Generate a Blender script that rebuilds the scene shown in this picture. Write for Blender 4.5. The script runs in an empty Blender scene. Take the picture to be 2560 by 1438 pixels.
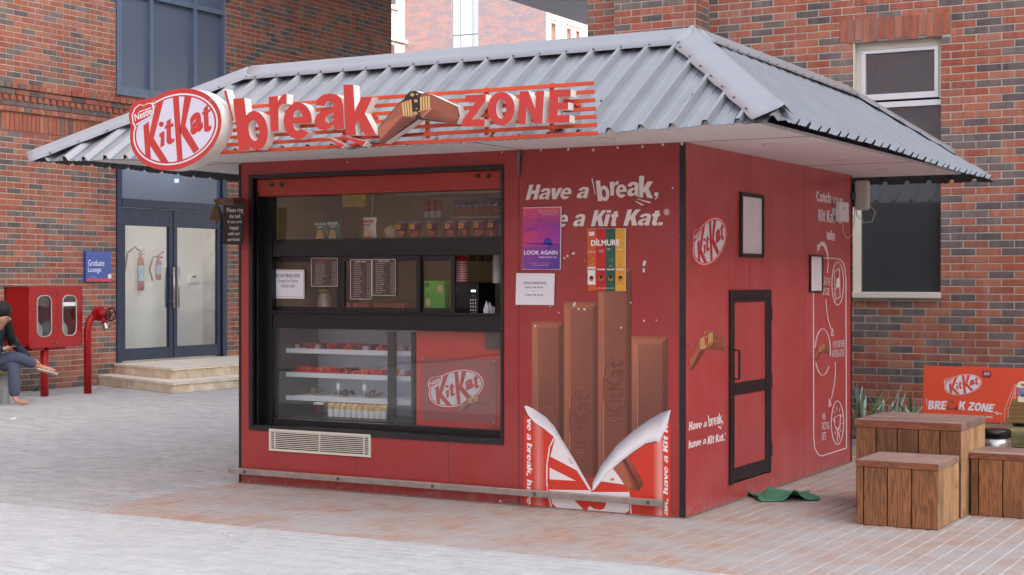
import bpy, math, random
from mathutils import Vector, Matrix
R = math.radians
random.seed(7)
scn = bpy.context.scene
col = scn.collection
# ------------------------------------------------------------------ camera
CAM = Vector((3.961, -9.367, 1.549)); YAW, PIT, FPX = R(29.243), R(-0.27), 3891.7
cam = bpy.data.cameras.new('camera'); camo = bpy.data.objects.new('camera', cam); col.objects.link(camo)
camo.location = CAM; camo.rotation_euler = (R(90) + PIT, 0, YAW)
cam.sensor_width = 36; cam.lens = FPX / 2560 * 36; cam.clip_end = 600; cam.clip_start = 0.1
scn.camera = camo
# ------------------------------------------------------------------ world, sun, exposure
SUN_EL, SUN_AZ = R(24), R(90)          # azimuth measured from +Y towards +X: low sun from the right, behind the tall block
w = bpy.data.worlds.new('World'); scn.world = w; w.use_nodes = True
nt = w.node_tree; nt.nodes.clear()
sky = nt.nodes.new('ShaderNodeTexSky'); sky.sky_type = 'NISHITA'; sky.sun_disc = False
sky.sun_elevation = SUN_EL; sky.sun_rotation = SUN_AZ; sky.air_density = 1.0; sky.dust_density = 2.0; sky.ozone_density = 0.0
hs = nt.nodes.new('ShaderNodeHueSaturation'); hs.inputs['Saturation'].default_value = 0.34
bg = nt.nodes.new('ShaderNodeBackground'); bg.inputs['Strength'].default_value = 0.15
wo = nt.nodes.new('ShaderNodeOutputWorld')
nt.links.new(sky.outputs[0], hs.inputs['Color']); nt.links.new(hs.outputs[0], bg.inputs[0]); nt.links.new(bg.outputs[0], wo.inputs[0])
sl = bpy.data.lights.new('sun', 'SUN'); sl.energy = 2.0; sl.angle = R(0.5); sl.color = (1, 0.95, 0.88)
so = bpy.data.objects.new('sun', sl); col.objects.link(so)
sd = Vector((math.sin(SUN_AZ) * math.cos(SUN_EL), math.cos(SUN_AZ) * math.cos(SUN_EL), math.sin(SUN_EL)))
so.rotation_euler = sd.to_track_quat('Z', 'Y').to_euler(); so.location = (20, 0, 20)
scn.view_settings.view_transform = 'Standard'; scn.view_settings.look = 'None'
scn.view_settings.exposure = 2.38; scn.view_settings.gamma = 1
# ------------------------------------------------------------------ helpers
cy, sy = math.cos(YAW), math.sin(YAW)
VR = Vector((cy, sy, 0)); VF = Vector((-sy * math.cos(PIT), cy * math.cos(PIT), math.sin(PIT))); VU = VR.cross(VF)
def at(u, v, x=None, y=None, z=None):
    """measured point: where the line of sight of a photo pixel meets a plane of the place"""
    d = VF * FPX + VR * (u - 1280) - VU * (v - 719)
    if x is not None: t = (x - CAM.x) / d.x
    elif y is not None: t = (y - CAM.y) / d.y
    else: t = (z - CAM.z) / d.z
    return CAM + d * t
def pix(p):
    d = Vector(p) - CAM; k = d.dot(VF)
    if k < 0.1: return (-9999, -9999, 0.1)
    return (1280 + FPX * d.dot(VR) / k, 719 - FPX * d.dot(VU) / k, k)
def lin(h):
    h = h.lstrip('#'); o = []
    for i in (0, 2, 4):
        c = int(h[i:i + 2], 16) / 255
        o.append(c / 12.92 if c <= 0.04045 else ((c + 0.055) / 1.055) ** 2.4)
    return tuple(o)
def mat(name, rgb, rough=0.6, metal=0.0, var=0.12, scale=6.0, bump=0.0, bscale=60, spec=0.5, emit=None, estr=0, attr=False, stretch=(1, 1, 1), coat=0, dirt=None, dirtamt=0.0, dscale=1.5, dlo=0.42, dhi=0.66, splash=None):
    if isinstance(rgb, str): rgb = lin(rgb)
    m = bpy.data.materials.new(name); m.use_nodes = True; n = m.node_tree; N = n.nodes; L = n.links
    b = N['Principled BSDF']; b.inputs['Roughness'].default_value = rough; b.inputs['Metallic'].default_value = metal
    b.inputs['Specular IOR Level'].default_value = spec
    b.inputs['Coat Weight'].default_value = coat
    geo = N.new('ShaderNodeNewGeometry'); mp = N.new('ShaderNodeMapping'); mp.inputs['Scale'].default_value = stretch
    L.new(geo.outputs['Position'], mp.inputs['Vector'])
    if attr:
        a = N.new('ShaderNodeAttribute'); a.attribute_name = 'Col'; base = a.outputs['Color']
    else:
        rg = N.new('ShaderNodeRGB'); rg.outputs[0].default_value = (*rgb, 1); base = rg.outputs[0]
    if var > 0:
        nz = N.new('ShaderNodeTexNoise'); nz.inputs['Scale'].default_value = scale; nz.inputs['Detail'].default_value = 5; nz.inputs['Roughness'].default_value = 0.6
        L.new(mp.outputs[0], nz.inputs['Vector'])
        mr = N.new('ShaderNodeMapRange'); mr.inputs['From Min'].default_value = 0.3; mr.inputs['From Max'].default_value = 0.7
        mr.inputs['To Min'].default_value = 1 - var; mr.inputs['To Max'].default_value = 1 + var
        L.new(nz.outputs['Fac'], mr.inputs['Value'])
        mx = N.new('ShaderNodeVectorMath'); mx.operation = 'SCALE'
        L.new(base, mx.inputs[0]); L.new(mr.outputs[0], mx.inputs['Scale']); base = mx.outputs[0]
    if dirt is not None:
        d = N.new('ShaderNodeTexNoise'); d.inputs['Scale'].default_value = dscale; d.inputs['Detail'].default_value = 9; d.inputs['Roughness'].default_value = 0.68
        L.new(mp.outputs[0], d.inputs['Vector'])
        r2 = N.new('ShaderNodeMapRange'); r2.inputs['From Min'].default_value = dlo; r2.inputs['From Max'].default_value = dhi
        r2.inputs['To Min'].default_value = 0.0; r2.inputs['To Max'].default_value = dirtamt
        L.new(d.outputs['Fac'], r2.inputs['Value'])
        mm = N.new('ShaderNodeMix'); mm.data_type = 'RGBA'
        L.new(r2.outputs[0], mm.inputs['Factor']); L.new(base, mm.inputs['A']); mm.inputs['B'].default_value = (*lin(dirt), 1)
        base = mm.outputs['Result']
    if splash:      # dried mud splashed up from the paving
        sx = N.new('ShaderNodeSeparateXYZ'); L.new(geo.outputs['Position'], sx.inputs[0])
        sn = N.new('ShaderNodeTexNoise'); sn.inputs['Scale'].default_value = 14; sn.inputs['Detail'].default_value = 8; sn.inputs['Roughness'].default_value = 0.75; L.new(geo.outputs['Position'], sn.inputs['Vector'])
        a1_ = N.new('ShaderNodeMath'); a1_.operation = 'MULTIPLY_ADD'; a1_.inputs[1].default_value = -1.1; a1_.inputs[2].default_value = 0.02; L.new(sx.outputs['Z'], a1_.inputs[0])
        a2_ = N.new('ShaderNodeMath'); a2_.operation = 'ADD'; L.new(sn.outputs['Fac'], a2_.inputs[0]); L.new(a1_.outputs[0], a2_.inputs[1])
        a3_ = N.new('ShaderNodeMapRange'); a3_.inputs['From Min'].default_value = 0.46; a3_.inputs['From Max'].default_value = 0.62; a3_.inputs['To Max'].default_value = 0.5; L.new(a2_.outputs[0], a3_.inputs['Value'])
        sm_ = N.new('ShaderNodeMix'); sm_.data_type = 'RGBA'; L.new(a3_.outputs[0], sm_.inputs['Factor']); L.new(base, sm_.inputs['A']); sm_.inputs['B'].default_value = (*lin(splash), 1); base = sm_.outputs['Result']
    L.new(base, b.inputs['Base Color'])
    if bump > 0:
        bn = N.new('ShaderNodeTexNoise'); bn.inputs['Scale'].default_value = bscale; bn.inputs['Detail'].default_value = 4
        L.new(mp.outputs[0], bn.inputs['Vector'])
        bp = N.new('ShaderNodeBump'); bp.inputs['Strength'].default_value = bump; bp.inputs['Distance'].default_value = 0.01
        L.new(bn.outputs['Fac'], bp.inputs['Height']); L.new(bp.outputs[0], b.inputs['Normal'])
    if emit:
        b.inputs['Emission Color'].default_value = (*emit, 1); b.inputs['Emission Strength'].default_value = estr
    return m
def glass(name, tint=(0.9, 0.92, 0.92), fr=1.5, rough=0.0, haze=0.0, hazec='#b0b4b8'):
    m = bpy.data.materials.new(name); m.use_nodes = True; n = m.node_tree; N = n.nodes; L = n.links; N.clear()
    o = N.new('ShaderNodeOutputMaterial'); t = N.new('ShaderNodeBsdfTransparent'); t.inputs[0].default_value = (*tint, 1)
    g = N.new('ShaderNodeBsdfGlossy'); g.inputs['Roughness'].default_value = rough
    f = N.new('ShaderNodeFresnel'); f.inputs['IOR'].default_value = fr
    geo = N.new('ShaderNodeNewGeometry'); nz = N.new('ShaderNodeTexNoise'); nz.inputs['Scale'].default_value = 1.4; nz.inputs['Detail'].default_value = 1
    bp = N.new('ShaderNodeBump'); bp.inputs['Strength'].default_value = 0.12; bp.inputs['Distance'].default_value = 0.02
    L.new(geo.outputs['Position'], nz.inputs['Vector']); L.new(nz.outputs['Fac'], bp.inputs['Height']); L.new(bp.outputs[0], g.inputs['Normal'])
    bf_ = N.new('ShaderNodeMath'); bf_.operation = 'SUBTRACT'; bf_.inputs[0].default_value = 1; L.new(geo.outputs['Backfacing'], bf_.inputs[1])
    fm_ = N.new('ShaderNodeMath'); fm_.operation = 'MULTIPLY'; L.new(f.outputs[0], fm_.inputs[0]); L.new(bf_.outputs[0], fm_.inputs[1])
    mx = N.new('ShaderNodeMixShader'); L.new(fm_.outputs[0], mx.inputs[0]); L.new(t.outputs[0], mx.inputs[1]); L.new(g.outputs[0], mx.inputs[2])
    out = mx.outputs[0]
    if haze > 0:
        d = N.new('ShaderNodeBsdfDiffuse'); d.inputs[0].default_value = (*lin(hazec), 1)
        m2 = N.new('ShaderNodeMixShader'); hz_ = N.new('ShaderNodeMath'); hz_.operation = 'MULTIPLY'; hz_.inputs[1].default_value = haze; L.new(bf_.outputs[0], hz_.inputs[0]); L.new(hz_.outputs[0], m2.inputs[0])
        L.new(out, m2.inputs[1]); L.new(d.outputs[0], m2.inputs[2]); out = m2.outputs[0]
    L.new(out, o.inputs[0]); return m
ORG = {}
def tag(o, label=None, cat=None, group=None, kind=None):
    if label: o['label'] = label
    if cat: o['category'] = cat
    if group: o['group'] = group
    if kind: o['kind'] = kind
    return o
def thing(name, label, cat, loc=(0, 0, 0), group=None, kind=None):
    o = bpy.data.objects.new(name, None); col.objects.link(o); o.location = loc; o.empty_display_size = 0.1
    ORG[o.name] = Vector(loc); return tag(o, label, cat, group, kind)
class MB:
    def __init__(s): s.v = []; s.f = []; s.c = []; s.cur = None
    def add(s, vs, fs):
        b = len(s.v); s.v += [tuple(p) for p in vs]
        for f in fs: s.f.append([b + i for i in f]); s.c.append(s.cur)
        return s
    def poly(s, pts): return s.add(pts, [list(range(len(pts)))])
    def box(s, x0, x1, y0, y1, z0, z1):
        v = [(x, y, z) for x in (x0, x1) for y in (y0, y1) for z in (z0, z1)]
        return s.add(v, [(0, 1, 3, 2), (4, 6, 7, 5), (0, 4, 5, 1), (2, 3, 7, 6), (0, 2, 6, 4), (1, 5, 7, 3)])
    def prism(s, pts, vec):
        n = len(pts); vec = Vector(vec); a = [Vector(p) for p in pts]; b = [p + vec for p in a]
        s.add(a + b, [list(range(n)), list(range(2 * n - 1, n - 1, -1))] + [(i, (i + 1) % n, n + (i + 1) % n, n + i) for i in range(n)]); return s
    def bar(s, a, b, wd, ht, up=(0, 0, 1)):
        a = Vector(a); b = Vector(b); d = (b - a).normalized(); up = Vector(up); sd_ = d.cross(up)
        if sd_.length < 1e-4: sd_ = Vector((1, 0, 0))
        sd_.normalize(); up = sd_.cross(d)
        q = [a + sd_ * (i * wd / 2) + up * (j * ht / 2) for i, j in ((-1, -1), (1, -1), (1, 1), (-1, 1))]
        return s.prism(q, b - a)
    def tube(s, pts, r, n=8, cap=True):
        pts = [Vector(p) for p in pts]; rs = r if isinstance(r, (list, tuple)) else [r] * len(pts); base = len(s.v); prev = None
        for i, p in enumerate(pts):
            d = (pts[min(i + 1, len(pts) - 1)] - pts[max(i - 1, 0)]).normalized()
            a = d.cross(Vector((0, 0, 1))) if prev is None else prev - d * prev.dot(d)
            if a.length < 1e-4: a = Vector((1, 0, 0))
            a.normalize(); prev = a; b = d.cross(a)
            for k in range(n):
                t = 2 * math.pi * k / n; s.v.append(tuple(p + (a * math.cos(t) + b * math.sin(t)) * rs[i]))
        for i in range(len(pts) - 1):
            for k in range(n):
                s.f.append([base + i * n + k, base + i * n + (k + 1) % n, base + (i + 1) * n + (k + 1) % n, base + (i + 1) * n + k]); s.c.append(s.cur)
        if cap:
            s.f.append([base + k for k in range(n - 1, -1, -1)]); s.c.append(s.cur)
            e = base + (len(pts) - 1) * n; s.f.append([e + k for k in range(n)]); s.c.append(s.cur)
        return s
    def lathe(s, prof, c, ax=(0, 0, 1), n=16):
        c = Vector(c); ax = Vector(ax).normalized()
        return s.tube([c + ax * h for r_, h in prof] if False else [c + ax * (h + 1e-6 * i) for i, (r_, h) in enumerate(prof)], [max(r_, 1e-4) for r_, h in prof], n)
    def build(s, name, m, parent=None, smooth=False, kind=None, label=None, bevel=0, local=False):
        me = bpy.data.meshes.new(name)
        org = Vector((0, 0, 0))
        if parent is not None and not local:
            org = ORG.get(parent.name, Vector((0, 0, 0)))
        me.from_pydata([tuple(Vector(p) - org) for p in s.v], [], s.f)
        if any(c is not None for c in s.c):
            at_ = me.attributes.new('Col', 'FLOAT_COLOR', 'CORNER'); data = []
            for f, c in zip(s.f, s.c):
                if c is None: c = (1, 1, 1)
                if isinstance(c[0], (list, tuple)):
                    for k in range(len(f)): data += [*c[k], 1]
                else:
                    data += [c[0], c[1], c[2], 1] * len(f)
            at_.data.foreach_set('color', data)
        me.materials.append(m)
        if smooth: me.shade_smooth()
        me.validate() if False else me.update()
        o = bpy.data.objects.new(name, me); col.objects.link(o)
        if parent is not None: o.parent = parent; ORG[o.name] = org
        if kind: o['kind'] = kind
        if label: o['label'] = label
        if bevel:
            bv = o.modifiers.new('bevel', 'BEVEL'); bv.width = bevel; bv.segments = 2; bv.limit_method = 'ANGLE'; bv.harden_normals = False
        return o
_tc = {}
def glyphs(body, bold=0.0, shear=0.0, align='LEFT', space=1.0, ls=1.0):
    k = (body, bold, shear, align, space, ls)
    if k in _tc: return _tc[k]
    cu = bpy.data.curves.new('t', 'FONT'); cu.body = body; cu.offset = bold; cu.shear = shear; cu.resolution_u = 3
    cu.align_x = align; cu.space_character = space; cu.space_line = ls; cu.fill_mode = 'FRONT'
    ob = bpy.data.objects.new('t', cu); me = bpy.data.meshes.new_from_object(ob)
    vs = [(v.co.x, v.co.y) for v in me.vertices]; fs = [list(p.vertices) for p in me.polygons]
    x0 = min(v[0] for v in vs); x1 = max(v[0] for v in vs); y0 = min(v[1] for v in vs); y1 = max(v[1] for v in vs)
    vs = [((x - x0) / (x1 - x0), (y - y0) / (y1 - y0)) for x, y in vs]
    bpy.data.objects.remove(ob); bpy.data.curves.remove(cu); bpy.data.meshes.remove(me)
    _tc[k] = (vs, fs); return vs, fs
from mathutils.geometry import tessellate_polygon
def arc(cx, cy_, rx, ry, a0, a1, n=14): return [(cx + rx * math.cos(R(a0 + (a1 - a0) * i / n)), cy_ + ry * math.sin(R(a0 + (a1 - a0) * i / n))) for i in range(n + 1)]
def scp(p, kx, ky, ox=0, oy=0): return [(x * kx + ox, y * ky + oy) for x, y in p]
def BOLD(ch):
    """heavy grotesque letters as outlines with holes; returns (advance width, loops); capital height 1"""
    W_ = .34
    if ch == 'b': return .6, [[(0, 0), (.2, 0), (.215, .05)] + arc(.36, .36, .24, .375, -128, 128, 22) + [(.215, .66), (.215, 1), (0, 1)], arc(.335, .36, .105, .2, 0, 360, 20)[:-1]]
    if ch == 'r': return .44, [[(0, 0), (.215, 0), (.215, .42), (.25, .52), (.31, .55), (.41, .55), (.41, .75), (.33, .74), (.26, .69), (.21, .60), (.21, .73), (0, .73)]]
    if ch == 'e': return .58, [arc(.28, .365, .28, .385, -8, 322, 34) + [(.33, .2)] + arc(.28, .30, .085, .145, -40, -180, 8) + [(.195, .31), (.56, .31)], [(.195, .44), (.365, .44)] + arc(.28, .47, .085, .125, 0, 180, 10)]
    if ch == 'a': return .58, [scp([(1, 0), (1, .66), (.95, .85), (.8, .96), (.55, 1), (.3, .97), (.12, .87), (.04, .7), (.36, .66), (.42, .77), (.52, .8), (.62, .77), (.65, .68), (.65, .6), (.45, .57), (.2, .51), (.05, .4), (0, .25), (.04, .1), (.16, .02), (.35, -.01), (.52, .04), (.66, .14), (.68, 0)], .55, .75), scp([(.65, .46), (.65, .3), (.6, .22), (.48, .18), (.37, .24), (.38, .36), (.5, .42)], .55, .75)]
    if ch == 'k': return .6, [[(0, 0), (.21, 0), (.21, .2), (.27, .28), (.39, 0), (.63, 0), (.42, .43), (.6, .75), (.37, .75), (.21, .46), (.21, 1), (0, 1)]]
    if ch == 'Z': return .62, [[(0, 0), (.58, 0), (.58, .22), (.25, .22), (.58, .8), (.58, 1), (.03, 1), (.03, .78), (.32, .78), (0, .2)]]
    if ch == 'O': return .68, [arc(.32, .5, .32, .51, 0, 360, 36)[:-1], arc(.32, .5, .12, .3, 0, 360, 24)[:-1]]
    if ch == 'N': return .68, [[(0, 0), (.2, 0), (.2, .55), (.42, 0), (.62, 0), (.62, 1), (.42, 1), (.42, .45), (.22, 1), (0, 1)]]
    if ch == 'E': return .56, [[(0, 0), (.52, 0), (.52, .22), (.22, .22), (.22, .39), (.47, .39), (.47, .61), (.22, .61), (.22, .78), (.52, .78), (.52, 1), (0, 1)]]
    if ch == 'B': return .64, [[(0, 0), (.36, 0)] + arc(.34, .27, .24, .27, -75, 75, 10) + [(.46, .52)] + arc(.32, .755, .22, .245, -60, 80, 10) + [(0, 1)], [(.21, .2), (.3, .2), (.36, .3), (.3, .41), (.21, .41)], [(.21, .6), (.28, .6), (.33, .7), (.28, .8), (.21, .8)]]
    if ch == 'R': return .64, [[(0, 0), (.21, 0), (.21, .38), (.27, .38), (.38, 0), (.61, 0), (.46, .43)] + arc(.33, .71, .24, .29, -45, 80, 12) + [(0, 1)], [(.21, .57), (.3, .57), (.35, .68), (.3, .8), (.21, .8)]]
    if ch == 'H': return .66, [[(0, 0), (.21, 0), (.21, .39), (.39, .39), (.39, 0), (.6, 0), (.6, 1), (.39, 1), (.39, .61), (.21, .61), (.21, 1), (0, 1)]]
    if ch == 'K': return .64, [[(0, 0), (.21, 0), (.21, .28), (.28, .4), (.4, 0), (.64, 0), (.43, .58), (.62, 1), (.38, 1), (.21, .6), (.21, 1), (0, 1)]]
    if ch == 'v': return .54, [[(.16, 0), (.38, 0), (.56, .74), (.34, .74), (.27, .28), (.2, .74), (-.02, .74)]]
    if ch == 'i': return .27, [[(0, 0), (.21, 0), (.21, .74), (0, .74)], [(0, .82), (.21, .82), (.21, 1), (0, 1)]]
    if ch == 't': return .4, [[(.09, .16), (.12, .03), (.22, -.01), (.36, 0), (.36, .16), (.31, .17), (.3, .22), (.3, .56), (.37, .56), (.37, .74), (.3, .74), (.3, .93), (.09, .9), (.09, .74), (0, .74), (0, .56), (.09, .56)]]
    if ch == 'C': return .6, [arc(.31, .5, .31, .51, 38, 322, 26) + [(.36, .34)] + arc(.31, .5, .1, .3, -50, -310, 16) + [(.36, .66)]]
    if ch == 'c': return .52, [arc(.27, .365, .27, .385, 38, 322, 22) + [(.32, .27)] + arc(.27, .365, .075, .2, -50, -310, 12) + [(.32, .46)]]
    if ch == 'h': return .56, [[(0, 0), (.2, 0), (.2, .5), (.26, .57), (.31, .5), (.31, 0), (.51, 0), (.51, .55), (.46, .7), (.36, .76), (.27, .73), (.2, .66), (.2, 1), (0, 1)]]
    if ch == 'n': return .56, [[(0, 0), (.2, 0), (.2, .5), (.26, .57), (.31, .5), (.31, 0), (.51, 0), (.51, .55), (.46, .7), (.36, .76), (.27, .73), (.2, .66), (.2, .74), (0, .74)]]
    if ch == 'u': return .56, [[(.51, .74), (.31, .74), (.31, .24), (.25, .17), (.2, .24), (.2, .74), (0, .74), (0, .19), (.05, .04), (.15, -.02), (.24, .01), (.31, .08), (.31, 0), (.51, 0)]]
    if ch == 'y': return .54, [[(.14, -.22), (.3, -.22), (.38, -.1), (.56, .74), (.35, .74), (.28, .27), (.21, .74), (-.01, .74), (.18, .02), (.14, -.05), (.06, -.05), (.06, -.21)]]
    if ch == 'o': return .58, [arc(.28, .365, .28, .385, 0, 360, 26)[:-1], arc(.28, .365, .09, .21, 0, 360, 18)[:-1]]
    if ch == 'w': return .8, [[(.12, 0), (.33, 0), (.39, .4), (.45, 0), (.66, 0), (.8, .74), (.6, .74), (.55, .3), (.48, .74), (.3, .74), (.23, .3), (.18, .74), (-.02, .74)]]
    if ch == ',': return .26, [[(.0, .0), (.2, .0), (.2, .2), (0, .2)], [(.1, .0), (.2, .0), (.16, -.12), (.06, -.2), (.02, -.14), (.09, -.08)]]
    if ch == '.': return .26, [[(0, 0), (.2, 0), (.2, .2), (0, .2)]]
    return .28, []
_bc = {}
def bold_glyphs(body, shear=0.0):
    k = ('B', body, shear)
    if k in _bc: return _bc[k]
    vs, fs, x = [], [], 0
    for ch in body:
        adv, loops = BOLD(ch)
        if loops:
            groups = [loops] if ch not in 'i,' else [[l] for l in loops]
            for g_ in groups:
                flat = [p for l in g_ for p in l]; tri = tessellate_polygon([[Vector((p[0], p[1], 0)) for p in l] for l in g_]); b = len(vs)
                vs += [(px + x + shear * py, py) for px, py in flat]
                for t in tri:
                    a_, b_, c_ = (flat[i] for i in t); ar = (b_[0] - a_[0]) * (c_[1] - a_[1]) - (b_[1] - a_[1]) * (c_[0] - a_[0])
                    if abs(ar) > 1e-9: fs.append([b + i for i in (t if ar > 0 else t[::-1])])
        x += adv
    x0 = min(v[0] for v in vs); x1 = max(v[0] for v in vs); y0 = min(v[1] for v in vs); y1 = max(v[1] for v in vs)
    _bc[k] = ([((a - x0) / (x1 - x0), (b - y0) / (y1 - y0)) for a, b in vs], fs); return _bc[k]
class Print(MB):
    """flat print on a plane; coordinates go through mp(u,v)->point, nrm lifts the layers"""
    def __init__(s, mp, nrm, off=0.002, step=0.0006):
        super().__init__(); s.mp = mp; s.n = Vector(nrm); s.off = off; s.st = step
    def P(s, u, v): return s.mp(u, v) + s.n * s.off
    def up(s, k=1): s.off += s.st * k; return s
    def pg(s, pts, c):
        if isinstance(c, str): c = lin(c)
        elif isinstance(c[0], str): c = [lin(q) for q in c]
        s.cur = c; s.poly([s.P(u, v) for u, v in pts]); return s
    def rect(s, u0, v0, u1, v1, c): return s.pg([(u0, v1), (u1, v1), (u1, v0), (u0, v0)], c)
    def ell(s, cu, cv, A, B, c, n=40, inner=None):
        pts = [(cu + A[0] * math.cos(t) + B[0] * math.sin(t), cv + A[1] * math.cos(t) + B[1] * math.sin(t)) for t in [2 * math.pi * i / n for i in range(n)]]
        if inner is None: return s.pg(pts, c)
        q = [(cu + (x - cu) * inner, cv + (y - cv) * inner) for x, y in pts]
        for i in range(n): j = (i + 1) % n; s.pg([pts[i], pts[j], q[j], q[i]], c)
        return s
    def line(s, pts, wd, c):
        for a, b in zip(pts, pts[1:]):
            dx, dy = b[0] - a[0], b[1] - a[1]; l = math.hypot(dx, dy) or 1; nx, ny = -dy / l * wd / 2, dx / l * wd / 2
            ex, ey = dx / l * wd * 0.3, dy / l * wd * 0.3
            s.pg([(a[0] - ex + nx, a[1] - ey + ny), (b[0] + ex + nx, b[1] + ey + ny), (b[0] + ex - nx, b[1] + ey - ny), (a[0] - ex - nx, a[1] - ey - ny)], c)
        return s
    def text(s, body, q, c, bold=0.0, shear=0.0, sl=0.0, **kw):
        """q = (u0,v0,u1,v1) box (v0 top) or four corners bl, br, tr, tl"""
        vs, fs = bold_glyphs(body, shear) if kw.pop('heavy', False) else glyphs(body, bold, shear, **kw)
        if len(q) == 4 and not isinstance(q[0], (tuple, list)):
            u0, v0, u1, v1 = q; dv = sl * (u1 - u0); q = [(u0, v1), (u1, v1 + dv), (u1, v0 + dv), (u0, v0)]
        bl, br, tr, tl = q; out = []
        for x, y in vs:
            u = (bl[0] * (1 - x) + br[0] * x) * (1 - y) + (tl[0] * (1 - x) + tr[0] * x) * y
            v = (bl[1] * (1 - x) + br[1] * x) * (1 - y) + (tl[1] * (1 - x) + tr[1] * x) * y
            out.append(s.P(u, v))
        s.cur = lin(c) if isinstance(c, str) else c
        return s.add(out, fs)
def zc(ox, oy, sc): return lambda *a: [(ox + a[i] / sc, oy + a[i + 1] / sc) for i in range(0, len(a), 2)]
def onX(x): return lambda u, v: at(u, v, x=x)
def onY(y): return lambda u, v: at(u, v, y=y)
# ------------------------------------------------------------------ materials
M = {}
M['brick'] = mat('brick', (0, 0, 0), 0.85, attr=True, var=0.22, scale=9, bump=0.5, bscale=45, dirt='#b0a298', dirtamt=0.2, dscale=2.6, stretch=(3, 3, 0.6))
M['mortar'] = mat('mortar', '#b5aca3', 0.95, var=0.18, scale=5, bump=0.5, bscale=90)
M['paver'] = mat('paver', (0, 0, 0), 0.8, attr=True, var=0.12, scale=14, bump=0.5, bscale=70, dirt='#aeabaa', dirtamt=0.9, dlo=0.37, dhi=0.6, dscale=1.7, stretch=(0.8, 1.3, 1))
M['pavergrey'] = mat('paver_grey', (0, 0, 0), 0.8, attr=True, var=0.10, scale=10, bump=0.5, bscale=60, dirt='#bab9ba', dirtamt=0.4, dscale=3.0)
M['sand'] = mat('joint_sand', '#cdc8c4', 0.95, var=0.15, scale=6, bump=0.4, bscale=120)
M['darkjoint'] = mat('joint_dark', '#67655f', 0.95, var=0.5, scale=3, bump=0.4, bscale=120)
M['earth'] = mat('ground', '#a9a4a0', 0.95, var=0.15, scale=0.8, bump=0.4, bscale=30)
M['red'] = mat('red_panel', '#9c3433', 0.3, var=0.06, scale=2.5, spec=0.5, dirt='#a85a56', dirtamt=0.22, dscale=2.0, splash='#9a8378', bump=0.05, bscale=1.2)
M['redside_lit'] = mat('red_side_panel', '#b74648', 0.26, var=0.06, scale=2.5, spec=0.6, dirt='#bd7270', dirtamt=0.2, dscale=2.5, splash='#a58a80', bump=0.05, bscale=1.2)  # lighter than the front red: sky light on the side painted in
M['print'] = mat('print', (0, 0, 0), 0.4, attr=True, var=0.03, scale=8)
M['printmatte'] = mat('print_matte', (0, 0, 0), 0.7, attr=True, var=0.03, scale=8)
M['black'] = mat('black_metal', '#17171b', 0.4, var=0.2, scale=12, dirt='#5a5555', dirtamt=0.12, dscale=9)
M['blackin'] = mat('black_frame', '#0f0f13', 0.35, var=0.15, scale=10)
M['white'] = mat('white_plastic', '#e4e2e2', 0.4, var=0.04)
M['soffit'] = mat('soffit_board', '#ece8e6', 0.7, var=0.04, scale=2.0, dirt='#cfc6c0', dirtamt=0.2, dscale=2.5)
M['zinc'] = mat('roof_sheet', '#8f9196', 0.36, metal=0.35, var=0.06, scale=3, dirt='#7b7e85', dirtamt=0.25, dscale=5, stretch=(1, 1, 1))
M['zincl'] = mat('ridge_flashing', '#989aa0', 0.45, metal=0.2, var=0.05, scale=3, dirt='#83868d', dirtamt=0.25, dscale=6)
M['under'] = mat('sheet_underside', '#3a3a42', 0.5, var=0.15)
M['screw'] = mat('screw', '#70737a', 0.4, metal=0.6, var=0.1)
M['steel'] = mat('steel', '#b4aea8', 0.3, metal=0.8, var=0.12, scale=14, dirt='#8c8078', dirtamt=0.4, dscale=12)
M['orange'] = mat('orange_paint', '#cf4a24', 0.45, var=0.06)
M['signred'] = mat('sign_red', '#c83c38', 0.35, var=0.03)
M['signwhite'] = mat('sign_white', '#efece6', 0.35, var=0.05, scale=8, dirt='#c9c0b0', dirtamt=0.25, dscale=9)
M['blue'] = mat('blue_frame', '#1b2440', 0.45, var=0.12, scale=8, spec=0.3, dirt='#4a546e', dirtamt=0.15, dscale=8)
M['bluel'] = mat('blue_frame_light', '#586780', 0.4, var=0.1, scale=8)
M['room'] = mat('room_wall', '#e6e6e0', 0.8, var=0.03)
M['dark'] = mat('dark_interior', '#3b332e', 0.8, var=0.1)
M['cream'] = mat('cream_frame', '#d8d0c2', 0.5, var=0.08, dirt='#a59c8a', dirtamt=0.3, dscale=6)
M['alu'] = mat('aluminium', '#d2d2d6', 0.35, metal=0.3, var=0.06)
M['stone'] = mat('step_stone', '#e0d4c6', 0.75, attr=False, var=0.12, scale=8, bump=0.2)
M['tile'] = mat('step_tile', (0, 0, 0), 0.6, attr=True, var=0.14, scale=7, dirt='#8f7f68', dirtamt=0.35, dscale=6)
M['fire'] = mat('fire_red', '#9c1216', 0.45, var=0.05, scale=4, spec=0.3, dirt='#7d2020', dirtamt=0.2, dscale=6)
M['concrete'] = mat('concrete', '#a6a4a2', 0.85, var=0.15, scale=9, bump=0.3)
M['wood'] = None
M['dirtshade'] = mat('dust_contact_shade', '#83786f', 0.95, var=0.25, scale=20, bump=0.5, bscale=80)  # dust tone darkened to paint in contact shade at the kiosk base
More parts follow.
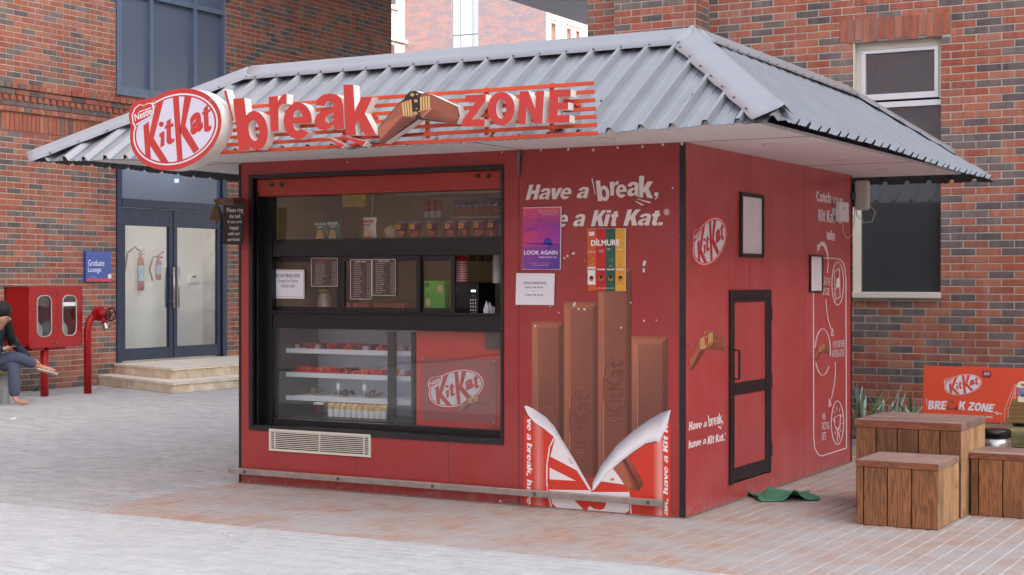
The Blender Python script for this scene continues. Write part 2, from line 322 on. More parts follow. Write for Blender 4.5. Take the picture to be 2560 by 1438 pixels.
G = {'win': glass('glass_window', (0.85, 0.87, 0.88), 1.55), 'kiosk': glass('glass_kiosk', (0.985, 0.985, 0.98), 1.75, haze=0.0),
     'blue': glass('glass_blue', (0.32, 0.36, 0.45), 1.5, rough=0.2, haze=0.7, hazec='#717b92'), 'coated': glass('glass_coated', (0.5, 0.5, 0.52), 2.6, haze=.2, hazec='#7f8085'), 'door': glass('glass_door', (0.96, 0.965, 0.965), 1.6, haze=0.035, hazec='#d8d8d6'),  # coated pane: pale reflection painted in as diffuse grey haze
     'case': glass('glass_case', (0.95, 0.955, 0.955), 1.9, haze=0.06)}
def woodmat(name, c1, c2, stretch):
    m = bpy.data.materials.new(name); m.use_nodes = True; n = m.node_tree; N = n.nodes; L = n.links; b = N['Principled BSDF']; b.inputs['Roughness'].default_value = 0.55
    tc = N.new('ShaderNodeNewGeometry'); oi = N.new('ShaderNodeObjectInfo'); ad = N.new('ShaderNodeVectorMath'); ad.operation = 'ADD'
    sc = N.new('ShaderNodeVectorMath'); sc.operation = 'SCALE'; sc.inputs['Scale'].default_value = 7.3
    cb = N.new('ShaderNodeCombineXYZ'); L.new(oi.outputs['Random'], cb.inputs[0]); L.new(oi.outputs['Random'], cb.inputs[1]); L.new(oi.outputs['Random'], cb.inputs[2])
    L.new(cb.outputs[0], sc.inputs[0]); L.new(tc.outputs['Position'], ad.inputs[0]); L.new(sc.outputs[0], ad.inputs[1])
    mp = N.new('ShaderNodeMapping'); mp.inputs['Scale'].default_value = stretch; L.new(ad.outputs[0], mp.inputs[0])
    nz = N.new('ShaderNodeTexNoise'); nz.inputs['Scale'].default_value = 2.2; nz.inputs['Detail'].default_value = 4; nz.inputs['Distortion'].default_value = 0.35; L.new(mp.outputs[0], nz.inputs['Vector'])
    wv = N.new('ShaderNodeMath'); wv.operation = 'MULTIPLY'; wv.inputs[1].default_value = 9; L.new(nz.outputs['Fac'], wv.inputs[0])
    fr = N.new('ShaderNodeMath'); fr.operation = 'PINGPONG'; fr.inputs[1].default_value = 0.5; L.new(wv.outputs[0], fr.inputs[0])
    rp = N.new('ShaderNodeValToRGB'); rp.color_ramp.elements[0].color = (*lin(c2), 1); rp.color_ramp.elements[1].color = (*lin(c1), 1)
    rp.color_ramp.elements[0].position = 0.0; rp.color_ramp.elements[1].position = 0.42; L.new(fr.outputs[0], rp.inputs[0])
    n2 = N.new('ShaderNodeTexNoise'); n2.inputs['Scale'].default_value = 2.6; n2.inputs['Detail'].default_value = 5; L.new(ad.outputs[0], n2.inputs['Vector'])
    ma = N.new('ShaderNodeMath'); ma.operation = 'ADD'; L.new(n2.outputs['Fac'], ma.inputs[0])
    m3 = N.new('ShaderNodeMath'); m3.operation = 'MULTIPLY_ADD'; m3.inputs[1].default_value = 0.5; m3.inputs[2].default_value = 0.22; L.new(oi.outputs['Random'], m3.inputs[0]); L.new(m3.outputs[0], ma.inputs[1])
    s2 = N.new('ShaderNodeVectorMath'); s2.operation = 'SCALE'; L.new(rp.outputs[0], s2.inputs[0]); L.new(ma.outputs[0], s2.inputs['Scale'])
    vo = N.new('ShaderNodeTexVoronoi'); vo.inputs['Scale'].default_value = 3.0; L.new(ad.outputs[0], vo.inputs['Vector'])
    kr = N.new('ShaderNodeMapRange'); kr.inputs['From Min'].default_value = 0.02; kr.inputs['From Max'].default_value = 0.12; kr.inputs['To Min'].default_value = 0.5; kr.inputs['To Max'].default_value = 1; L.new(vo.outputs['Distance'], kr.inputs['Value'])
    s3 = N.new('ShaderNodeVectorMath'); s3.operation = 'SCALE'; L.new(s2.outputs[0], s3.inputs[0]); L.new(kr.outputs[0], s3.inputs['Scale'])
    L.new(s3.outputs[0], b.inputs['Base Color'])
    bp = N.new('ShaderNodeBump'); bp.inputs['Strength'].default_value = 0.25; bp.inputs['Distance'].default_value = 0.004; L.new(fr.outputs[0], bp.inputs['Height']); L.new(bp.outputs[0], b.inputs['Normal'])
    return m
M['woodv'] = woodmat('wood_upright', '#8f5c36', '#663f24', (9, 9, .7))
M['woodl'] = woodmat('wood_end_pale', '#d8b184', '#b3845a', (9, 9, .7))
M['woodh'] = woodmat('wood_top', '#a58a80', '#8a6c60', (1.6, 14, 14))
M['woodf'] = woodmat('wood_fascia', '#95573a', '#6b3a25', (1.2, 14, 14))
M['bench'] = woodmat('bench_slat', '#8c8a5c', '#67663f', (1.2, 14, 14))

# ------------------------------------------------------------------ bricks and pavers
KIOSKPX = [(75, 402), (640, 190), (1735, 93), (2460, 452), (2128, 450), (2128, 1155), (1711, 1297), (598, 1206), (598, 450)]
def inpoly(x, y, P):
    c = False; n = len(P)
    for i in range(n):
        x1, y1 = P[i]; x2, y2 = P[(i + 1) % n]
        if (y1 > y) != (y2 > y) and x < (x2 - x1) * (y - y1) / (y2 - y1) + x1: c = not c
    return c
BRED = ['#9f5c45', '#995641', '#a6634a', '#9b513d', '#905443', '#a46852', '#934e3c', '#a05942']
BDARK = ['#685a56', '#5d5151', '#71645f', '#635655', '#6b5d59', '#564b4c']
BRICKPOOL = []
_bm = {}
def brick_mesh(key, w_, h_, ud, vd, nd, dep, c, name):
    if key in _bm: return _bm[key]
    e = 0.0035; a, b = w_ / 2, h_ / 2
    o = [(-a, -b), (a, -b), (a, b), (-a, b)]; i_ = [(-a + e, -b + e), (a - e, -b + e), (a - e, b - e), (-a + e, b - e)]
    vs = [ud * x + vd * y for x, y in o] + [ud * x + vd * y + nd * (dep - e) for x, y in o] + [ud * x + vd * y + nd * dep for x, y in i_]
    fs = [(8, 9, 10, 11)] + [(k, (k + 1) % 4, 4 + (k + 1) % 4, 4 + k) for k in range(4)] + [(4 + k, 4 + (k + 1) % 4, 8 + (k + 1) % 4, 8 + k) for k in range(4)]
    if ud.cross(vd).dot(nd) < 0: fs = [tuple(reversed(f)) for f in fs]
    me = bpy.data.meshes.new(name); me.from_pydata([tuple(v) for v in vs], [], fs)
    at_ = me.attributes.new('Col', 'FLOAT_COLOR', 'CORNER'); n = sum(len(f) for f in fs); at_.data.foreach_set('color', [*c, 1] * n)
    _bm[key] = (me, vs, fs); return _bm[key]
class Field:
    """collects pieces (bricks, pavers) of one kind on one thing; the largest in view become parts, the rest one part"""
    def __init__(s, name, m, limit=300, occl=True): s.name = name; s.m = m; s.it = []; s.limit = limit; s.occl = occl
    def piece(s, org, ud, vd, nd, u0, u1, v0, v1, dep, c):
        p = org + ud * (u0 + u1) / 2 + vd * (v0 + v1) / 2
        s.it.append((p, ud, vd, nd, u1 - u0, v1 - v0, dep, c))
    def rows(s, org, ud, vd, nd, u0, u1, v0, v1, bl, ch, gap, dep, tone, openings=(), stag=0.5, mask=None, jit=0.0012, wob=0.0, gu=None):
        gu = gap if gu is None else gu
        k = 0; v = v0
        while v < v1 - ch * 0.5:
            iv = [(u0, u1)]
            for (a, b, c_, d_) in openings:
                if c_ < v + ch * 0.5 < d_:
                    nv = []
                    for x, y in iv:
                        if b <= x or a >= y: nv.append((x, y))
                        else:
                            if a > x: nv.append((x, a))
                            if b < y: nv.append((b, y))
                    iv = nv
            off = (stag if k % 2 else 0) * bl
            for x, y in iv:
                g0 = math.floor((x - off) / bl)
                u = g0 * bl + off
                while u < y:
                    a, b = max(u, x) , min(u + bl, y)
                    if b - a > gap + 0.02:
                        if mask is None or mask((a + b) / 2, v + ch / 2):
                            s.piece(org, ud, vd, nd, a + (gu / 2 if a > x else 0), b - (gu / 2 if b < y else 0), v + gap / 2, min(v + ch, v1) - gap / 2, dep + random.choice((-1, 0, 1)) * jit + (random.uniform(-wob, wob) if wob else 0), tone())
                    u += bl
            v += ch; k += 1
        return s
    def build(s, parent):
        sc = []
        for i, it in enumerate(s.it):
            u, v, k = pix(it[0])
            if -20 < u < 2580 and -15 < v < 1455 and not (s.occl and inpoly(u, v, KIOSKPX)):
                vw = (CAM - it[0]); sc.append((it[4] * it[5] * abs(vw.normalized().dot(it[3])) / k ** 2, i))
        sc.sort(reverse=True); top = set(i for _, i in sc[:s.limit])
        org = ORG.get(parent.name, Vector((0, 0, 0)))
        V = []; F = []; C = []
        for i, (p, ud, vd, nd, w_, h_, dep, c) in enumerate(s.it):
            key = (s.name, round(w_, 3), round(h_, 3), round(dep, 4), c, tuple(round(q, 2) for q in (*ud, *nd)))
            me, vs, fs = brick_mesh(key, w_, h_, ud, vd, nd, dep, c, s.name)
            if i in top:
                if not me.materials: me.materials.append(s.m)
                o = bpy.data.objects.new(s.name, me); col.objects.link(o); o.parent = parent; o.location = p - org
            else:
                b = len(V); V += [tuple(p - org + q) for q in vs]
                for f in fs: F.append([b + j for j in f]); C += [*c, 1] * len(f)
        if V:
            me = bpy.data.meshes.new(s.name + '_rest'); me.from_pydata(V, [], F)
            at_ = me.attributes.new('Col', 'FLOAT_COLOR', 'CORNER'); at_.data.foreach_set('color', C); me.materials.append(s.m)
            o = bpy.data.objects.new(s.name + '_field', me); col.objects.link(o); o.parent = parent; o['kind'] = 'stuff'
X, Y, Z = Vector((1, 0, 0)), Vector((0, 1, 0)), Vector((0, 0, 1))
LBRED = [lin(c) for c in BRED]; LBDARK = [lin(c) for c in BDARK]
def tone_mix(pd):
    def f():
        return random.choice(LBDARK) if random.random() < pd else random.choice(LBRED)
    return f

# ================================================================== GROUND
g = MB().box(-400, 300, -200, 500, -0.5, -0.035).build('ground', M['earth'], kind='structure')
def paving(name, tones, m, joint, x0, x1, y0, y1, along, mask, wob=0.0, gap=0.006, gu=0.006):
    base = MB().poly([(x0, y0, -0.006), (x1, y0, -0.006), (x1, y1, -0.006), (x0, y1, -0.006)]).build(name, joint, kind='structure')
    t = lambda: random.choice(tones)
    fd = Field('paver', m)
    o = Vector((0, 0, -0.0062 - (0.0)))
    if along == 'y':
        fd.rows(o, Y, X, Z, y0, y1, x0, x1, 0.2, 0.1, gap, 0.0062, t, mask=(lambda a, b: mask(b, a)), jit=0.0006, wob=wob, gu=gu)
    else:
        fd.rows(o, X, Y, Z, x0, x1, y0, y1, 0.2, 0.1, gap, 0.0062, t, mask=mask, jit=0.0006, wob=wob, gu=gu)
    fd.build(base)
    return base
def seen(p, mx=350):
    u, v, k = pix(p); return -mx < u < 2560 + mx and v < 1560
onk = lambda x, y: not (-3.6 < x < -0.06 and 0.06 < y < 3.5)
RP = [lin(c) for c in ('#b39383', '#b08b7a', '#b29788', '#ae8d7d', '#ab8876', '#ad9a91', '#ab9489')]
paving('brick_paving', RP, M['paver'], M['sand'], -3.7, 7.0, -1.65, 6.1, 'y', lambda x, y: onk(x, y) and seen((x, y, 0), 900), gap=0.0135, gu=0.005)
GP = [lin(c) for c in ('#b8b9b9', '#bcbdbd', '#b4b5b5', '#babbba')]
paving('stone_paving', GP, M['pavergrey'], M['darkjoint'], -9.0, 6.0, -6.052, -1.652, 'x', lambda x, y: seen((x, y, 0)), gap=0.011, gu=0.0015)
WP = [lin(c) for c in ('#a6a4a5', '#aba8a9', '#a3a1a3', '#aeabab', '#a5a3a2')]
paving('worn_paving', WP, M['pavergrey'], M['darkjoint'], -12.58, -3.704, -1.65, 16, 'x', lambda x, y: seen((x, y, 0), 150) and not inpoly(*pix((x, y, 0))[:2], [(1000, 697), (2100, 697), (2128, 1100), (1711, 1290), (620, 1200)]), wob=0.0025, gap=0.007, gu=0.002)

# ================================================================== LEFT BUILDING
LX = -12.6
lb = thing('brick_building', 'red and dark brick building on the left with a tall blue framed window', 'building', (LX, 8, 0))
MB().box(LX - 6, LX - 0.0055, -6, 8.08, 0, 7.0).box(LX - 6, LX - 0.0055, 10.62, 15.5, 0, 7.0).box(LX - 6, LX - 0.0055, 8.08, 10.62, 3.5, 4.38).build('wall', M['mortar'], lb)
bf = Field('brick', M['brick'])
ops = [(8.08, 10.62, -1, 3.5), (8.08, 10.62, 4.36, 8)]
tl = tone_mix(0.33); o0 = Vector((LX - 0.006, 0, 0))
bf.rows(o0, Y, Z, X, 0.5, 15.5, 0, 3.61, 0.265, 0.0785, 0.012, 0.006, tl, ops)
bf.rows(o0, Y, Z, X, 0.5, 15.5, 3.96, 4.035, 0.265, 0.075, 0.009, 0.028, tl, ops)
bf.rows(o0, Y, Z, X, 0.5, 15.5, 4.118, 4.196, 0.265, 0.078, 0.009, 0.035, tl, ops)
bf.rows(o0, Y, Z, X, 0.5, 15.5, 4.28, 7.0, 0.265, 0.0785, 0.012, 0.006, tl, ops)
bf.build(lb)
sf = Field('soldier_brick', M['brick']); sf.rows(o0, Y, Z, X, 0.5, 15.5, 3.612, 3.872, 0.079, 0.26, 0.009, 0.02, tone_mix(0.1), ops, stag=0); sf.build(lb)
hf = Field('header_brick', M['brick'])
hf.rows(o0, Y, Z, X, 0.5, 15.5, 3.878, 3.956, 0.125, 0.078, 0.009, 0.05, tone_mix(0.12), ops, stag=0)
hf.rows(o0, Y, Z, X, 0.5, 15.5, 4.2, 4.278, 0.125, 0.078, 0.009, 0.06, tone_mix(0.2), ops, stag=0)
hf.build(lb)
df = Field('dentil_brick', M['brick'])
for i in range(120):
    y = 0.5 + i * 0.125; df.piece(o0, Y, Z, X, y, y + 0.068, 4.04, 4.112, 0.05 , random.choice(LBRED)); df.piece(o0, Y, Z, X, y + 0.07, y + 0.12, 4.04, 4.112, 0.004, LBRED[4])
df.build(lb)
bm = mat('brick_far', '#8c5a4c', 0.9, var=0)
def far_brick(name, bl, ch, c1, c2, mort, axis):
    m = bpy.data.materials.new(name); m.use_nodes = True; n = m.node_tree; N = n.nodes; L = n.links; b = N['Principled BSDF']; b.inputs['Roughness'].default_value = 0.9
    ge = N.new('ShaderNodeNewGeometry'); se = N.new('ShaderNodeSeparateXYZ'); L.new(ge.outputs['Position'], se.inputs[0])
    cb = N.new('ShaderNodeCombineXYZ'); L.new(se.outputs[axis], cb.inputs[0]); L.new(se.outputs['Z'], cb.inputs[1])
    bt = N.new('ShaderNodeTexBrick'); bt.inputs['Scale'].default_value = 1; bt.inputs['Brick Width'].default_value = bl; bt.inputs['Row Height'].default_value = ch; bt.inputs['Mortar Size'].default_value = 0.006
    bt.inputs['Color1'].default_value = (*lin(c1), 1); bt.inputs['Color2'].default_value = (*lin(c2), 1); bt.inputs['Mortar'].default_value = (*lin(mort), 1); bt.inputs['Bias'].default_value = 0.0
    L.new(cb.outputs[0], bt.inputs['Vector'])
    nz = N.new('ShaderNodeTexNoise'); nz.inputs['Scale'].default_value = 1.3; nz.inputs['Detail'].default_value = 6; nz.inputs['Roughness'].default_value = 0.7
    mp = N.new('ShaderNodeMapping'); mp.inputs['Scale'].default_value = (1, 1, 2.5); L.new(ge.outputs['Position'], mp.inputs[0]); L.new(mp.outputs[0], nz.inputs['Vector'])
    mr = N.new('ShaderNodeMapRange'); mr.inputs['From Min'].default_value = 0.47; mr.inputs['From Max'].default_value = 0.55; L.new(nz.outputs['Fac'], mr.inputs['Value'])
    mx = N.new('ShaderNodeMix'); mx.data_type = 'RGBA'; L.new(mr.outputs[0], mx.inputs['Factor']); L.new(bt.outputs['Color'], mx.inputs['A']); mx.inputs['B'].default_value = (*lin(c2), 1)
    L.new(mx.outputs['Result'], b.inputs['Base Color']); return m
FBX = far_brick('far_brick_front_hazed', 0.26, 0.079, '#bc8a7e', '#968c92', '#b3aba9', 'X'); FBY = far_brick('far_brick_side', 0.26, 0.079, '#b07565', '#93807c', '#a89f9a', 'Y')  # front brick tones paled, distance haze painted into the colour
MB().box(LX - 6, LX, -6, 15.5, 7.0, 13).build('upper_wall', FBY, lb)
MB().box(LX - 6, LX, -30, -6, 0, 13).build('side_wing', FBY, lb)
# tall upper window
yb = [8.10, 8.86, 9.87, 10.60]; wz0, wzt, wz1 = 4.38, 5.92, 6.98; fx = LX - 0.05
wf = MB()
for y in yb: wf.box(fx - 0.06, fx + 0.05, y - (0.0 if y == yb[0] else 0.035), y + (0.0 if y == yb[-1] else 0.035) + (0.07 if y == yb[0] else 0), wz0, wz1)
wfo = wf.build('window', M['bluel'], lb)
for q_ in ((wz0 - 0.02, wz0 + 0.09), (wzt - 0.04, wzt + 0.04)): MB().box(fx - 0.055, fx + 0.045, yb[0], yb[-1], *q_).build('transom', M['bluel'], wfo)
for i in range(3):
    for (a, b) in ((wz0 + 0.09, wzt - 0.04), (wzt + 0.04, wz1)):
        MB().box(fx - 0.03, fx - 0.018, yb[i] + 0.036, yb[i + 1] - 0.036, a, b).build('pane', G['blue'], wfo)
MB().box(fx - 1.2, fx - 1.1, 8, 10.7, 4.2, 7).build('dark_backing', M['dark'], wfo)  # dark sheet painted in place of the unlit room behind the panes
MB().box(LX - 0.1, LX + 0.03, 8.06, 10.64, 4.33, 4.37).build('sill', M['bluel'], wfo)
# entrance doors
ed = thing('glass_entrance_door', 'navy framed double glass entrance door with transom at the top of the stone steps', 'door', (LX, 9.35, 0.3))
dz0, dz1, dzt, dzT = 0.31, 2.72, 2.62, 3.5
fr = MB().box(LX - 0.12, LX + 0.02, 8.08, 8.19, dz0, dzT).box(LX - 0.12, LX + 0.02, 10.51, 10.62, dz0, dzT).box(LX - 0.12, LX + 0.03, 8.19, 10.51, 2.66, 2.78).box(LX - 0.12, LX + 0.02, 8.19, 10.51, 3.42, dzT)
fr.build('door_frame', M['blue'], ed, bevel=0.004)
MB().box(LX - 0.05, LX - 0.04, 8.19, 10.51, 2.78, 3.42).build('transom_pane', G['blue'], ed)
for k, (a, b) in enumerate(((8.2, 9.34), (9.36, 10.5))):
    lf = MB().box(LX - 0.07, LX - 0.01, a, a + 0.085, dz0 + 0.02, 2.65).box(LX - 0.07, LX - 0.01, b - 0.085, b, dz0 + 0.02, 2.65)
    lf.box(LX - 0.068, LX - 0.012, a + 0.085, b - 0.085, dz0 + 0.02, dz0 + 0.20).box(LX - 0.068, LX - 0.012, a + 0.085, b - 0.085, 2.38, 2.65)
    lo = lf.build('door_leaf', M['blue'], ed, bevel=0.003)
    MB().box(LX - 0.045, LX - 0.035, a + 0.085, b - 0.085, dz0 + 0.2, 2.38).build('pane', G['door'], lo)
    hy = b - 0.04 if k == 0 else a + 0.05
    for (dx, nm) in ((0.05, 'handle'), (-0.12, 'inner_handle')):
        h = MB().tube([(LX + dx, hy, 1.12), (LX + dx, hy, 1.75)], 0.016, 10)
        for zz in (1.22, 1.65): h.tube([(LX - 0.04, hy, zz), (LX + dx, hy, zz)], 0.008, 6)
        h.build(nm, M['steel'], lo, smooth=True)
rm = thing('lobby', 'plain pale grey lobby wall seen through the entrance door glass', 'room', (LX - 0.9, 9.3, 0))
MB().box(LX - 0.55, LX - 0.5, 7.5, 13.4, 0.3, 3.6).build('back_wall', M['room'], rm)
MB().box(LX - 0.95, LX - 0.13, 7.45, 7.5, 0.3, 3.6).box(LX - 0.95, LX - 0.13, 13.4, 13.45, 0.3, 3.6).build('side_wall', M['room'], rm)
MB().box(LX - 0.95, LX - 0.13, 7.5, 13.4, 0.25, 0.3).build('floor', M['stone'], rm)
MB().box(LX - 0.45, LX - 0.2, 8.4, 10.3, 3.36, 3.4).build('ceiling_lamp', mat('lamp_panel', '#ffffff', .5, var=0, emit=(1, .98, .95), estr=1.5), rm)  # added glowing panel, brightens the lobby behind the door glass
lp_ = at(442, 452, x=LX - 0.3); MB().tube([lp_ - Z * .03, lp_ + Z * .03], .035, 10).build('lamp_bulb', mat('lamp_bulb', '#ffffff', .5, var=0, emit=(1, 1, 1), estr=4), rm)
def ext_cyl(u0, v0, u1, v1, lab, hose, long):
    xx = LX - 0.38
    a = at((u0 + u1) / 2, v1, x=xx); b = at((u0 + u1) / 2, v0, x=xx); r = abs(at(u1, v1, x=xx).y - at(u0, v1, x=xx).y) * 0.25 * 1.0
    r = min(r * 1.0, 0.085)
    t = thing('fire_extinguisher', lab, 'fire extinguisher', a, 'extinguishers on the lobby wall')
    h = b.z - a.z
    MB().lathe([(r * 0.7, 0), (r, 0.03), (r, h * 0.82), (r * 0.8, h * 0.92), (r * 0.35, h), (r * 0.3, h + 0.04)], a, n=16).build('cylinder', M['fire'], t, smooth=True)
    MB().bar((a.x, a.y - 0.02, a.z + h + 0.05), (a.x, a.y + 0.12, a.z + h + 0.12), 0.02, 0.02).bar((a.x, a.y - 0.05, a.z + h + 0.03), (a.x, a.y + 0.08, a.z + h + 0.03), 0.03, 0.03).build('valve', M['steel'] if long else M['fire'], t)
    MB().tube(hose, 0.014 if not long else 0.018, 8).build('hose', M['blackin'], t, smooth=True)
    if long: MB().tube([hose[-1], Vector(hose[-1]) + Vector((0, -0.16, -0.42))], [0.02, 0.045], 10).build('horn', M['blackin'], t, smooth=True)
    lb_ = MB(); 
    for i in range(7):
        t0, t1 = -0.2 - i * 0.33, -0.2 - (i + 1) * 0.33
        lb_.poly([(a.x + r * 1.02 * math.cos(q), a.y + r * 1.02 * math.sin(q), zz) for q, zz in ((t1 + 0.9, a.z + h * .28), (t0 + 0.9, a.z + h * .28), (t0 + 0.9, a.z + h * .72), (t1 + 0.9, a.z + h * .72))])
    lb_.build('label', mat('paper_blue', '#8fb0d0', 0.6, var=0.5, scale=40), t)
A_ = at(352, 640, x=LX - 0.38); B_ = at(396, 650, x=LX - 0.38)
ext_cyl(340, 640, 364, 727, 'taller red fire extinguisher with black horn hung on the left', [A_ + Z * 0.06, A_ + Vector((0, -0.14, 0.14)), A_ + Vector((0, -0.3, 0.04)), A_ + Vector((0, -0.33, -0.12))], True)
ext_cyl(386, 648, 406, 700, 'shorter red fire extinguisher with blue label beside the taller one', [B_ + Z * 0.05, B_ + Vector((0, -0.12, 0.05)), B_ + Vector((0, -0.2, -0.15)), B_ + Vector((0, -0.14, -0.33))], False)
p = at(484, 697, x=LX - 0.47)
th = thing('thermostat', 'white wall thermostat on the lobby wall behind the right door leaf', 'thermostat', p)
MB().box(p.x - 0.03, p.x + 0.02, p.y - 0.11, p.y + 0.11, p.z - 0.07, p.z + 0.07).build('case', M['white'], th, bevel=0.01); MB().box(p.x + 0.02, p.x + 0.024, p.y - 0.05, p.y + 0.04, p.z + 0.015, p.z + 0.05).build('display', M['blackin'], th)
# steps
st = thing('stone_steps', 'two beige tiled stone steps leading up to the glass door', 'steps', (-11.5, 9, 0))
def step(pts, z0, z1):
    MB().prism([(x, y, z0) for x, y in pts], (0, 0, z1 - z0 - 0.03)).build('step_core', M['mortar'], st)
    q = [(x + (0.03 if x > LX + 0.01 else 0), y - 0.03) if i < 2 else (x + (0.03 if x > LX + .01 else 0), y) for i, (x, y) in enumerate(pts)]
    MB().prism([(x, y, z1 - 0.03) for x, y in q], (0, 0, 0.03)).build('tread', M['stone'], st, bevel=0.006)
    f = Field('tile', M['tile'])
    T = [lin(c) for c in ('#dccbb0', '#d4c1a4', '#e2d3bb', '#d8c4a6', '#ccb99e', '#ded1b8')]
    for a, b in ((pts[0], pts[1]), (pts[1], pts[2])):
        a = Vector((*a, 0)); b = Vector((*b, 0)); d = (b - a); l = d.length; d.normalize(); n = d.cross(Z)
        k = max(1, round(l / 0.32))
        for i in range(k): f.piece(a, d, Z, n, i * l / k + 0.002, (i + 1) * l / k - 0.002, z0 + 0.002, z1 - 0.032, 0.012, random.choice(T))
    f.build(st)
step([(-12.6, 7.72), (-10.45, 6.9), (-10.45, 12.3), (-12.6, 12.3)], 0, 0.15)
step([(-12.6, 8.05), (-10.95, 7.46), (-10.95, 11.8), (-12.6, 11.8)], 0.15, 0.305)
# lounge sign
s0 = at(215, 628, x=LX + 0.05); s1 = at(279, 704, x=LX + 0.05)
sg = thing('wall_sign', 'blue Graduate Lounge wall sign with a red bottom strip beside the door', 'sign', (s0.x, s0.y, s1.z))
MB().box(LX + 0.0, LX + 0.045, s0.y, s1.y, s1.z, s0.z).build('board', mat('sign_blue', '#27479c', 0.4, var=0.04), sg, bevel=0.003)
pr = Print(onX(LX + 0.045), X, 0.002)
pr.pg([(215.5, 696), (279, 696), (279, 704), (215.5, 704)], '#c02f4a')
pr.up(); pr.text('Graduate', (220, 650, 260.5, 665), '#eef0f8', 0.0); pr.text('Lounge', (220, 668, 252.5, 684), '#eef0f8', 0.0)
pr.rect(269.5, 685.5, 278, 696, '#dfe3ee'); pr.text('TCF', (226, 691, 232, 694), '#9fb0dd'); pr.text('hall', (233, 691, 239, 693.5), '#9fb0dd')
pr.build('lettering', M['print'], sg)
# hydrant hose cabinet
hc = thing('hose_cabinet', 'red metal fire hose cabinet with two oval glass doors on a single post', 'hose cabinet', (-11.57, 5.68, 0))
hx0, hx1, hy0, hy1, hz0, hz1 = -11.95, -11.5, 5.31, 6.27, 0.655, 1.452
MB().box(hx0, hx1 - 0.0245, hy0, hy0 + 0.02, hz0, hz1).box(hx0, hx1 - 0.0245, hy1 - 0.02, hy1, hz0, hz1).box(hx0, hx0 + 0.02, hy0, hy1, hz0, hz1).box(hx0, hx1 - 0.0245, hy0, hy1, hz0, hz0 + 0.02).box(hx0 - 0.01, hx1, hy0 - 0.01, hy1 + 0.01, hz1, hz1 + 0.015).build('body', M['fire'], hc)
MB().tube([(-11.6, 5.68, 0), (-11.6, 5.68, hz0)], 0.052, 16).build('post', M['fire'], hc, smooth=True)
MB().box(hx0 + 0.05, hx1 - 0.06, hy0 + 0.1, hy1 - 0.25, hz0 - 0.04, hz0).build('bracket', M['fire'], hc)
def oval(yc, zc_, a, b, r, n=6):
    pts = []
    for (sx, sz, t0) in ((1, 1, 0), (-1, 1, 90), (-1, -1, 180), (1, -1, 270)):
        for i in range(n + 1):
            t = R(t0 + 90 * i / n); pts.append((yc + sx * (a - r) + r * math.cos(t), zc_ + sz * (b - r) + r * math.sin(t)))
    return pts
hm = (hy0 + hy1) / 2 + 0.02
for k, (a, b) in enumerate(((hy0, hm), (hm + 0.004, hy1))):
    c = (a + b) / 2 + (0.02 if k == 0 else -0.01); zz = (hz0 + hz1) / 2 + 0.02
    inn = oval(c, zz, 0.125, 0.27, 0.09); n = len(inn)
    d = MB(); big = []
    for (y, z) in inn:   # outer outline: radial projection to the door rectangle
        dy, dz = y - c, z - zz; s_ = min(((b if dy > 0 else a) - c) / dy if abs(dy) > 1e-6 else 99, ((hz1 if dz > 0 else hz0) - zz) / dz if abs(dz) > 1e-6 else 99); big.append((c + dy * s_, zz + dz * s_))
    for xx in (hx1,):
        for i in range(n):
            j = (i + 1) % n; qa, qb = big[i], big[j]
            pts = [(xx, *inn[i]), (xx, *qa)]
            if abs(qa[0] - qb[0]) > 1e-4 and abs(qa[1] - qb[1]) > 1e-4:
                cnr = (a if (qa[0] + qb[0]) / 2 < c else b, hz1 if (qa[1] + qb[1]) / 2 > zz else hz0); pts.append((xx, *cnr))
            pts += [(xx, *qb), (xx, *inn[j])]; d.prism(pts, (-0.025, 0, 0))
    do = d.build('door', M['fire'], hc)
    MB().tube([(hx1 + 0.002, y, z) for y, z in inn + inn[:1]], 0.009, 6, cap=False).build('gasket', M['concrete'], do, smooth=True)
    MB().poly([(hx1 - 0.01, y, z) for y, z in inn]).build('pane', G['win'], do)
    MB().tube([(hx1, hm + (-.03 if k == 0 else .03), hz0 + 0.06 + k * 0.66), (hx1 + 0.02, hm + (-.03 if k == 0 else .03), hz0 + 0.06 + k * 0.66)], 0.012, 8).build('latch', M['screw'], do)
    for zz_ in (hz0 + 0.15, hz1 - 0.15): MB().tube([(hx1 - 0.005, a if k == 0 else b, zz_ - 0.04), (hx1 - 0.005, a if k == 0 else b, zz_ + 0.04)], 0.01, 6).build('hinge', M['fire'], do)
    hr = MB()
    hr.tube([(hx0 + 0.12, c - 0.08, hz0 + 0.2), (hx1 - 0.1, c - 0.08, hz0 + 0.2)], [0.15, 0.15], 24); hr.build('hose_reel', M['concrete'], hc, smooth=False)
MB().box(hx1 - 0.009, hx1 - 0.006, hm + 0.11, hm + 0.37, hz1 - 0.25, hz1 - 0.2).build('label_strip', M['white'], hc)
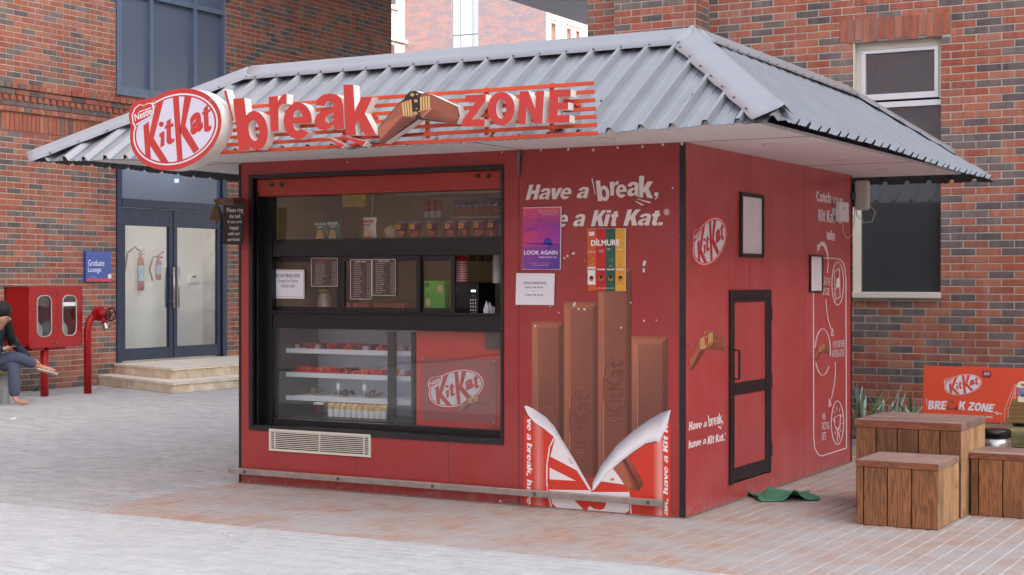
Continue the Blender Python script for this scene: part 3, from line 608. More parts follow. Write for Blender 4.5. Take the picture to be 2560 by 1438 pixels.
# standpipe
sp = thing('fire_standpipe', 'red fire standpipe with bent head and black valve wheel by the wall', 'standpipe', (-11.49, 6.36, 0))
MB().tube([(-11.49, 6.36, 0), (-11.49, 6.36, 0.85), (-11.49, 6.375, 0.95), (-11.48, 6.42, 1.03), (-11.46, 6.50, 1.09)], [0.052, 0.052, 0.052, 0.05, 0.05], 16).build('pipe', M['fire'], sp, smooth=True)
for z_ in (0.58, 0.86): MB().tube([(-11.49, 6.36, z_), (-11.49, 6.36, z_ + 0.012)], 0.056, 16).build('weld_collar', M['fire'], sp)
dv = Vector((0.95, -0.1, -0.03)).normalized(); c0 = Vector((-11.455, 6.51, 1.09))
MB().tube([c0, c0 + dv * 0.025], 0.1, 20).tube([c0 + dv * 0.032, c0 + dv * 0.055], 0.105, 20).build('flange', M['fire'], sp)
MB().tube([c0 + dv * 0.055, c0 + dv * 0.13, c0 + dv * 0.15, c0 + dv * 0.22], [0.062, 0.07, 0.05, 0.045], 14).build('valve_body', M['fire'], sp, smooth=True)
MB().tube([c0 + dv * 0.12 - Z * 0.03, c0 + dv * 0.17 - Z * 0.14], [0.045, 0.04], 12).build('outlet', M['fire'], sp, smooth=True)
MB().tube([c0 + dv * 0.165 - Z * 0.13, c0 + dv * 0.19 - Z * 0.2, c0 + dv * 0.2 - Z * 0.22], [0.046, 0.046, 0.03], 12).bar(c0 + dv * 0.2 - Z * 0.15, c0 + dv * 0.29 - Z * 0.17, 0.02, 0.03).build('coupling', M['steel'], sp, smooth=False)
wc = c0 + dv * 0.27; wa = dv; wb = wa.cross(Z).normalized(); wv_ = wa.cross(wb)
MB().tube([wc + (wb * math.cos(t) + wv_ * math.sin(t)) * 0.085 for t in [2 * math.pi * i / 24 for i in range(25)]], 0.012, 8, cap=False).tube([c0 + dv * 0.2, wc], 0.012, 8).build('wheel', M['blackin'], sp, smooth=True)
for i in range(5):
    t = 2 * math.pi * i / 5; MB().bar(wc, wc + (wb * math.cos(t) + wv_ * math.sin(t)) * 0.08, 0.016, 0.01).build('spoke', M['blackin'], sp)
# ================================================================== RIGHT BUILDING
RY = 6.1
rb = thing('brick_building', 'orange and dark brick building on the right behind the bench, with a white framed window', 'building', (1, RY, 0))
wx0, wx1, wz_0, wz_1 = -0.735, 0.147, 1.43, 3.955
MB().box(-3.74, wx0, RY + 0.006, RY + 5, 0, 7.2).box(wx1, 9, RY + 0.006, RY + 5, 0, 7.2).box(wx0, wx1, RY + 0.006, RY + 5, 0, wz_0 - 0.005).box(wx0, wx1, RY + 0.006, RY + 5, wz_1 + 0.004, 7.2).box(-3.245, -2.309, 5.756, RY + 0.006, 0, 7.2).build('wall', M['mortar'], rb)
o1 = Vector((0, RY + 0.006, 0)); tr_ = tone_mix(0.36)
bf = Field('brick', M['brick'])
ops = [(wx0, wx1, wz_0 - 0.09, wz_1 + 0.004), (-0.872, 0.25, wz_1, wz_1 + 0.235)]
bf.rows(o1, X, Z, -Y, -2.3, 9, 0, 7.2, 0.244, 0.0745, 0.0115, 0.006, tr_, ops)
bf.rows(o1, X, Z, -Y, -3.74, -3.25, 2.3, 7.2, 0.244, 0.0745, 0.0115, 0.006, tr_)
bf.rows(Vector((0, 5.756, 0)), X, Z, -Y, -3.244, -2.303, 2.2, 7.2, 0.244, 0.0745, 0.0115, 0.006, tr_)
bf.rows(Vector((-2.309, 0, 0)), Y, Z, X, 5.752, RY, 2.2, 7.2, 0.244, 0.0745, 0.0115, 0.006, tr_, stag=0.25)
bf.build(rb)
sf = Field('soldier_brick', M['brick'], occl=False)
for i in range(14):
    a = -0.872 + i * 1.12 / 14; sf.piece(o1, X, Z, -Y, a, a + 0.072, wz_1 + 0.004 - 0.015 * math.sin(i * 2.3), wz_1 + 0.232, 0.012, random.choice(LBRED[:5]))
sf.build(rb)
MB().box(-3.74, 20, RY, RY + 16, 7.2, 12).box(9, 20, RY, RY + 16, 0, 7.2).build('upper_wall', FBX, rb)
MB().box(wx0, wx1, RY + 0.01, RY + 0.16, wz_1, wz_1 + 0.004).build('lintel_soffit', M['concrete'], rb)
wn = MB().box(wx0, wx0 + 0.05, RY + 0.1, RY + 0.16, wz_0, wz_1).box(wx1 - 0.04, wx1, RY + 0.1, RY + 0.16, 3.36, wz_1).box(wx0 + 0.05, wx1 - 0.04, RY + 0.1, RY + 0.16, wz_1 - 0.07, wz_1).box(wx0, wx0 + 0.012, RY + 0.0, RY + 0.1, wz_0, wz_1)
wo_ = wn.build('window', M['cream'], rb)
MB().box(wx0 + 0.055, wx0 + 0.1, RY + 0.09, RY + 0.14, 3.37, wz_1 - 0.075).box(wx1 - 0.085, wx1 - 0.045, RY + 0.09, RY + 0.14, 3.37, wz_1 - 0.075).box(wx0 + 0.1, wx1 - 0.085, RY + 0.09, RY + 0.14, 3.37, 3.43).box(wx0 + 0.1, wx1 - 0.085, RY + 0.09, RY + 0.14, wz_1 - 0.11, wz_1 - 0.075).box(wx0 + 0.05, wx1, RY + 0.08, RY + 0.15, 3.29, 3.345).build('sash', M['alu'], wo_)
MB().box(wx0 + 0.1, wx1 - 0.085, RY + 0.125, RY + 0.13, 3.43, wz_1 - 0.11).build('pane', G['coated'], wo_, label='upper window pane')
MB().box(wx0 + 0.05, wx1, RY + 0.13, RY + 0.135, wz_0, 3.29).build('pane', G['coated'], wo_, label='tall lower window pane')
MB().box(wx0 - 0.01, wx1 + 0.006, RY - 0.06, RY + 0.15, wz_0 - 0.06, wz_0).build('sill', M['cream'], wo_, bevel=0.004)
MB().box(wx0 - 0.5, wx1 + 0.5, RY + 0.9, RY + 0.95, 0.5, 5).box(wx0 - .5, wx0 - .45, RY + .17, RY + .9, .5, 5).build('dark_backing', M['dark'], wo_)  # dark sheets stand in for the unlit room behind this window
cn = thing('roof_canopy', 'dark blue grey roof overhang jutting out high above the gap between the buildings', 'canopy', (-8, 20, 7.5))
MB().prism([(-12.4, 10, 7.55), (2, 10, 7.55), (2, 27, 7.55), (-12.4, 27, 7.55)], (0, 0, 0.5)).build('underside', mat('canopy_grey', '#3f4a63', 0.5, var=0.03), cn)
MB().prism([(-8.2, 17.0, 7.54), (-8.1, 31, 7.54), (-3, 31, 7.2), (-3, 17.0, 7.2)], (0, 0, 0.02)).build('soffit_panel', mat('canopy_panel', '#66718a', 0.5, var=0.03), cn)

# ================================================================== FAR BUILDING
fb = thing('brick_building', 'far brick building seen above the roof, with a tall pale glazed strip', 'building', (-37, 60, 0))
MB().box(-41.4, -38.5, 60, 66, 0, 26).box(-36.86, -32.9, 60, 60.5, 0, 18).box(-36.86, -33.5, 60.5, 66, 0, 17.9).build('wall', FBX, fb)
wl = MB()
zz = [0, 9, 12.8, 13.75, 15.15]
FY = [(60.55, 61.05), (62.3, 62.75), (63.35, 63.75)]
ys = [60.5] + [q for p_ in FY for q in p_] + [66.5]
for i in range(0, len(ys), 2): wl.box(-33.4, -32.905, ys[i], ys[i + 1], 0, 18)
for a, b in FY: wl.box(-33.4, -32.905, a, b, 14.62 if a < 61 else 14.6, 18)
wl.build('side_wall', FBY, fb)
for a, b in FY: MB().box(-33.3, -33.2, a, b, 8, 14.62).build('window', M['cream'], fb)
for a, b in ((60.5, 61.3), (62.2, 64.0)): MB().box(-32.905, -32.82, a, b, 14.78, 14.83).build('ledge', M['concrete'], fb)
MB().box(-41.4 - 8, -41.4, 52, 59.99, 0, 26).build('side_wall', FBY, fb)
MB().box(-41.4, -41.2, 56, 60, 14.1, 14.25).box(-41.4, -41.25, 57, 59.3, 15.75, 15.95).build('ledge', M['cream'], fb)
MB().box(-41.41, -41.38, 58.6, 59.1, 16, 17.6).box(-41.41, -41.38, 58.7, 59.0, 10, 13.9).build('window', M['dark'], fb)
cgl = mat('curtain_glass', '#b8c8da', 0.25, var=0.06, scale=0.6, stretch=(4, 1, 0.3)); 
gx = [-38.5, -38.02, -37.25, -36.86]; gz = [0, 5, 9.5, 12.55, 14.3, 16.9, 20]
for i in range(3):
    for j in range(6):
        MB().box(gx[i] + 0.015, gx[i + 1] - 0.015, 60.1, 60.15, gz[j] + 0.02, gz[j + 1] - 0.02).build('pane', cgl, fb)
MB().box(-38.5, -36.86, 60.2, 60.25, 0, 20).build('mullion_frame', M['blue'], fb)
# block to the right of the square: it shades the whole place; opposite block behind the viewer, seen in the windows
sb = thing('brick_building', 'tall brick block closing the right side of the square, outside the view', 'building', (52, 0, 0))
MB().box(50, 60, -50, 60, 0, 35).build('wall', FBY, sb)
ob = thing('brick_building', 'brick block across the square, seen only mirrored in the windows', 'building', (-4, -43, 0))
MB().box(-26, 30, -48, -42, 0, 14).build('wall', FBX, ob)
for i in range(7):
    for z_ in (1.0, 4.8):
        MB().box(-14 + i * 4.6, -12.4 + i * 4.6, -42.0, -41.95, z_, z_ + 2.3).build('window', cgl, ob)

# ================================================================== KIOSK
K = thing('kiosk', 'red snack kiosk with hipped grey metal roof, serving window and chocolate bar wall print', 'kiosk', (-1.83, 1.8, 0))
KW, KD, KH = 3.67, 3.63, 2.445
WX0, WX1, WZ0, WZ1 = -3.54, -1.37, 0.445, 2.32          # window opening
T_ = 0.05
MB().box(-KW + 0.012, WX0, 0, T_, 0, KH).build('front_panel', M['red'], K)
MB().box(WX0, WX1, 0, T_, 0, WZ0).build('front_panel', M['red'], K)
MB().box(WX0, WX1, 0, T_, WZ1, KH).build('front_panel', M['red'], K)
MB().box(WX1, -1.232, 0, T_, 0, KH).build('front_panel', M['red'], K)
MB().box(-1.228, -0.03, 0, T_, 0, KH).build('front_panel', M['red'], K)
for a, b in ((0.012, 0.782), (1.612, 2.395), (2.4, KD)): MB().box(-T_, 0, a, b, 0, KH).build('side_panel', M['redside_lit'], K)
MB().box(-T_, 0, 0.784, 1.609, 1.48, KH).build('side_panel', M['redside_lit'], K); MB().box(-T_, 0, 0.784, 1.609, 0, 0.128).build('side_panel', M['redside_lit'], K)
MB().box(-KW, -KW + T_, T_, KD, 0, KH).box(-KW + T_, -T_, KD - T_, KD, 0, KH).build('rear_panel', M['dark'], K)
for q_ in ((-0.032, 0.005, -0.006, 0.012), (-KW - 0.004, -KW + 0.014, -0.006, 0.02), (-0.01, 0.006, KD - 0.012, KD + 0.004)): MB().box(*q_, 0, KH - 0.01).build('corner_trim', M['black'], K)
MB().box(-KW - 0.01, 0.01, -0.02, 0.0, 0, 0.006).box(0.0, 0.02, 0, KD, 0, 0.006).build('dust_shade_strip', M['dirtshade'], K)  # base dust strip, its colour also carries the contact shade
# soffit
MB().box(-4.52, 0.84, -0.98, 3.98, KH, KH + 0.02).build('soffit', M['soffit'], K)
for (a, b) in ((-1.2, -1.2), (0, 0)):
    pass
sj = MB().box(-1.2, -1.192, -0.98, 0, KH - 0.002, KH).box(0.005, 0.84, -0.004, 0.004, KH - 0.002, KH).box(0.005, 0.84, 2.404, 2.412, KH - 0.002, KH).box(-4.52, -KW, -0.004, 0.004, KH - 0.002, KH)
sj.prism([(-KW, 0, KH - 0.002), (-4.5, -0.95, KH - .002), (-4.494, -0.956, KH - .002), (-KW + .006, -.006, KH - .002)], (0, 0, 0.002))
sj.build('soffit_joint', M['dark'], K)
for (x_, y_) in ((-0.325, -0.5), (-1.807, -0.43), (-2.532, -0.34), (0.45, 0.4), (0.42, 2.0), (0.42, 3.1), (-4.0, -0.4), (-4.0, 0.6)):
    c_ = Vector((x_, y_, KH))
    l_ = MB().tube([c_ - Z * 0.004, c_], 0.06, 24).build('downlight', mat('downlight_ring', '#c4b8b4', 0.4, var=0) if 'dl' not in M else M['dl'], K)
    M['dl'] = l_.data.materials[0]
    MB().tube([c_ - Z * 0.006, c_ - Z * 0.004], 0.048, 24).build('diffuser', M['soffit'], l_)
# roof
EZ, TZ = 2.425, 3.11
E4 = [Vector((-4.76, -1.08, EZ + .003)), Vector((1.09, -1.13, EZ + 0.005)), Vector((0.97, 4.62, EZ - .005)), Vector((-4.8, 4.72, EZ - .04))]
T4 = [Vector((-3.55, 0.0, TZ)), Vector((0.08, -0.02, TZ)), Vector((0.03, 3.42, TZ)), Vector((-3.55, 3.42, TZ))]
def rib(s, pitch=0.2):
    q = s % pitch
    return 1.0 if False else q
def slope(i, name):
    a, b, ta, tb = E4[i], E4[(i + 1) % 4], T4[i], T4[(i + 1) % 4]
    ed = (b - a); Lg = ed.length; ed.normalize(); up = ta - a; up = up - ed * up.dot(ed); Ls = up.length; up.normalize(); nn = ed.cross(up)
    ia = (ta - a).dot(ed); ib = Lg - (tb - a).dot(ed)
    ss = []; s = 0.03
    prof = [(0.0, 0), (0.035, 0), (0.04, 0.004), (0.055, 0.004), (0.06, 0), (0.095, 0), (0.1, 0.004), (0.115, 0.004), (0.12, 0), (0.135, 0), (0.152, 0.036), (0.176, 0.036), (0.193, 0)]
    k = 0
    while True:
        base = k * 0.2
        for q, h in prof:
            if base + q < Lg: ss.append((base + q, h))
        if base > Lg: break
        k += 1
    ss.append((Lg, 0)); N_ = 8
    for kind in ('roof_sheet', 'sheet_underside'):
        mb = MB(); off = 0 if kind == 'roof_sheet' else -0.0025
        for j, (s, h) in enumerate(ss):
            tm = min(1.0, s / ia if ia > 0 else 1, (Lg - s) / ib if ib > 0 else 1); tm = max(tm, 0.0)
            for q in range(N_ + 1):
                t = tm * q / N_
                sag = (-0.028 * math.sin(math.pi * min(1, s / Lg)) ** 0.6 - 0.006 * math.sin(s * 2.1 + i) ) * (1 - t) ** 2 if i == 0 else -0.008 * math.sin(s * 1.7 + i) * (1 - t) ** 2
                ext = 0.006 * math.sin(s * 13.7 + i) if q == 0 else 0
                p = a + ed * s + up * (Ls * t - ext) + nn * (h + off) + Z * sag
                mb.v.append(tuple(p))
        n = N_ + 1
        for j in range(len(ss) - 1):
            for q in range(N_):
                mb.f.append([j * n + q, (j + 1) * n + q, (j + 1) * n + q + 1, j * n + q + 1]); mb.c.append(None)
        mb.build(kind, M['zinc'] if kind == 'roof_sheet' else M['under'], K)
    return ed, up, nn, Lg, Ls, ia
SL = [slope(i, '') for i in range(4)]
def flash(p, q, d1, d2, w1, w2, name, scr=True, lift=0.04, seed=0, n1=None, n2=None):
    """bent flashing along p->q with flaps towards d1 (on plane normal n1) and d2"""
    mb = MB(); n = 26; rows_ = []
    rnd = random.Random(seed); crest = (n1 + n2).normalized()
    for i in range(n + 1):
        t = i / n; c = p.lerp(q, t)
        wv = 0.006 * math.sin(t * 31 + seed) + rnd.uniform(-0.003, 0.003); wv2 = 0.006 * math.sin(t * 27 + 2 + seed)
        rows_.append([c + d1 * (w1 + wv) + n1 * (lift - 0.003 + 0.5 * wv), c + d1 * w1 * 0.45 + n1 * (lift + 0.006), c + d1 * 0.03 + crest * (lift + 0.018), c + crest * (lift + 0.028), c + d2 * 0.03 + crest * (lift + 0.018), c + d2 * w2 * 0.45 + n2 * (lift + 0.006), c + d2 * (w2 + wv2) + n2 * (lift - 0.003 + 0.5 * wv2)])
    m_ = 7
    for r_ in rows_: mb.v += [tuple(x) for x in r_]
    for i in range(n):
        for j in range(m_ - 1): mb.f.append([i * m_ + j, i * m_ + j + 1, (i + 1) * m_ + j + 1, (i + 1) * m_ + j]); mb.c.append(None)
    o = mb.build(name, M['zincl'], K, smooth=True)
    sm = o.modifiers.new('thickness', 'SOLIDIFY'); sm.thickness = 0.002
    L_ = (q - p).length; k = int(L_ / 0.2)
    for i in range(k):
        c = p.lerp(q, (i + 0.75) / k) + d1 * (w1 - 0.02) + n1 * (lift + 0.002)
        if scr: screw(c, n1)
_sc = []
def screw(c, n):
    if not _sc:
        s = MB().tube([Vector((0, 0, 0)), Vector((0, 0, 0.003)), Vector((0, 0, 0.0031)), Vector((0, 0, 0.01))], [0.009, 0.009, 0.005, 0.004], 8)
        o = s.build('screw', M['screw'], K, local=True); _sc.append(o.data)
    else:
        o = bpy.data.objects.new('screw', _sc[0]); col.objects.link(o); o.parent = K
    o.location = c - ORG[K.name]; o.rotation_euler = n.to_track_quat('Z', 'Y').to_euler()
F0, F1, F3 = SL[0], SL[1], SL[3]
up0, up1, up3 = F0[1], F1[1], F3[1]
SL2 = SL[2]
def hip(i, w1, w2, seed):      # hip between slope i-1 and slope i, at corner i
    a, t = E4[i], T4[i]; A = SL[i - 1]; B = SL[i]
    h = (t - a).normalized()
    dA = (-A[0]); dA = (dA - h * dA.dot(h)).normalized(); dB = B[0] - h * B[0].dot(h); dB.normalize()
    return a + h * 0.0, t, dA, dB, A[2], B[2]
a, t, dA, dB, nA, nB = hip(1, 0, 0, 0); flash(a + (t - a) * 0.05, t + (t - a) * 0.05, dA, dB, 0.17, 0.05, 'hip_flashing', seed=1, n1=nA, n2=nB)
a, t, dA, dB, nA, nB = hip(0, 0, 0, 0); flash(a, t, dB, dA, 0.15, 0.10, 'hip_flashing', seed=2, n1=nB, n2=nA)
a, t, dA, dB, nA, nB = hip(2, 0, 0, 0); flash(a + (t - a) * 0.3, t, dA, dB, 0.07, 0.12, 'hip_flashing', seed=3, n1=nA, n2=nB)
a, t, dA, dB, nA, nB = hip(3, 0, 0, 0); flash(a, t, dA, dB, 0.10, 0.10, 'hip_flashing', scr=False, seed=4, n1=nA, n2=nB)
flash(T4[0], T4[1], -up0, Vector((0, 1, 0)), 0.17, 0.15, 'ridge_flashing', seed=5, n1=F0[2], n2=Z)
flash(T4[1], T4[2], -up1, Vector((-1, 0, 0)), 0.10, 0.15, 'ridge_flashing', seed=6, n1=F1[2], n2=Z)
flash(T4[3], T4[0], -up3, Vector((1, 0, 0)), 0.10, 0.15, 'ridge_flashing', scr=False, seed=7, n1=F3[2], n2=Z)
MB().prism([p_ + Z * 0.01 for p_ in T4], (0, 0, 0.012)).build('roof_top_sheet', M['zinc'], K)
for i in range(9):      # extra sheet screws on ribs
    s = 0.366 + 0.6 * i; screw(E4[0] + F0[0] * s + up0 * 0.35 + F0[2] * 0.028, F0[2])
    screw(E4[1] + F1[0] * s + up1 * 0.3 + F1[2] * 0.028, F1[2])
# window frame and shutter box
fm = MB().box(WX0 - 0.035, WX0 + 0.0, -0.012, 0.0, WZ0 - 0.035, WZ1 + 0.03).box(WX1, WX1 + 0.022, -0.012, 0.0, WZ0 - 0.035, WZ1 + 0.03).box(WX0, WX1, -0.012, 0.0, WZ1, WZ1 + 0.03).box(WX0, WX1, -0.012, 0.0, WZ0 - 0.035, WZ0)
wfr = fm.build('window_frame', M['black'], K, bevel=0.002)
MB().box(WX0, WX0 + 0.006, 0, 0.14, WZ0, WZ1).box(WX1 - 0.006, WX1, 0, 0.14, WZ0, WZ1).box(WX0, WX1, 0, 0.14, WZ0, WZ0 + 0.006).build('reveal', M['blackin'], wfr)
MB().box(WX0 + 0.006, WX0 + 0.1, 0.1, 0.16, WZ0, WZ1).box(WX0 + 0.02, WX0 + 0.03, 0.02, 0.1, WZ0, WZ1 - 0.1).build('shutter_guide', M['blackin'], wfr)
MB().box(WX0 + 0.01, WX1 - 0.006, 0.03, 0.1, WZ1 - 0.135, WZ1 - 0.004).build('shutter_box', mat('shutter_red', '#a83528', 0.4, var=0.1, scale=5, dirt='#8f2d22', dirtamt=0.4, dscale=4), wfr, bevel=0.01)
for a_ in (680, 705, 1195, 1222):
    c_ = at(a_, 462 if a_ < 800 else 440, y=0.03); MB().tube([c_, c_ + Vector((0, -0.01, 0))], 0.016, 10).build('shutter_bolt', M['dark'], wfr)
def ib(z0, z1, x0=WX0 + 0.1, x1=WX1 - 0.006, y0=0.11, y1=0.17): return (x0, x1, y0, y1, z0, z1)
MB().box(*ib(1.728, 1.85)).box(*ib(1.185, 1.30)).box(*ib(WZ0, WZ0 + 0.05)).box(*ib(1.30, 1.315, y0=0.09)).build('cross_bar', M['blackin'], wfr, bevel=0.003)
MB().box(WX0 + 0.1, WX1 - 0.01, 0.139, 0.145, 1.85, WZ1 - 0.1).build('pane', G['kiosk'], wfr, label='long upper window pane')
MB().box(WX0 + 0.1, WX1 - 0.01, 0.139, 0.145, WZ0 + 0.05, 1.185).build('pane', G['case'], wfr, label='large lower window pane')
for j, (u0, u1, yy) in enumerate(((665, 852, 0.16), (852, 1050, 0.12), (1045, 1137, 0.14))):
    a = at(u0, 700, y=yy).x; b = at(u1, 700, y=yy).x; f_ = 0.032
    s_ = MB().box(a, a + f_, yy, yy + 0.025, 1.316, 1.727).box(b - f_, b, yy, yy + 0.025, 1.316, 1.727).box(a + f_, b - f_, yy, yy + 0.025, 1.316, 1.316 + f_).box(a + f_, b - f_, yy, yy + 0.025, 1.727 - f_ * (1.2), 1.727)
    so_ = s_.build('sliding_sash', M['blackin'], wfr)
    MB().box(a + f_, b - f_, yy + 0.01, yy + 0.014, 1.316 + f_, 1.727 - f_ * 1.2).build('pane', G['kiosk'], so_)
# ventilation grille
a = at(674, 1072, y=-0.004); b = at(928, 1144, y=-0.004)
vx0, vx1, vz0, vz1 = a.x, b.x, 0.262, 0.428
vg = MB().box(vx0, vx1, -0.014, 0, vz0, vz0 + 0.018).box(vx0, vx1, -0.014, 0, vz1 - 0.018, vz1).box(vx0, vx0 + 0.018, -0.014, 0, vz0 + 0.018, vz1 - 0.018).box(vx1 - 0.018, vx1, -0.014, 0, vz0 + 0.018, vz1 - 0.018).build('vent_grille', M['cream'], K, bevel=0.002)
MB().box(vx0 + 0.018, vx1 - 0.018, -0.002, -0.001, vz0 + 0.018, vz1 - 0.018).build('vent_hole', mat('vent_dark', '#1c1410', 0.9, var=0), vg)
for i in range(9):
    z_ = vz0 + 0.027 + i * 0.0141; MB().box(vx0 + 0.018, vx1 - 0.018, -0.012, -0.004, z_, z_ + 0.006).build('slat', M['cream'], vg)
for t_ in (0.055, 0.5, 0.93): MB().box(vx0 + (vx1 - vx0) * t_, vx0 + (vx1 - vx0) * t_ + 0.008, -0.013, -0.003, vz0 + 0.018, vz1 - 0.018).build('divider', M['cream'], vg)
# bumper rail
br = MB().box(-3.72, -0.115, -0.085, -0.05, 0.078, 0.122).build('bumper_rail', M['steel'], K, bevel=0.003)
for u in (611, 845, 1081, 1336, 1620):
    c_ = at(u, 1190, y=-0.085); c_.z = 0.1
    MB().tube([c_, c_ - Y * 0.004], 0.014, 12).tube([c_ - Y * 0.004, c_ - Y * 0.012], 0.007, 6).build('bolt', M['screw'], br)
    MB().box(c_.x + 0.03, c_.x + 0.07, -0.05, 0, 0.085, 0.115).build('rail_bracket', M['steel'], br)
# service door on the side
dr = MB().box(0, 0.016, 0.784, 0.835, 0.128, 1.478).box(0, 0.016, 1.565, 1.609, 0.128, 1.478).box(0, 0.016, 0.835, 1.565, 1.42, 1.478).box(-0.04, -0.02, 0.784, 1.61, 0.128, 1.478)
dr.box(0, 0.012, 0.835, 0.87, 0.13, 1.42)
do = dr.build('service_door', M['black'], K, bevel=0.002)
MB().box(0, 0.014, 0.872, 1.5, 1.395, 1.418).box(0, 0.014, 0.872, 1.5, 0.745, 0.83).box(0, 0.014, 0.872, 1.5, 0.14, 0.235).box(0, 0.014, 1.5, 1.564, 0.14, 1.418).build('leaf_frame', M['black'], do, bevel=0.004)
MB().box(-0.015, 0.004, 0.87, 1.5, 0.83, 1.395).build('door_panel', M['redside_lit'], do); MB().box(-0.015, 0.004, 0.87, 1.5, 0.235, 0.745).build('door_panel', M['redside_lit'], do)
MB().tube([(0.012, 0.855, 1.06), (0.05, 0.86, 1.06), (0.05, 0.86, 0.86), (0.012, 0.855, 0.86)], 0.009, 6).build('handle', M['black'], do)
for z_ in (0.3, 0.8, 1.3): MB().tube([(0.012, 1.612, z_ - 0.05), (0.012, 1.612, z_ + 0.05)], 0.009, 8).build('hinge', M['black'], do)
# rivets on side and front panels
for (u, v) in ((1720, 591), (1720, 860), (1815, 597), (1810, 880), (2015, 612), (2012, 1003), (2010, 803)):
    c_ = at(u, v, x=0); MB().tube([c_, c_ + X * 0.004], 0.007, 8).build('rivet', M['screw'], K)
for (u, v) in ((1698, 590), (1695, 826), (1697, 1065), (1290, 597), (1290, 820), (1290, 1043), (1697, 1292), (1273, 1255), (1289, 1256)):
    c_ = at(u, v, y=0); MB().tube([c_, c_ - Y * 0.004], 0.007, 8).build('rivet', M['screw'], K)
for x_ in (-2.6, -1.8): MB().box(x_, x_ + 0.002, -0.001, 0.0, 0, WZ0 - 0.04).build('panel_seam', M['dark'], K)
MB().box(0, 0.001, 1.195, 1.197, 1.48, KH).build('panel_seam', M['dark'], K)

# ---------------------------------------------------------------- brand oval: traced once in its own plane
ZL = zc(300, 180, 3.879)
def logo(parent, box, mp, nrm, red='#c9302f', wht='#eceaf0', off=0.002, step=0.0006, m=None, halo=None, name='oval_logo', text=True):
    """box = corners (bl, br, tr, tl) in the target plane coordinates"""
    bl, br_, tr2, tl2 = box
    def q(x, y):   # zoom coordinates of the traced sign -> unit -> target
        a = (x - 95) / 890; b = 1 - (y - 155) / 800
        u = (bl[0] * (1 - a) + br_[0] * a) * (1 - b) + (tl2[0] * (1 - a) + tr2[0] * a) * b
        v = (bl[1] * (1 - a) + br_[1] * a) * (1 - b) + (tl2[1] * (1 - a) + tr2[1] * a) * b
        return (u, v)
    p = Print(lambda u, v: mp(*q(u, v)), nrm, off, step)
    el = lambda A, B, c, **k: p.ell(543, 557, A, B, c, n=48, **k)
    if halo: el((443, -77), (0, -390), halo)
    p.up(); el((411, -70), (0, -342), '#e9e6ec'); p.up(); el((397, -68), (0, -326), red); p.up(); el((380, -65), (0, -312), wht); p.up()
    p.pg([(232, 520), (286, 480), (308, 852), (253, 822)], red); p.pg([(345, 340), (372, 292), (432, 268), (334, 645), (482, 880), (412, 888), (292, 706), (292, 600)], red)
    p.pg([(519, 248), (576, 236), (616, 868), (562, 876)], red); p.pg([(632, 234), (702, 240), (640, 522), (776, 750), (722, 793), (588, 578)], red)
    if text:
        p.ell(407, 508, (25, 0), (0, -26), red, n=16)
        p.pg([(388, 598), (438, 572), (438, 712), (398, 738), (402, 632), (388, 632)], red)
        p.pg([(458, 480), (500, 452), (500, 505), (526, 498), (526, 528), (500, 538), (502, 640), (516, 655), (535, 640), (535, 672), (505, 700), (475, 705), (458, 680), (458, 550), (440, 555), (440, 525), (458, 518)], red)
        p.text('a', [(690, 628), (812, 560), (806, 360), (682, 428)], red, 0.05)
        p.pg([(815, 360), (858, 312), (862, 372), (888, 352), (888, 382), (862, 396), (868, 520), (880, 528), (892, 512), (893, 555), (868, 580), (830, 582), (822, 560), (818, 415), (803, 422), (803, 392), (817, 384)], red)
    p.up()
    H = [(160, 556), (128, 495), (121, 420), (148, 352), (198, 312), (240, 326), (272, 306), (325, 298), (338, 345), (335, 402), (302, 442), (222, 482), (182, 512)]
    p.pg(H, '#f0edf2'); p.up(); cx_, cy_ = 225, 400
    p.pg([(cx_ + (x - cx_) * 0.88, cy_ + (y - cy_) * 0.9) for x, y in H], red); p.up()
    p.text('Nestle', [(155, 480), (322, 408), (312, 338), (148, 412)], '#f0edf2', 0.02)
    p.pg([(195, 385), (312, 342), (313, 350), (196, 394)], '#f0edf2'); p.pg([(163, 508), (320, 418), (320, 426), (166, 522)], '#f0edf2')
    return p.build(name, m or M['print'], parent)
def qbox(u0, v0, u1, v1, s=0.0, sr=None):
    return [(u0, v1), (u1, v1 + s), (u1, v0 + s), (u0, v0)]

# ---------------------------------------------------------------- main sign (oval and letters)
SY = -1.20
os_ = thing('oval_sign', 'large red and white oval chocolate brand sign box at the left end of the sign', 'sign', at(440, 420, y=SY - 0.1))
def extr(pts, y0, y1): return MB().prism([(p.x, y0, p.z) for p in pts], (0, y1 - y0, 0))
osy = SY - 0.12
outl = []
for i in range(72):
    t = 2 * math.pi * i / 72; x, y = 543 + 443 * math.cos(t), 557 - 77 * math.cos(t) - 390 * math.sin(t)
    outl.append((x, y))
def bump(x, y):
    # the small lobe of the maker's heart at the upper left
    d = math.hypot(x - 215, y - 415)
    if d < 160: k = 160 / max(d, 1); return (215 + (x - 215) * min(k, 1.0 * k), 415 + (y - 415) * k)
    return (x, y)
lobe = [(98, 560), (106, 530), (92, 470), (88, 420), (100, 360), (130, 305), (170, 276), (205, 268), (232, 272), (262, 258), (300, 248), (345, 254)]
out2 = []
for (x, y) in outl:
    if y < 556 and x < 352 and not (x > 345 and y < 260): continue
    out2.append((x, y))
i0 = min(range(len(out2)), key=lambda i: abs(out2[i][0] - 352) + (1e4 if out2[i][1] > 400 else 0))
out2 = out2[:i0 + 1] + list(reversed(lobe)) + out2[i0 + 1:]
PTS = [at(*ZL(x, y)[0], y=osy) for x, y in out2]
extr(PTS, osy, SY).build('sign_box', M['signwhite'], os_)
pf = Print(onY(osy), -Y, 0.003, 0.0008); pf.pg([ZL(x, y)[0] for x, y in out2], '#c83c38'); pf.build('red_face', M['print'], os_)
lgm = lambda u, v: at(u, v, y=osy)
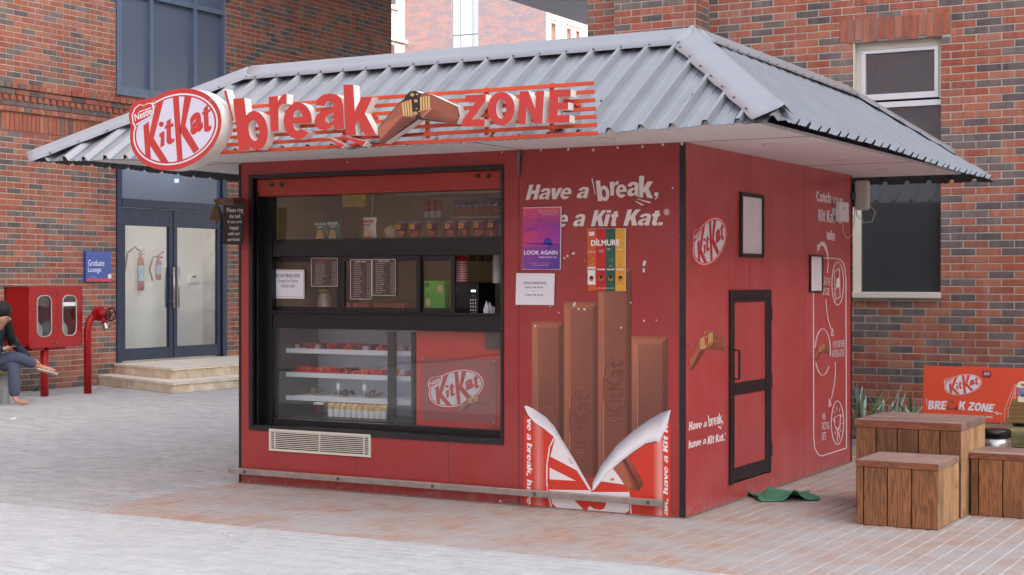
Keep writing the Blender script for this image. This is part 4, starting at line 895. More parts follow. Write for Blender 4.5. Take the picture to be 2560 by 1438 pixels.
c4 = [ZL(95, 955)[0], ZL(985, 955)[0], ZL(985, 155)[0], ZL(95, 155)[0]]
logo(os_, c4, lgm, -Y, red='#c83c38', wht='#dcd8e8', off=0.0038, step=0.0008)
pr = Print(onY(osy), -Y, 0.006)
for (x, y) in ((337, 287), (888, 270)): pr.ell(*ZL(x, y)[0], (4, 0), (0, 4), '#e9b0ae', n=14, inner=0.75)
pr.build('trademark_ring', M['print'], os_)
MB().box(at(400, 300, y=SY).x, at(400, 300, y=SY).x + 0.05, SY, SY + 0.35, 2.5, 2.54).box(at(500, 300, y=SY).x, at(500, 300, y=SY).x + 0.05, SY, SY + 0.35, 2.5, 2.54).build('bracket', M['orange'], os_)

bs = thing('letter_sign', 'red letters spelling break ZONE with a broken chocolate bar on orange rails along the eaves', 'sign', (-1.5, SY, 2.42))
RV = [202.5, 223.7, 245, 266.5, 286.3, 307, 327.6]
for i, v in enumerate(RV):
    c_ = at(1482 + i * 1.6, v + 5, y=SY); MB().box(-2.95, c_.x, SY, SY + 0.02, c_.z - 0.011, c_.z + 0.011).build('rail', M['orange'], bs, bevel=0.001)
for u in (612, 860, 1067, 1215, 1378):
    c_ = at(u, 300, y=SY + 0.02); MB().box(c_.x - 0.012, c_.x + 0.012, SY + 0.02, SY + 0.04, 2.43, 2.72).build('upright', M['orange'], bs)
    MB().bar((c_.x, SY + 0.03, 2.46), (c_.x, SY + 0.16, 2.47), 0.025, 0.025).bar((c_.x, SY + 0.03, 2.66), (c_.x, -0.80, 2.62), 0.02, 0.02).build('bracket', M['orange'], bs)
LYF = SY - 0.07; LYB = SY - 0.002
def letter(ch, q, bold=0.03):
    """extruded white channel letter with a red face"""
    vs, fs = bold_glyphs(ch); bl, br_, tr2, tl2 = q
    def mpq(x, y):
        u = (bl[0] * (1 - x) + br_[0] * x) * (1 - y) + (tl2[0] * (1 - x) + tr2[0] * x) * y
        v = (bl[1] * (1 - x) + br_[1] * x) * (1 - y) + (tl2[1] * (1 - x) + tr2[1] * x) * y
        return at(u, v, y=LYF)
    P_ = [mpq(x, y) for x, y in vs]; n = len(P_)
    mb = MB(); mb.add([(p.x, LYF, p.z) for p in P_] + [(p.x, LYB, p.z) for p in P_], fs + [tuple(reversed([i + n for i in f])) for f in fs])
    cnt = {}
    for f in fs:
        for a, b in zip(f, list(f[1:]) + [f[0]]): cnt[(a, b)] = 1
    for (a, b) in list(cnt):
        if (b, a) not in cnt: mb.f.append([b, a, a + n, b + n]); mb.c.append(None)
    o = mb.build('letter', M['signwhite'], bs)
    f = MB(); f.add([(p.x, LYF - 0.003, p.z) for p in P_] + [(p.x, LYF - 0.0005, p.z) for p in P_], fs)
    f.build('letter_face', M['signred'], o)
Z3 = lambda *a: ZL(*a)
def lq(x0, y0, x1, y1, dy=0, sh=0, zf=ZL):   # dy: rise of right side, sh: shear of the foot to the left(-)/right
    return zf(x0 + sh, y1, x1 + sh * .6, y1 + dy, x1, y0 + dy, x0, y0)
letter('b', Z3(1158, 770, 1455, 745, 1400, 235, 1098, 262), 0.05)
letter('r', Z3(1466, 576, 1610, 570, 1618, 212, 1443, 235), 0.05)
letter('e', Z3(1592, 655, 1862, 650, 1862, 292, 1590, 300), 0.05)
letter('a', Z3(1890, 570, 2178, 556, 2160, 205, 1888, 216), 0.05)
letter('k', Z3(2192, 614, 2486, 610, 2455, 122, 2168, 125), 0.05)
Z4 = zc(900, 160, 3.879)
letter('Z', Z4(992, 606, 1210, 604, 1222, 296, 1015, 306), 0.05); letter('O', Z4(1240, 600, 1500, 596, 1505, 268, 1240, 274), 0.05)
letter('N', Z4(1530, 584, 1770, 578, 1788, 262, 1552, 266), 0.05); letter('E', Z4(1826, 570, 2032, 565, 2046, 248, 1845, 252), 0.05)
for pts in (Z3(1005, 178, 1030, 168, 1112, 480, 1095, 492), Z3(2005, 642, 2030, 636, 2190, 712, 2150, 738), Z3(2120, 615, 2145, 612, 2400, 676, 2362, 722)):
    P_ = [at(u, v, y=LYF) for u, v in pts]; o = extr(P_, LYF, LYB).build('letter', M['signwhite'], bs, label='thin accent stroke')
    c_ = sum(P_, Vector()) / 4; MB().poly([(c_ + (p - c_) * 0.93).xz.to_3d() if False else (c_.x + (p.x - c_.x) * .93, LYF - 0.002, c_.z + (p.z - c_.z) * .93) for p in P_]).build('letter_face', M['signred'], o)
# broken bar on the sign
BO = [(172, 620), (385, 375), (430, 340), (450, 300), (490, 268), (540, 260), (590, 285), (640, 285), (700, 300), (950, 415), (970, 500), (940, 580), (600, 545), (570, 540), (240, 770), (190, 735)]
P_ = [at(u, v, y=LYF) for u, v in Z4(*[c for p in BO for c in p])]
cb_ = extr(P_, LYF, LYB).build('chocolate_bar_board', M['signwhite'], bs)
def choc(pr, q, outline=True):
    C = lambda pts, c: pr.pg([q(x, y) for x, y in pts], c)
    if outline: C(BO, '#2c2226')
    pr.up()
    C([(178, 622), (392, 380), (430, 360), (500, 340), (515, 470), (545, 520), (240, 765), (195, 733)], '#a05c46'); 
    C([(590, 300), (640, 292), (700, 308), (945, 420), (962, 500), (935, 574), (610, 528), (585, 500)], '#9a5742'); pr.up()
    C([(205, 735), (415, 512), (535, 522), (240, 762)], ['#7a3f33', '#7e4337', '#6a352c', '#6c362d']); C([(178, 622), (200, 730), (208, 722), (410, 505), (405, 490)], '#b0694f')
    C([(600, 520), (700, 430), (960, 505), (935, 570)], ['#6b372d', '#8a4a3a', '#a35f4a', '#7a4033']); C([(600, 510), (690, 425), (705, 432), (612, 524)], '#c08066'); pr.up()
    for k in range(4):
        x = 408 + k * 25; C([(x, 380 - k * 8), (x + 16, 374 - k * 8), (x + 30, 505), (x + 14, 508)], '#d9b878')
        x = 585 + k * 26; C([(x, 325 - k * 5), (x + 17, 320 - k * 4), (x + 20, 455 - k * 6), (x + 4, 460 - k * 4)], '#d9b878')
    for (x, y, r_) in ((510, 300, 22), (558, 295, 12), (545, 360, 20), (540, 480, 24), (578, 462, 10), (552, 435, 9)): C([(x + r_ * math.cos(t), y + r_ * .8 * math.sin(t)) for t in [i * .785 for i in range(8)]], '#c79a64')
pr = Print(onY(LYF), -Y, 0.002, 0.0008); choc(pr, lambda x, y: Z4(x, y)[0]); pr.build('chocolate_bar_print', M['print'], cb_)
wi = MB()
for k in range(3):
    P_ = [at(u, v, y=SY - 0.03) for u, v in Z3(2180 + 40 * k, 730, 2230 + 40 * k, 752 - 20 * k, 2330, 735 - 30 * k, 2400, 690, 2500, 700 - 20 * k, 2560, 650)]
    wi.tube(P_, 0.0025, 5)
for k in range(2):
    P_ = [at(u, v, y=SY - 0.01) for u, v in Z4(330, 745, 400, 705 - k * 10, 520, 690 - 15 * k, 620, 670)]; wi.tube(P_, 0.002, 5)
wi.build('wire', M['blackin'], bs)
P_ = [at(u, v, y=-0.9) for u, v in Z4(1155, 715, 1180, 735, 1350, 715, 1370, 700, 1400, 675)]
MB().tube(P_, 0.006, 6).build('cable_loop', M['blackin'], bs)

# ---------------------------------------------------------------- prints on the front wall
ZA = zc(1260, 340, 3.269); ZB = zc(1260, 740, 2.479); FR = onY(0)
c = '#e6dbd7'
fl = Print(FR, -Y, 0.0012, 0.0006)
def it(body, x0, y0, x1, y1, sh=0, dy=0, z=ZA): fl.text(body, z(x0, y1, x1, y1 + dy, x1 + sh, y0 + dy, x0 + sh, y0), c, heavy=True, shear=.2)
it('Have', 178, 400, 552, 525, 0, -9); fl.build('slogan_have', M['print'], K)
fl = Print(FR, -Y, 0.0012, 0.0006); it('a', 595, 418, 694, 512, 0, -3); fl.build('slogan_article', M['print'], K)
fl = Print(FR, -Y, 0.0012, 0.0006)
for ch, q_ in (('b', (768, 537, 868, 530, 850, 358, 750, 366)), ('r', (872, 488, 922, 486, 938, 368, 864, 374)), ('e', (916, 507, 1004, 504, 1004, 394, 916, 398)), ('a', (1008, 496, 1106, 490, 1102, 372, 1006, 378)), ('k', (1096, 500, 1218, 510, 1228, 328, 1106, 326)), (',', (1225, 522, 1262, 516, 1262, 462, 1232, 462))): fl.text(ch, ZA(*q_), c, heavy=True)
for q_ in ((716, 350, 724, 342, 748, 478, 744, 482), (1070, 533, 1076, 530, 1144, 562, 1128, 570), (1082, 514, 1090, 512, 1202, 540, 1192, 553)): fl.pg(ZA(*q_), c)
fl.build('slogan_break', M['print'], K)
fl = Print(FR, -Y, 0.0012, 0.0006); it('e', 440, 644, 524, 746, 0, -2); it('a', 567, 640, 664, 742, 0, -3); fl.build('slogan_article', M['print'], K)
fl = Print(FR, -Y, 0.0012, 0.0006); it('Kit', 710, 608, 938, 740, 0, -3); it('Kat.', 976, 602, 1300, 735, 0, -3)
fl.ell(*ZA(1330, 623)[0], (7.2, 0), (0, 7.6), c, n=24, inner=0.82); fl.text('R', ZA(1320, 637, 1341, 637, 1341, 609, 1320, 609), c, heavy=True)
fl.build('slogan_brand', M['print'], K)
# four finger mural
mu = Print(FR, -Y, 0.0012, 0.00011)
def finger(x0, x1, i0, i1, yt, yb_, yi):
    hi, mid, dk = '#a9634a', '#8f5341', '#6b3a30'
    mu.pg(ZB(x0, yb_, x1, yb_, x1, yt, x0, yt), ['#7a4538', '#5a3028', '#8a4e3c', '#a05e46'])
    mu.up(); mu.pg(ZB(i0, yb_, i1, yb_, i1, yi, i0, yi), ['#6f4034', '#6e3f33', '#8e5644', '#9b5d47'])
    mu.up(); mu.pg(ZB(x0 + 6, yb_, i0 - 4, yb_, i0 - 2, yi + 6, x0 + 6, yt + 8), ['#85503f', '#7a4638', '#b56f52', '#b97455']); mu.pg(ZB(i0, yb_, i0 + 4, yb_, i0 + 4, yi + 2, i0, yi), '#b98068')
    mu.pg(ZB(x0 + 6, yt + 4, i0, yi, i1, yi, x1 - 4, yt + 4), ['#9c5c46', '#b57258', '#b06a50', '#94523e']); mu.pg(ZB(i0, yi + 3, i1, yi + 3, i1, yi - 3, i0, yi - 3), '#c98a6e')
    mu.pg(ZB(i1 + 2, yb_, x1, yb_, x1, yt + 8, i1 + 2, yi), ['#5d332b', '#4c2822', '#6f3d31', '#7d4637'])
    mu.up()
mu.pg(ZB(800, 900, 1085, 900, 1075, 250, 800, 250), ['#8a3030', '#a33536', '#a93637', '#7c2a28']); mu.pg(ZB(362, 900, 380, 900, 380, 130, 362, 160), '#5c2a24')
finger(172, 368, 205, 336, 158, 900, 196); finger(790, 1016, 826, 978, 250, 860, 294); finger(370, 582, 406, 550, 36, 1120, 76); finger(582, 790, 616, 758, -176, 1180, -140)
def emb(x0, x1, yt, yb_):
    cx_, cy_ = (x0 + x1) / 2, (yt + yb_) / 2
    for dx, cc in ((3, '#532d25'), (0, '#8c5747')):
        mu.ell(*ZB(cx_ + dx, cy_ + dx)[0], ((x1 - x0) / 2 / 2.479, 0), (0, (yb_ - yt) / 2 / 2.479), cc, n=40, inner=0.955)
        mu.text('KitKat', ZB(x1 - 14 + dx, yb_ - 26, x1 - 14 + dx, yt + 34, x0 + 16 + dx, yt + 34, x0 + 16 + dx, yb_ - 26), cc, 0.02); mu.up()
    mu.text('KitKat', ZB(x1 - 17, yb_ - 30, x1 - 17, yt + 38, x0 + 19, yt + 38, x0 + 19, yb_ - 30), '#71412f', 0.012)
emb(404, 545, 566, 982); emb(614, 752, 362, 782); mu.up(2)
mu.ell(*ZB(265, 800)[0], (24, 0), (0, 48), '#8c5747', n=30, inner=0.94); mu.up()
rd, wh = '#d23a28', '#e9e4e2'
mu.pg(ZB(130, 735, 190, 782, 250, 822, 310, 872, 370, 955, 440, 1065, 525, 1200, 545, 1320, 545, 1340, 124, 1290, 124, 735), rd)
mu.pg(ZB(545, 1205, 640, 1100, 720, 1035, 800, 975, 880, 920, 965, 905, 1010, 815, 1034, 760, 1034, 1368, 545, 1340), rd); mu.up()
mu.pg(ZB(180, 1296, 215, 1300, 215, 795, 180, 775), [rd, '#e08a80', '#de8076', rd]); mu.pg(ZB(215, 1300, 260, 1303, 250, 822, 215, 795), ['#e08a80', rd, rd, '#de8076'])
mu.pg(ZB(925, 1358, 972, 1362, 972, 905, 925, 912), [rd, '#eba79e', '#e8a096', rd]); mu.pg(ZB(972, 1362, 990, 1364, 990, 870, 972, 900), ['#eba79e', '#d6443a', '#d6443a', '#e8a096'])
mu.up()
mu.line(ZB(318, 868, 284, 935, 268, 1040, 266, 1150, 275, 1230, 294, 1306), 3.2, wh)
mu.pg(ZB(322, 872, 345, 890, 470, 1090, 288, 995), wh); mu.pg(ZB(284, 1064, 447, 1146, 284, 1136), wh); mu.pg(ZB(280, 1190, 545, 1190, 770, 1200, 778, 1330, 742, 1350, 330, 1312, 300, 1285), wh)
mu.pg(ZB(600, 1148, 655, 1075, 680, 1075, 755, 1170), wh); mu.line(ZB(768, 1190, 782, 1260, 790, 1352), 3, wh); mu.up()
mu.pg(ZB(275, 1140, 520, 1160, 560, 1205, 270, 1200), rd); mu.pg(ZB(545, 1160, 770, 1172, 775, 1215, 540, 1215), rd)
mu.pg(ZB(440, 1252, 470, 1250, 520, 1260, 632, 1262, 634, 1290, 622, 1318, 596, 1326, 560, 1320, 530, 1300, 515, 1332, 497, 1328, 440, 1268), rd); mu.pg(ZB(398, 970, 420, 985, 447, 1045, 420, 1040, 402, 1010), rd)
mu.up(); mu.pg(ZB(662, 1130, 685, 1130, 685, 1144, 662, 1144), '#d86a3a')
mu.pg(ZB(680, 1068, 770, 985, 868, 1162, 840, 1208, 765, 1196), ['#8a4634', '#a25540', '#7c3c2e', '#6e3428', '#9a4c38']); mu.up(); mu.pg(ZB(735, 1015, 750, 1000, 845, 1185, 835, 1205), '#6a3026'); mu.pg(ZB(680, 1068, 730, 1022, 800, 1190, 765, 1196), '#ab6048')
mu.up()
mu.pg(ZB(126, 684, 142, 680, 186, 700, 262, 752, 312, 805, 362, 892, 442, 1022, 545, 1207, 526, 1197, 442, 1064, 370, 952, 308, 870, 250, 822, 190, 782, 150, 738), ['#d8d4d6', '#ece9ea', '#e2dfe1', '#c9c5c8', '#b5b0b4', '#c9c5c8', '#e2dfe1', '#e2dfe1', '#f0eeee', '#e5e2e4', '#f0eeee', '#efecee', '#efecee', '#efecee', '#e8e5e7'])
cl = ZB(1035, 705, 1018, 790, 965, 910, 940, 900, 880, 914, 800, 968, 720, 1030, 640, 1102, 562, 1200, 546, 1206)
cu_ = ZB(1035, 705, 1000, 716, 975, 724, 940, 745, 895, 770, 800, 838, 700, 926, 602, 1052, 552, 1150, 546, 1206)
for i in range(len(cl) - 1):
    for k in range(4):
        f = lambda p, q_, t: (p[0] + (q_[0] - p[0]) * t, p[1] + (q_[1] - p[1]) * t)
        sh = ['#908a96', '#b9b4bc', '#dedbde', '#efedef', '#d3cfd3']
        mu.pg([f(cu_[i], cl[i], k / 4), f(cu_[i + 1], cl[i + 1], k / 4), f(cu_[i + 1], cl[i + 1], (k + 1) / 4), f(cu_[i], cl[i], (k + 1) / 4)][::-1], [sh[k + 1], sh[k + 1], sh[k], sh[k]])
mu.up()
mu.text('ve a break, have', ZB(138, 762, 138, 1292, 176, 1292, 176, 762), '#efe6e4', heavy=True, shear=.15)
mu.text('ak, have a Kit K', ZB(1022, 1362, 1022, 790, 988, 790, 988, 1362), '#efe6e4', heavy=True, shear=.15)
mu.build('chocolate_mural', M['print'], K)
sc_ = Print(FR, -Y, 0.0065)
rs = random.Random(3)
for (u, v, s_) in ((1354, 376, 4), (1422, 374, 4), (1484, 376, 4), (1545, 370, 4), (1607, 366, 4), (1658, 362, 4), (1706, 360, 5), (1256, 381, 3), (1435, 634, 4), (1420, 640, 4), (1412, 645, 3), (1612, 655, 5), (1611, 662, 5), (1463, 652, 2), (1578, 757, 3), (1436, 762, 5), (1447, 772, 4), (1463, 773, 4), (1340, 815, 4), (1554, 819, 3), (1377, 766, 2), (1611, 802, 3), (1642, 801, 2), (1252, 1252, 4), (1398, 782, 2), (1683, 470, 3), (870, 405, 3)):
    P_ = [(u + s_ * rs.uniform(.5, 1.1) * math.cos(t), v + s_ * rs.uniform(.5, 1.2) * math.sin(t)) for t in [i * 1.05 + rs.random() * .3 for i in range(6)]]; sc_.up(.1); sc_.pg(P_, '#dcd4d0')
sc_.up(2); sc_.pg([(1435, 768), (1438, 755), (1442, 757), (1437, 769)], '#dcd4d0'); sc_.pg([(1608, 672), (1613, 670), (1614, 680), (1609, 682)], '#dcd4d0')
sc_.build('paint_chip_marks', M['printmatte'], K, kind='stuff')
# logo and prints on the side wall
SD = onX(0)
logo(K, [(1728, 676), (1818, 660), (1818, 528), (1728, 552)], SD, X, red='#cf3038', wht='#f0edee', off=0.0012, halo='#dc3a3c', m=M['print'], name='side_oval_logo')
ZD = zc(1680, 740, 2.568); ZC = zc(1680, 340, 3.126)
sp_ = Print(SD, X, 0.0012, 0.0006); c = '#ece4e4'
sp_.text('Have a', ZD(106, 866, 220, 840, 224, 795, 110, 808), c, heavy=True); sp_.build('side_slogan', M['print'], K); sp_ = Print(SD, X, 0.0012, 0.0006); sp_.text('break,', ZD(236, 852, 328, 828, 324, 750, 230, 772), c, heavy=True); sp_.build('side_slogan', M['print'], K); sp_ = Print(SD, X, 0.0012, 0.0006)
sp_.text('have a', ZD(104, 982, 216, 950, 220, 905, 108, 928), c, heavy=True); sp_.build('side_slogan', M['print'], K); sp_ = Print(SD, X, 0.0012, 0.0006); sp_.text('Kit Kat.', ZD(226, 955, 338, 928, 336, 880, 232, 900), c, heavy=True)
sp_.ell(*ZD(342, 884)[0], (1.6, 0), (0, 2.4), c, n=12, inner=.6); sp_.pg(ZD(228, 770, 234, 766, 240, 830), c); sp_.pg(ZD(292, 838, 300, 836, 318, 850, 312, 856), c); sp_.pg(ZD(304, 832, 310, 830, 320, 842), c)
sp_.build('side_slogan', M['print'], K); sp_ = Print(SD, X, 0.0012, 0.0006)
sp_.text('Catch', ZC(1128, 512, 1240, 530, 1240, 446, 1124, 430), c, heavy=True); sp_.build('side_slogan', M['print'], K); sp_ = Print(SD, X, 0.0012, 0.0006); sp_.text('your', ZC(1254, 556, 1335, 566, 1335, 490, 1254, 476), c, heavy=True); sp_.build('side_slogan', M['print'], K); sp_ = Print(SD, X, 0.0012, 0.0006); sp_.text('Kit Kat', ZC(1142, 664, 1272, 684, 1272, 590, 1142, 572), c, heavy=True); sp_.build('side_slogan', M['print'], K); sp_ = Print(SD, X, 0.0012, 0.0006); sp_.text('&', ZC(1294, 686, 1326, 690, 1326, 610, 1294, 604), c, .03); sp_.build('side_slogan', M['print'], K); sp_ = Print(SD, X, 0.0012, 0.0006); sp_.text('win', ZC(1206, 808, 1272, 822, 1272, 742, 1206, 730), c, heavy=True)
sp_.build('side_slogan', M['print'], K, label='lettering inviting to catch and win'); sp_ = Print(SD, X, 0.0012, 0.0006)
ZS = zc(1920, 600, 2.614)
sp_.line(ZS(350, 116, 440, 122, 470, 128, 490, 148, 502, 190, 508, 260, 512, 1360, 350, 1412, 325, 1400, 305, 1360, 298, 1290, 296, 346), 2.3, c)
def ring(cx_, cy_, a_, b_, t0, t1, w_=2.4):
    sp_.line([ZS(cx_ + a_ * math.cos(R(t)), cy_ + b_ * math.sin(R(t)))[0] for t in range(t0, t1 + 1, 8)], w_, c)
ring(455, 285, 38, 140, 0, 360, 2.2); ring(357, 732, 50, 152, 192, 375); ring(357, 732, 50, 152, 38, 170); ring(453, 1195, 40, 142, 0, 360, 2.2)
sp_.line(ZS(432, 208, 466, 186, 470, 372, 442, 390, 432, 208), 1.6, c); sp_.pg(ZS(446, 320, 466, 305, 464, 245, 446, 258), c)
for k in range(4): ring(439, 262 + k * 30, 6, 14, 90, 270, 1.4)
sp_.line(ZS(428, 1170, 440, 1225, 455, 1250, 470, 1220, 474, 1140, 434, 1160, 436, 1215, 455, 1240, 468, 1210, 472, 1150), 1.5, c); sp_.line(ZS(455, 1250, 452, 1320), 1.6, c); sp_.line(ZS(462, 1250, 468, 1300), 1.4, c)
for k in range(9):
    t = R(-170 + k * 36); sp_.line(ZS(453 + 26 * math.cos(t), 1185 + 70 * math.sin(t), 453 + 33 * math.cos(t), 1185 + 95 * math.sin(t)), 1.2, c)
sp_.text('SCAN THE', ZS(355, 292, 405, 302, 405, 250, 356, 238), c, .0); sp_.text('QR CODE', ZS(356, 362, 400, 372, 402, 318, 356, 306), c, .0)
sp_.text('MOVE YOUR PHONE', ZS(424, 706, 500, 700, 500, 650, 424, 664), c, 0); sp_.text('AND FIND A KITKAT', ZS(418, 768, 500, 762, 500, 712, 418, 718), c, 0)
sp_.text('WIN', ZS(352, 1178, 375, 1178, 375, 1128, 352, 1134), c, 0); sp_.text('EXCITING', ZS(352, 1240, 400, 1236, 400, 1186, 352, 1192), c, 0); sp_.text('GIFTS', ZS(352, 1312, 378, 1308, 378, 1254, 352, 1258), c, 0)
sp_.line(ZS(378, 390, 382, 450, 392, 520, 412, 585), 1.8, c); sp_.line(ZS(412, 625, 427, 625, 420, 580, 412, 625), 1.8, c)
sp_.line(ZS(438, 795, 440, 860, 432, 950, 412, 1040), 1.8, c); sp_.line(ZS(398, 1090, 412, 1078, 400, 1038, 398, 1090), 1.8, c)
sp_.pg(ZS(384, 214, 392, 140, 380, 80, 360, 40, 342, 38, 336, 62, 322, 80, 320, 30, 332, 30, 345, 12, 365, 10, 382, 40, 394, 90, 396, 150, 390, 216), c)
sp_.build('side_lettering', M['print'], K)
cp = Print(SD, X, 0.003, 0.0006)
def chocin(par, mp_, nrm, u0, v0, u1, v1, dv, off):
    pr_ = Print(mp_, nrm, off, 0.0002)
    global BO_SKIP
    choc(pr_, lambda x, y: (u0 + (u1 - u0) * (x - 172) / 800, v0 + (v1 - v0) * (y - 260) / 510 + dv * (0.5 - (x - 172) / 800)), False)
    return pr_.build('broken_bar_print', M['print'], par)
def qch(u0, v0, u1, v1):
    def f(x, y):
        a_ = (x - 172) / 800; b_ = (y - 260) / 510; return (u0 + (u1 - u0) * a_, v0 + (v1 - v0) * b_)
    return f
choc2 = [([(0, 1), (.36, .42), (.5, .38), (.52, .55), (.14, 1)], '#9a5f4a'), ([(.05, 1.02), (.36, .56), (.52, .56), (.12, 1.08)], '#7e3f38'), ([(.55, .12), (.72, .1), (1, .68), (.98, .74), (.6, .52)], '#96604c'), ([(.6, .52), (.68, .36), (.98, .68), (.97, .76)], '#7b3c34'), ([(.36, .24), (.5, .2), (.54, .5), (.38, .55)], '#e0c48c'), ([(.58, .14), (.7, .12), (.74, .38), (.6, .42)], '#e0c48c'), ([(.46, .0), (.6, .02), (.6, .12), (.48, .16)], '#d8ae78')]
for (u0, v0, u1, v1, dv) in ((1722, 822, 1814, 922, 16), (2036, 855, 2074, 905, 0)): chocin(K, SD, X, u0, v0, u1, v1, dv, 0.002)
# ================================================================== THINGS ON THE KIOSK
def sheet(name, label, cat, px, y, mm, th=0.0015, group=None):
    P_ = [at(u, v, y=y) for u, v in px]; t = thing(name, label, cat, P_[0], group)
    MB().prism([p for p in P_], (0, -th, 0)).build('sheet', mm, t); return t
M['paper'] = mat('paper', '#e6e0e6', 0.55, var=0.03)
po = sheet('poster', 'pink and purple LOOK AGAIN exhibition poster taped on the red wall', 'poster', [(1306, 674), (1402, 674), (1404, 517), (1308, 519)], -0.008, M['paper'])
pp = Print(FR, -Y, 0.0102, 0.0004); ZP = ZA
pp.pg(ZA(157, 1088, 310, 1090, 463, 1088, 466, 740, 468, 585, 313, 588, 160, 592, 158, 760), ['#7b4aa6', '#6d3f9d', '#4a3a94', '#8a3f9b', '#e0605c', '#d95a70', '#e0567a', '#b83f86']); pp.up()
pp.pg(ZA(157, 900, 340, 905, 466, 880, 467, 738, 330, 742, 160, 800), ['#d0406f', '#b0409a', '#b440a0', '#9a3fae', '#a845a4', '#d4486a']); pp.up()
for q_ in ((195, 700, 200, 660, 240, 622, 275, 630, 300, 668, 305, 710, 250, 745, 195, 760), (300, 690, 330, 700, 360, 668, 352, 700, 325, 740, 330, 780, 300, 790), (165, 860, 170, 790, 200, 760, 290, 770, 300, 830, 270, 880, 200, 880, 165, 860), (165, 886, 440, 884), (330, 870, 350, 840, 380, 830, 395, 880, 370, 925), (215, 680, 250, 690, 300, 680)):
    pp.line(ZA(*q_), 1.1, '#6a3fae')
pp.pg(ZA(320, 885, 345, 835, 380, 832, 400, 880, 372, 930, 360, 890), '#4b46b4'); pp.pg(ZA(170, 880, 400, 878, 440, 886, 300, 890), '#4f44b0'); pp.up()
pp.text('LOOK AGAIN', ZA(170, 970, 443, 970, 443, 937, 170, 937), '#f3eef4', 0.02); pp.text('WHERE THE BODY WAS...', ZA(288, 999, 443, 999, 443, 986, 288, 986), '#eadff0', .02)
for (t_, x0, y0, x1, y1) in (('Figure Drawing Exhibition', 288, 606, 444, 617), ('7th Oct, 12 Noon to 6 PM', 300, 621, 448, 631), ('Ground Floor, AC 04', 328, 635, 448, 646), ('Drawings from studio classes', 222, 1035, 386, 1043), ('VISUAL ARTS DEPARTMENT', 235, 1053, 372, 1062)): pp.text(t_, ZA(x0, y1, x1, y1, x1, y0, x0, y0), '#e6c9dc')
pp.build('poster_print', M['printmatte'], po)
pq = sheet('notice', 'white taped opening and closing time notice below the purple poster', 'notice', [(1289, 762), (1385, 763), (1387, 684), (1291, 683)], -0.008, M['paper'])
pp = Print(FR, -Y, 0.0102, 0.0004); ink = '#4a4650'
for (t_, x0, y0, x1, y1) in (('KITKAT BREAKZONE', 170, 1192, 350, 1212), ('OPENING TIME 8:00 AM', 176, 1232, 322, 1245), ('TO', 240, 1264, 256, 1275), ('CLOSING TIME 1:00 AM', 176, 1293, 322, 1306)): pp.text(t_, ZA(x0, y1, x1, y1, x1, y0, x0, y0), ink, .012)
pp.build('lettering', M['printmatte'], pq)
pd = sheet('poster', 'striped orange, red, green and yellow makhana snack poster below the slogan', 'poster', [(1475, 727), (1564, 728), (1565, 571), (1469, 571)], -0.008, M['paper'])
pp = Print(FR, -Y, 0.0102, 0.0004)
xs = [682, 758, 838, 916, 995]; cs = ['#cf5a26', '#c02222', '#1f5a48', '#dca434']
for i in range(4): pp.pg(ZA(xs[i] + (12 if i == 0 else 0), 1266, xs[i + 1], 1268, xs[i + 1], 757, xs[i], 757), cs[i])
pp.up(); w2 = '#f3ece4'
pp.text('DILMURE', ZA(716, 900, 950, 896, 950, 846, 716, 852), w2, .035); pp.text('20', ZA(697, 818, 745, 816, 745, 780, 697, 784), w2, .06); pp.pg(ZA(755, 850, 764, 836, 770, 842, 762, 855), w2)
for (t_, x0, y0, x1, y1) in (('NO', 710, 934, 724, 942), ('PRESERVATIVES', 688, 944, 752, 956), ('ROASTED', 780, 932, 820, 942), ('NOT FRIED', 784, 946, 816, 956), ('GLUTEN', 846, 916, 880, 924), ('FREE', 852, 926, 872, 934), ('SUPER SNACK', 932, 922, 982, 932), ('100% MAKHANA. DIL SE SNACK', 764, 1240, 906, 1248)): pp.text(t_, ZA(x0, y1, x1, y1, x1, y0, x0, y0), w2)
rr = random.Random(5)
for i, cc in enumerate(('#e8b25a', '#e0503a', '#c9b070', '#d2622a')):
    for k in range(14):
        x = xs[i] + 24 + rr.random() * 34; y = 990 + rr.random() * 72; t = rr.random() * 3; pp.pg(ZA(x, y, x + 9 * math.cos(t), y + 9 * math.sin(t), x + 9 * math.cos(t) + 3, y + 9 * math.sin(t) + 3, x + 3, y + 4), cc)
for i, (b_, t2) in enumerate((('#e9e2da', '#c03028'), ('#b51c1c', '#f0e8e0'), ('#1d5243', '#f0e8e0'), ('#d9952a', '#f0e8e0'))):
    x0 = xs[i] + 6; x1 = xs[i + 1] - 5
    pp.pg(ZA(x0, 1215, x1, 1215, x1 - 3, 1140, x1, 1070, x0, 1070, x0 + 3, 1140), b_); pp.up(.5); pp.text('DILMURE', ZA(x0 + 3, 1098, x1 - 3, 1098, x1 - 3, 1084, x0 + 3, 1084), t2, .05); pp.ell(*ZA((x0 + x1) / 2, 1165)[0], (6, 0), (0, 7), '#a8743a', n=12); pp.ell(*ZA((x0 + x1) / 2, 1155)[0], (3.4, 0), (0, 4), '#d9b27a', n=10); pp.up(-.5)
pp.build('poster_print', M['print'], pd)
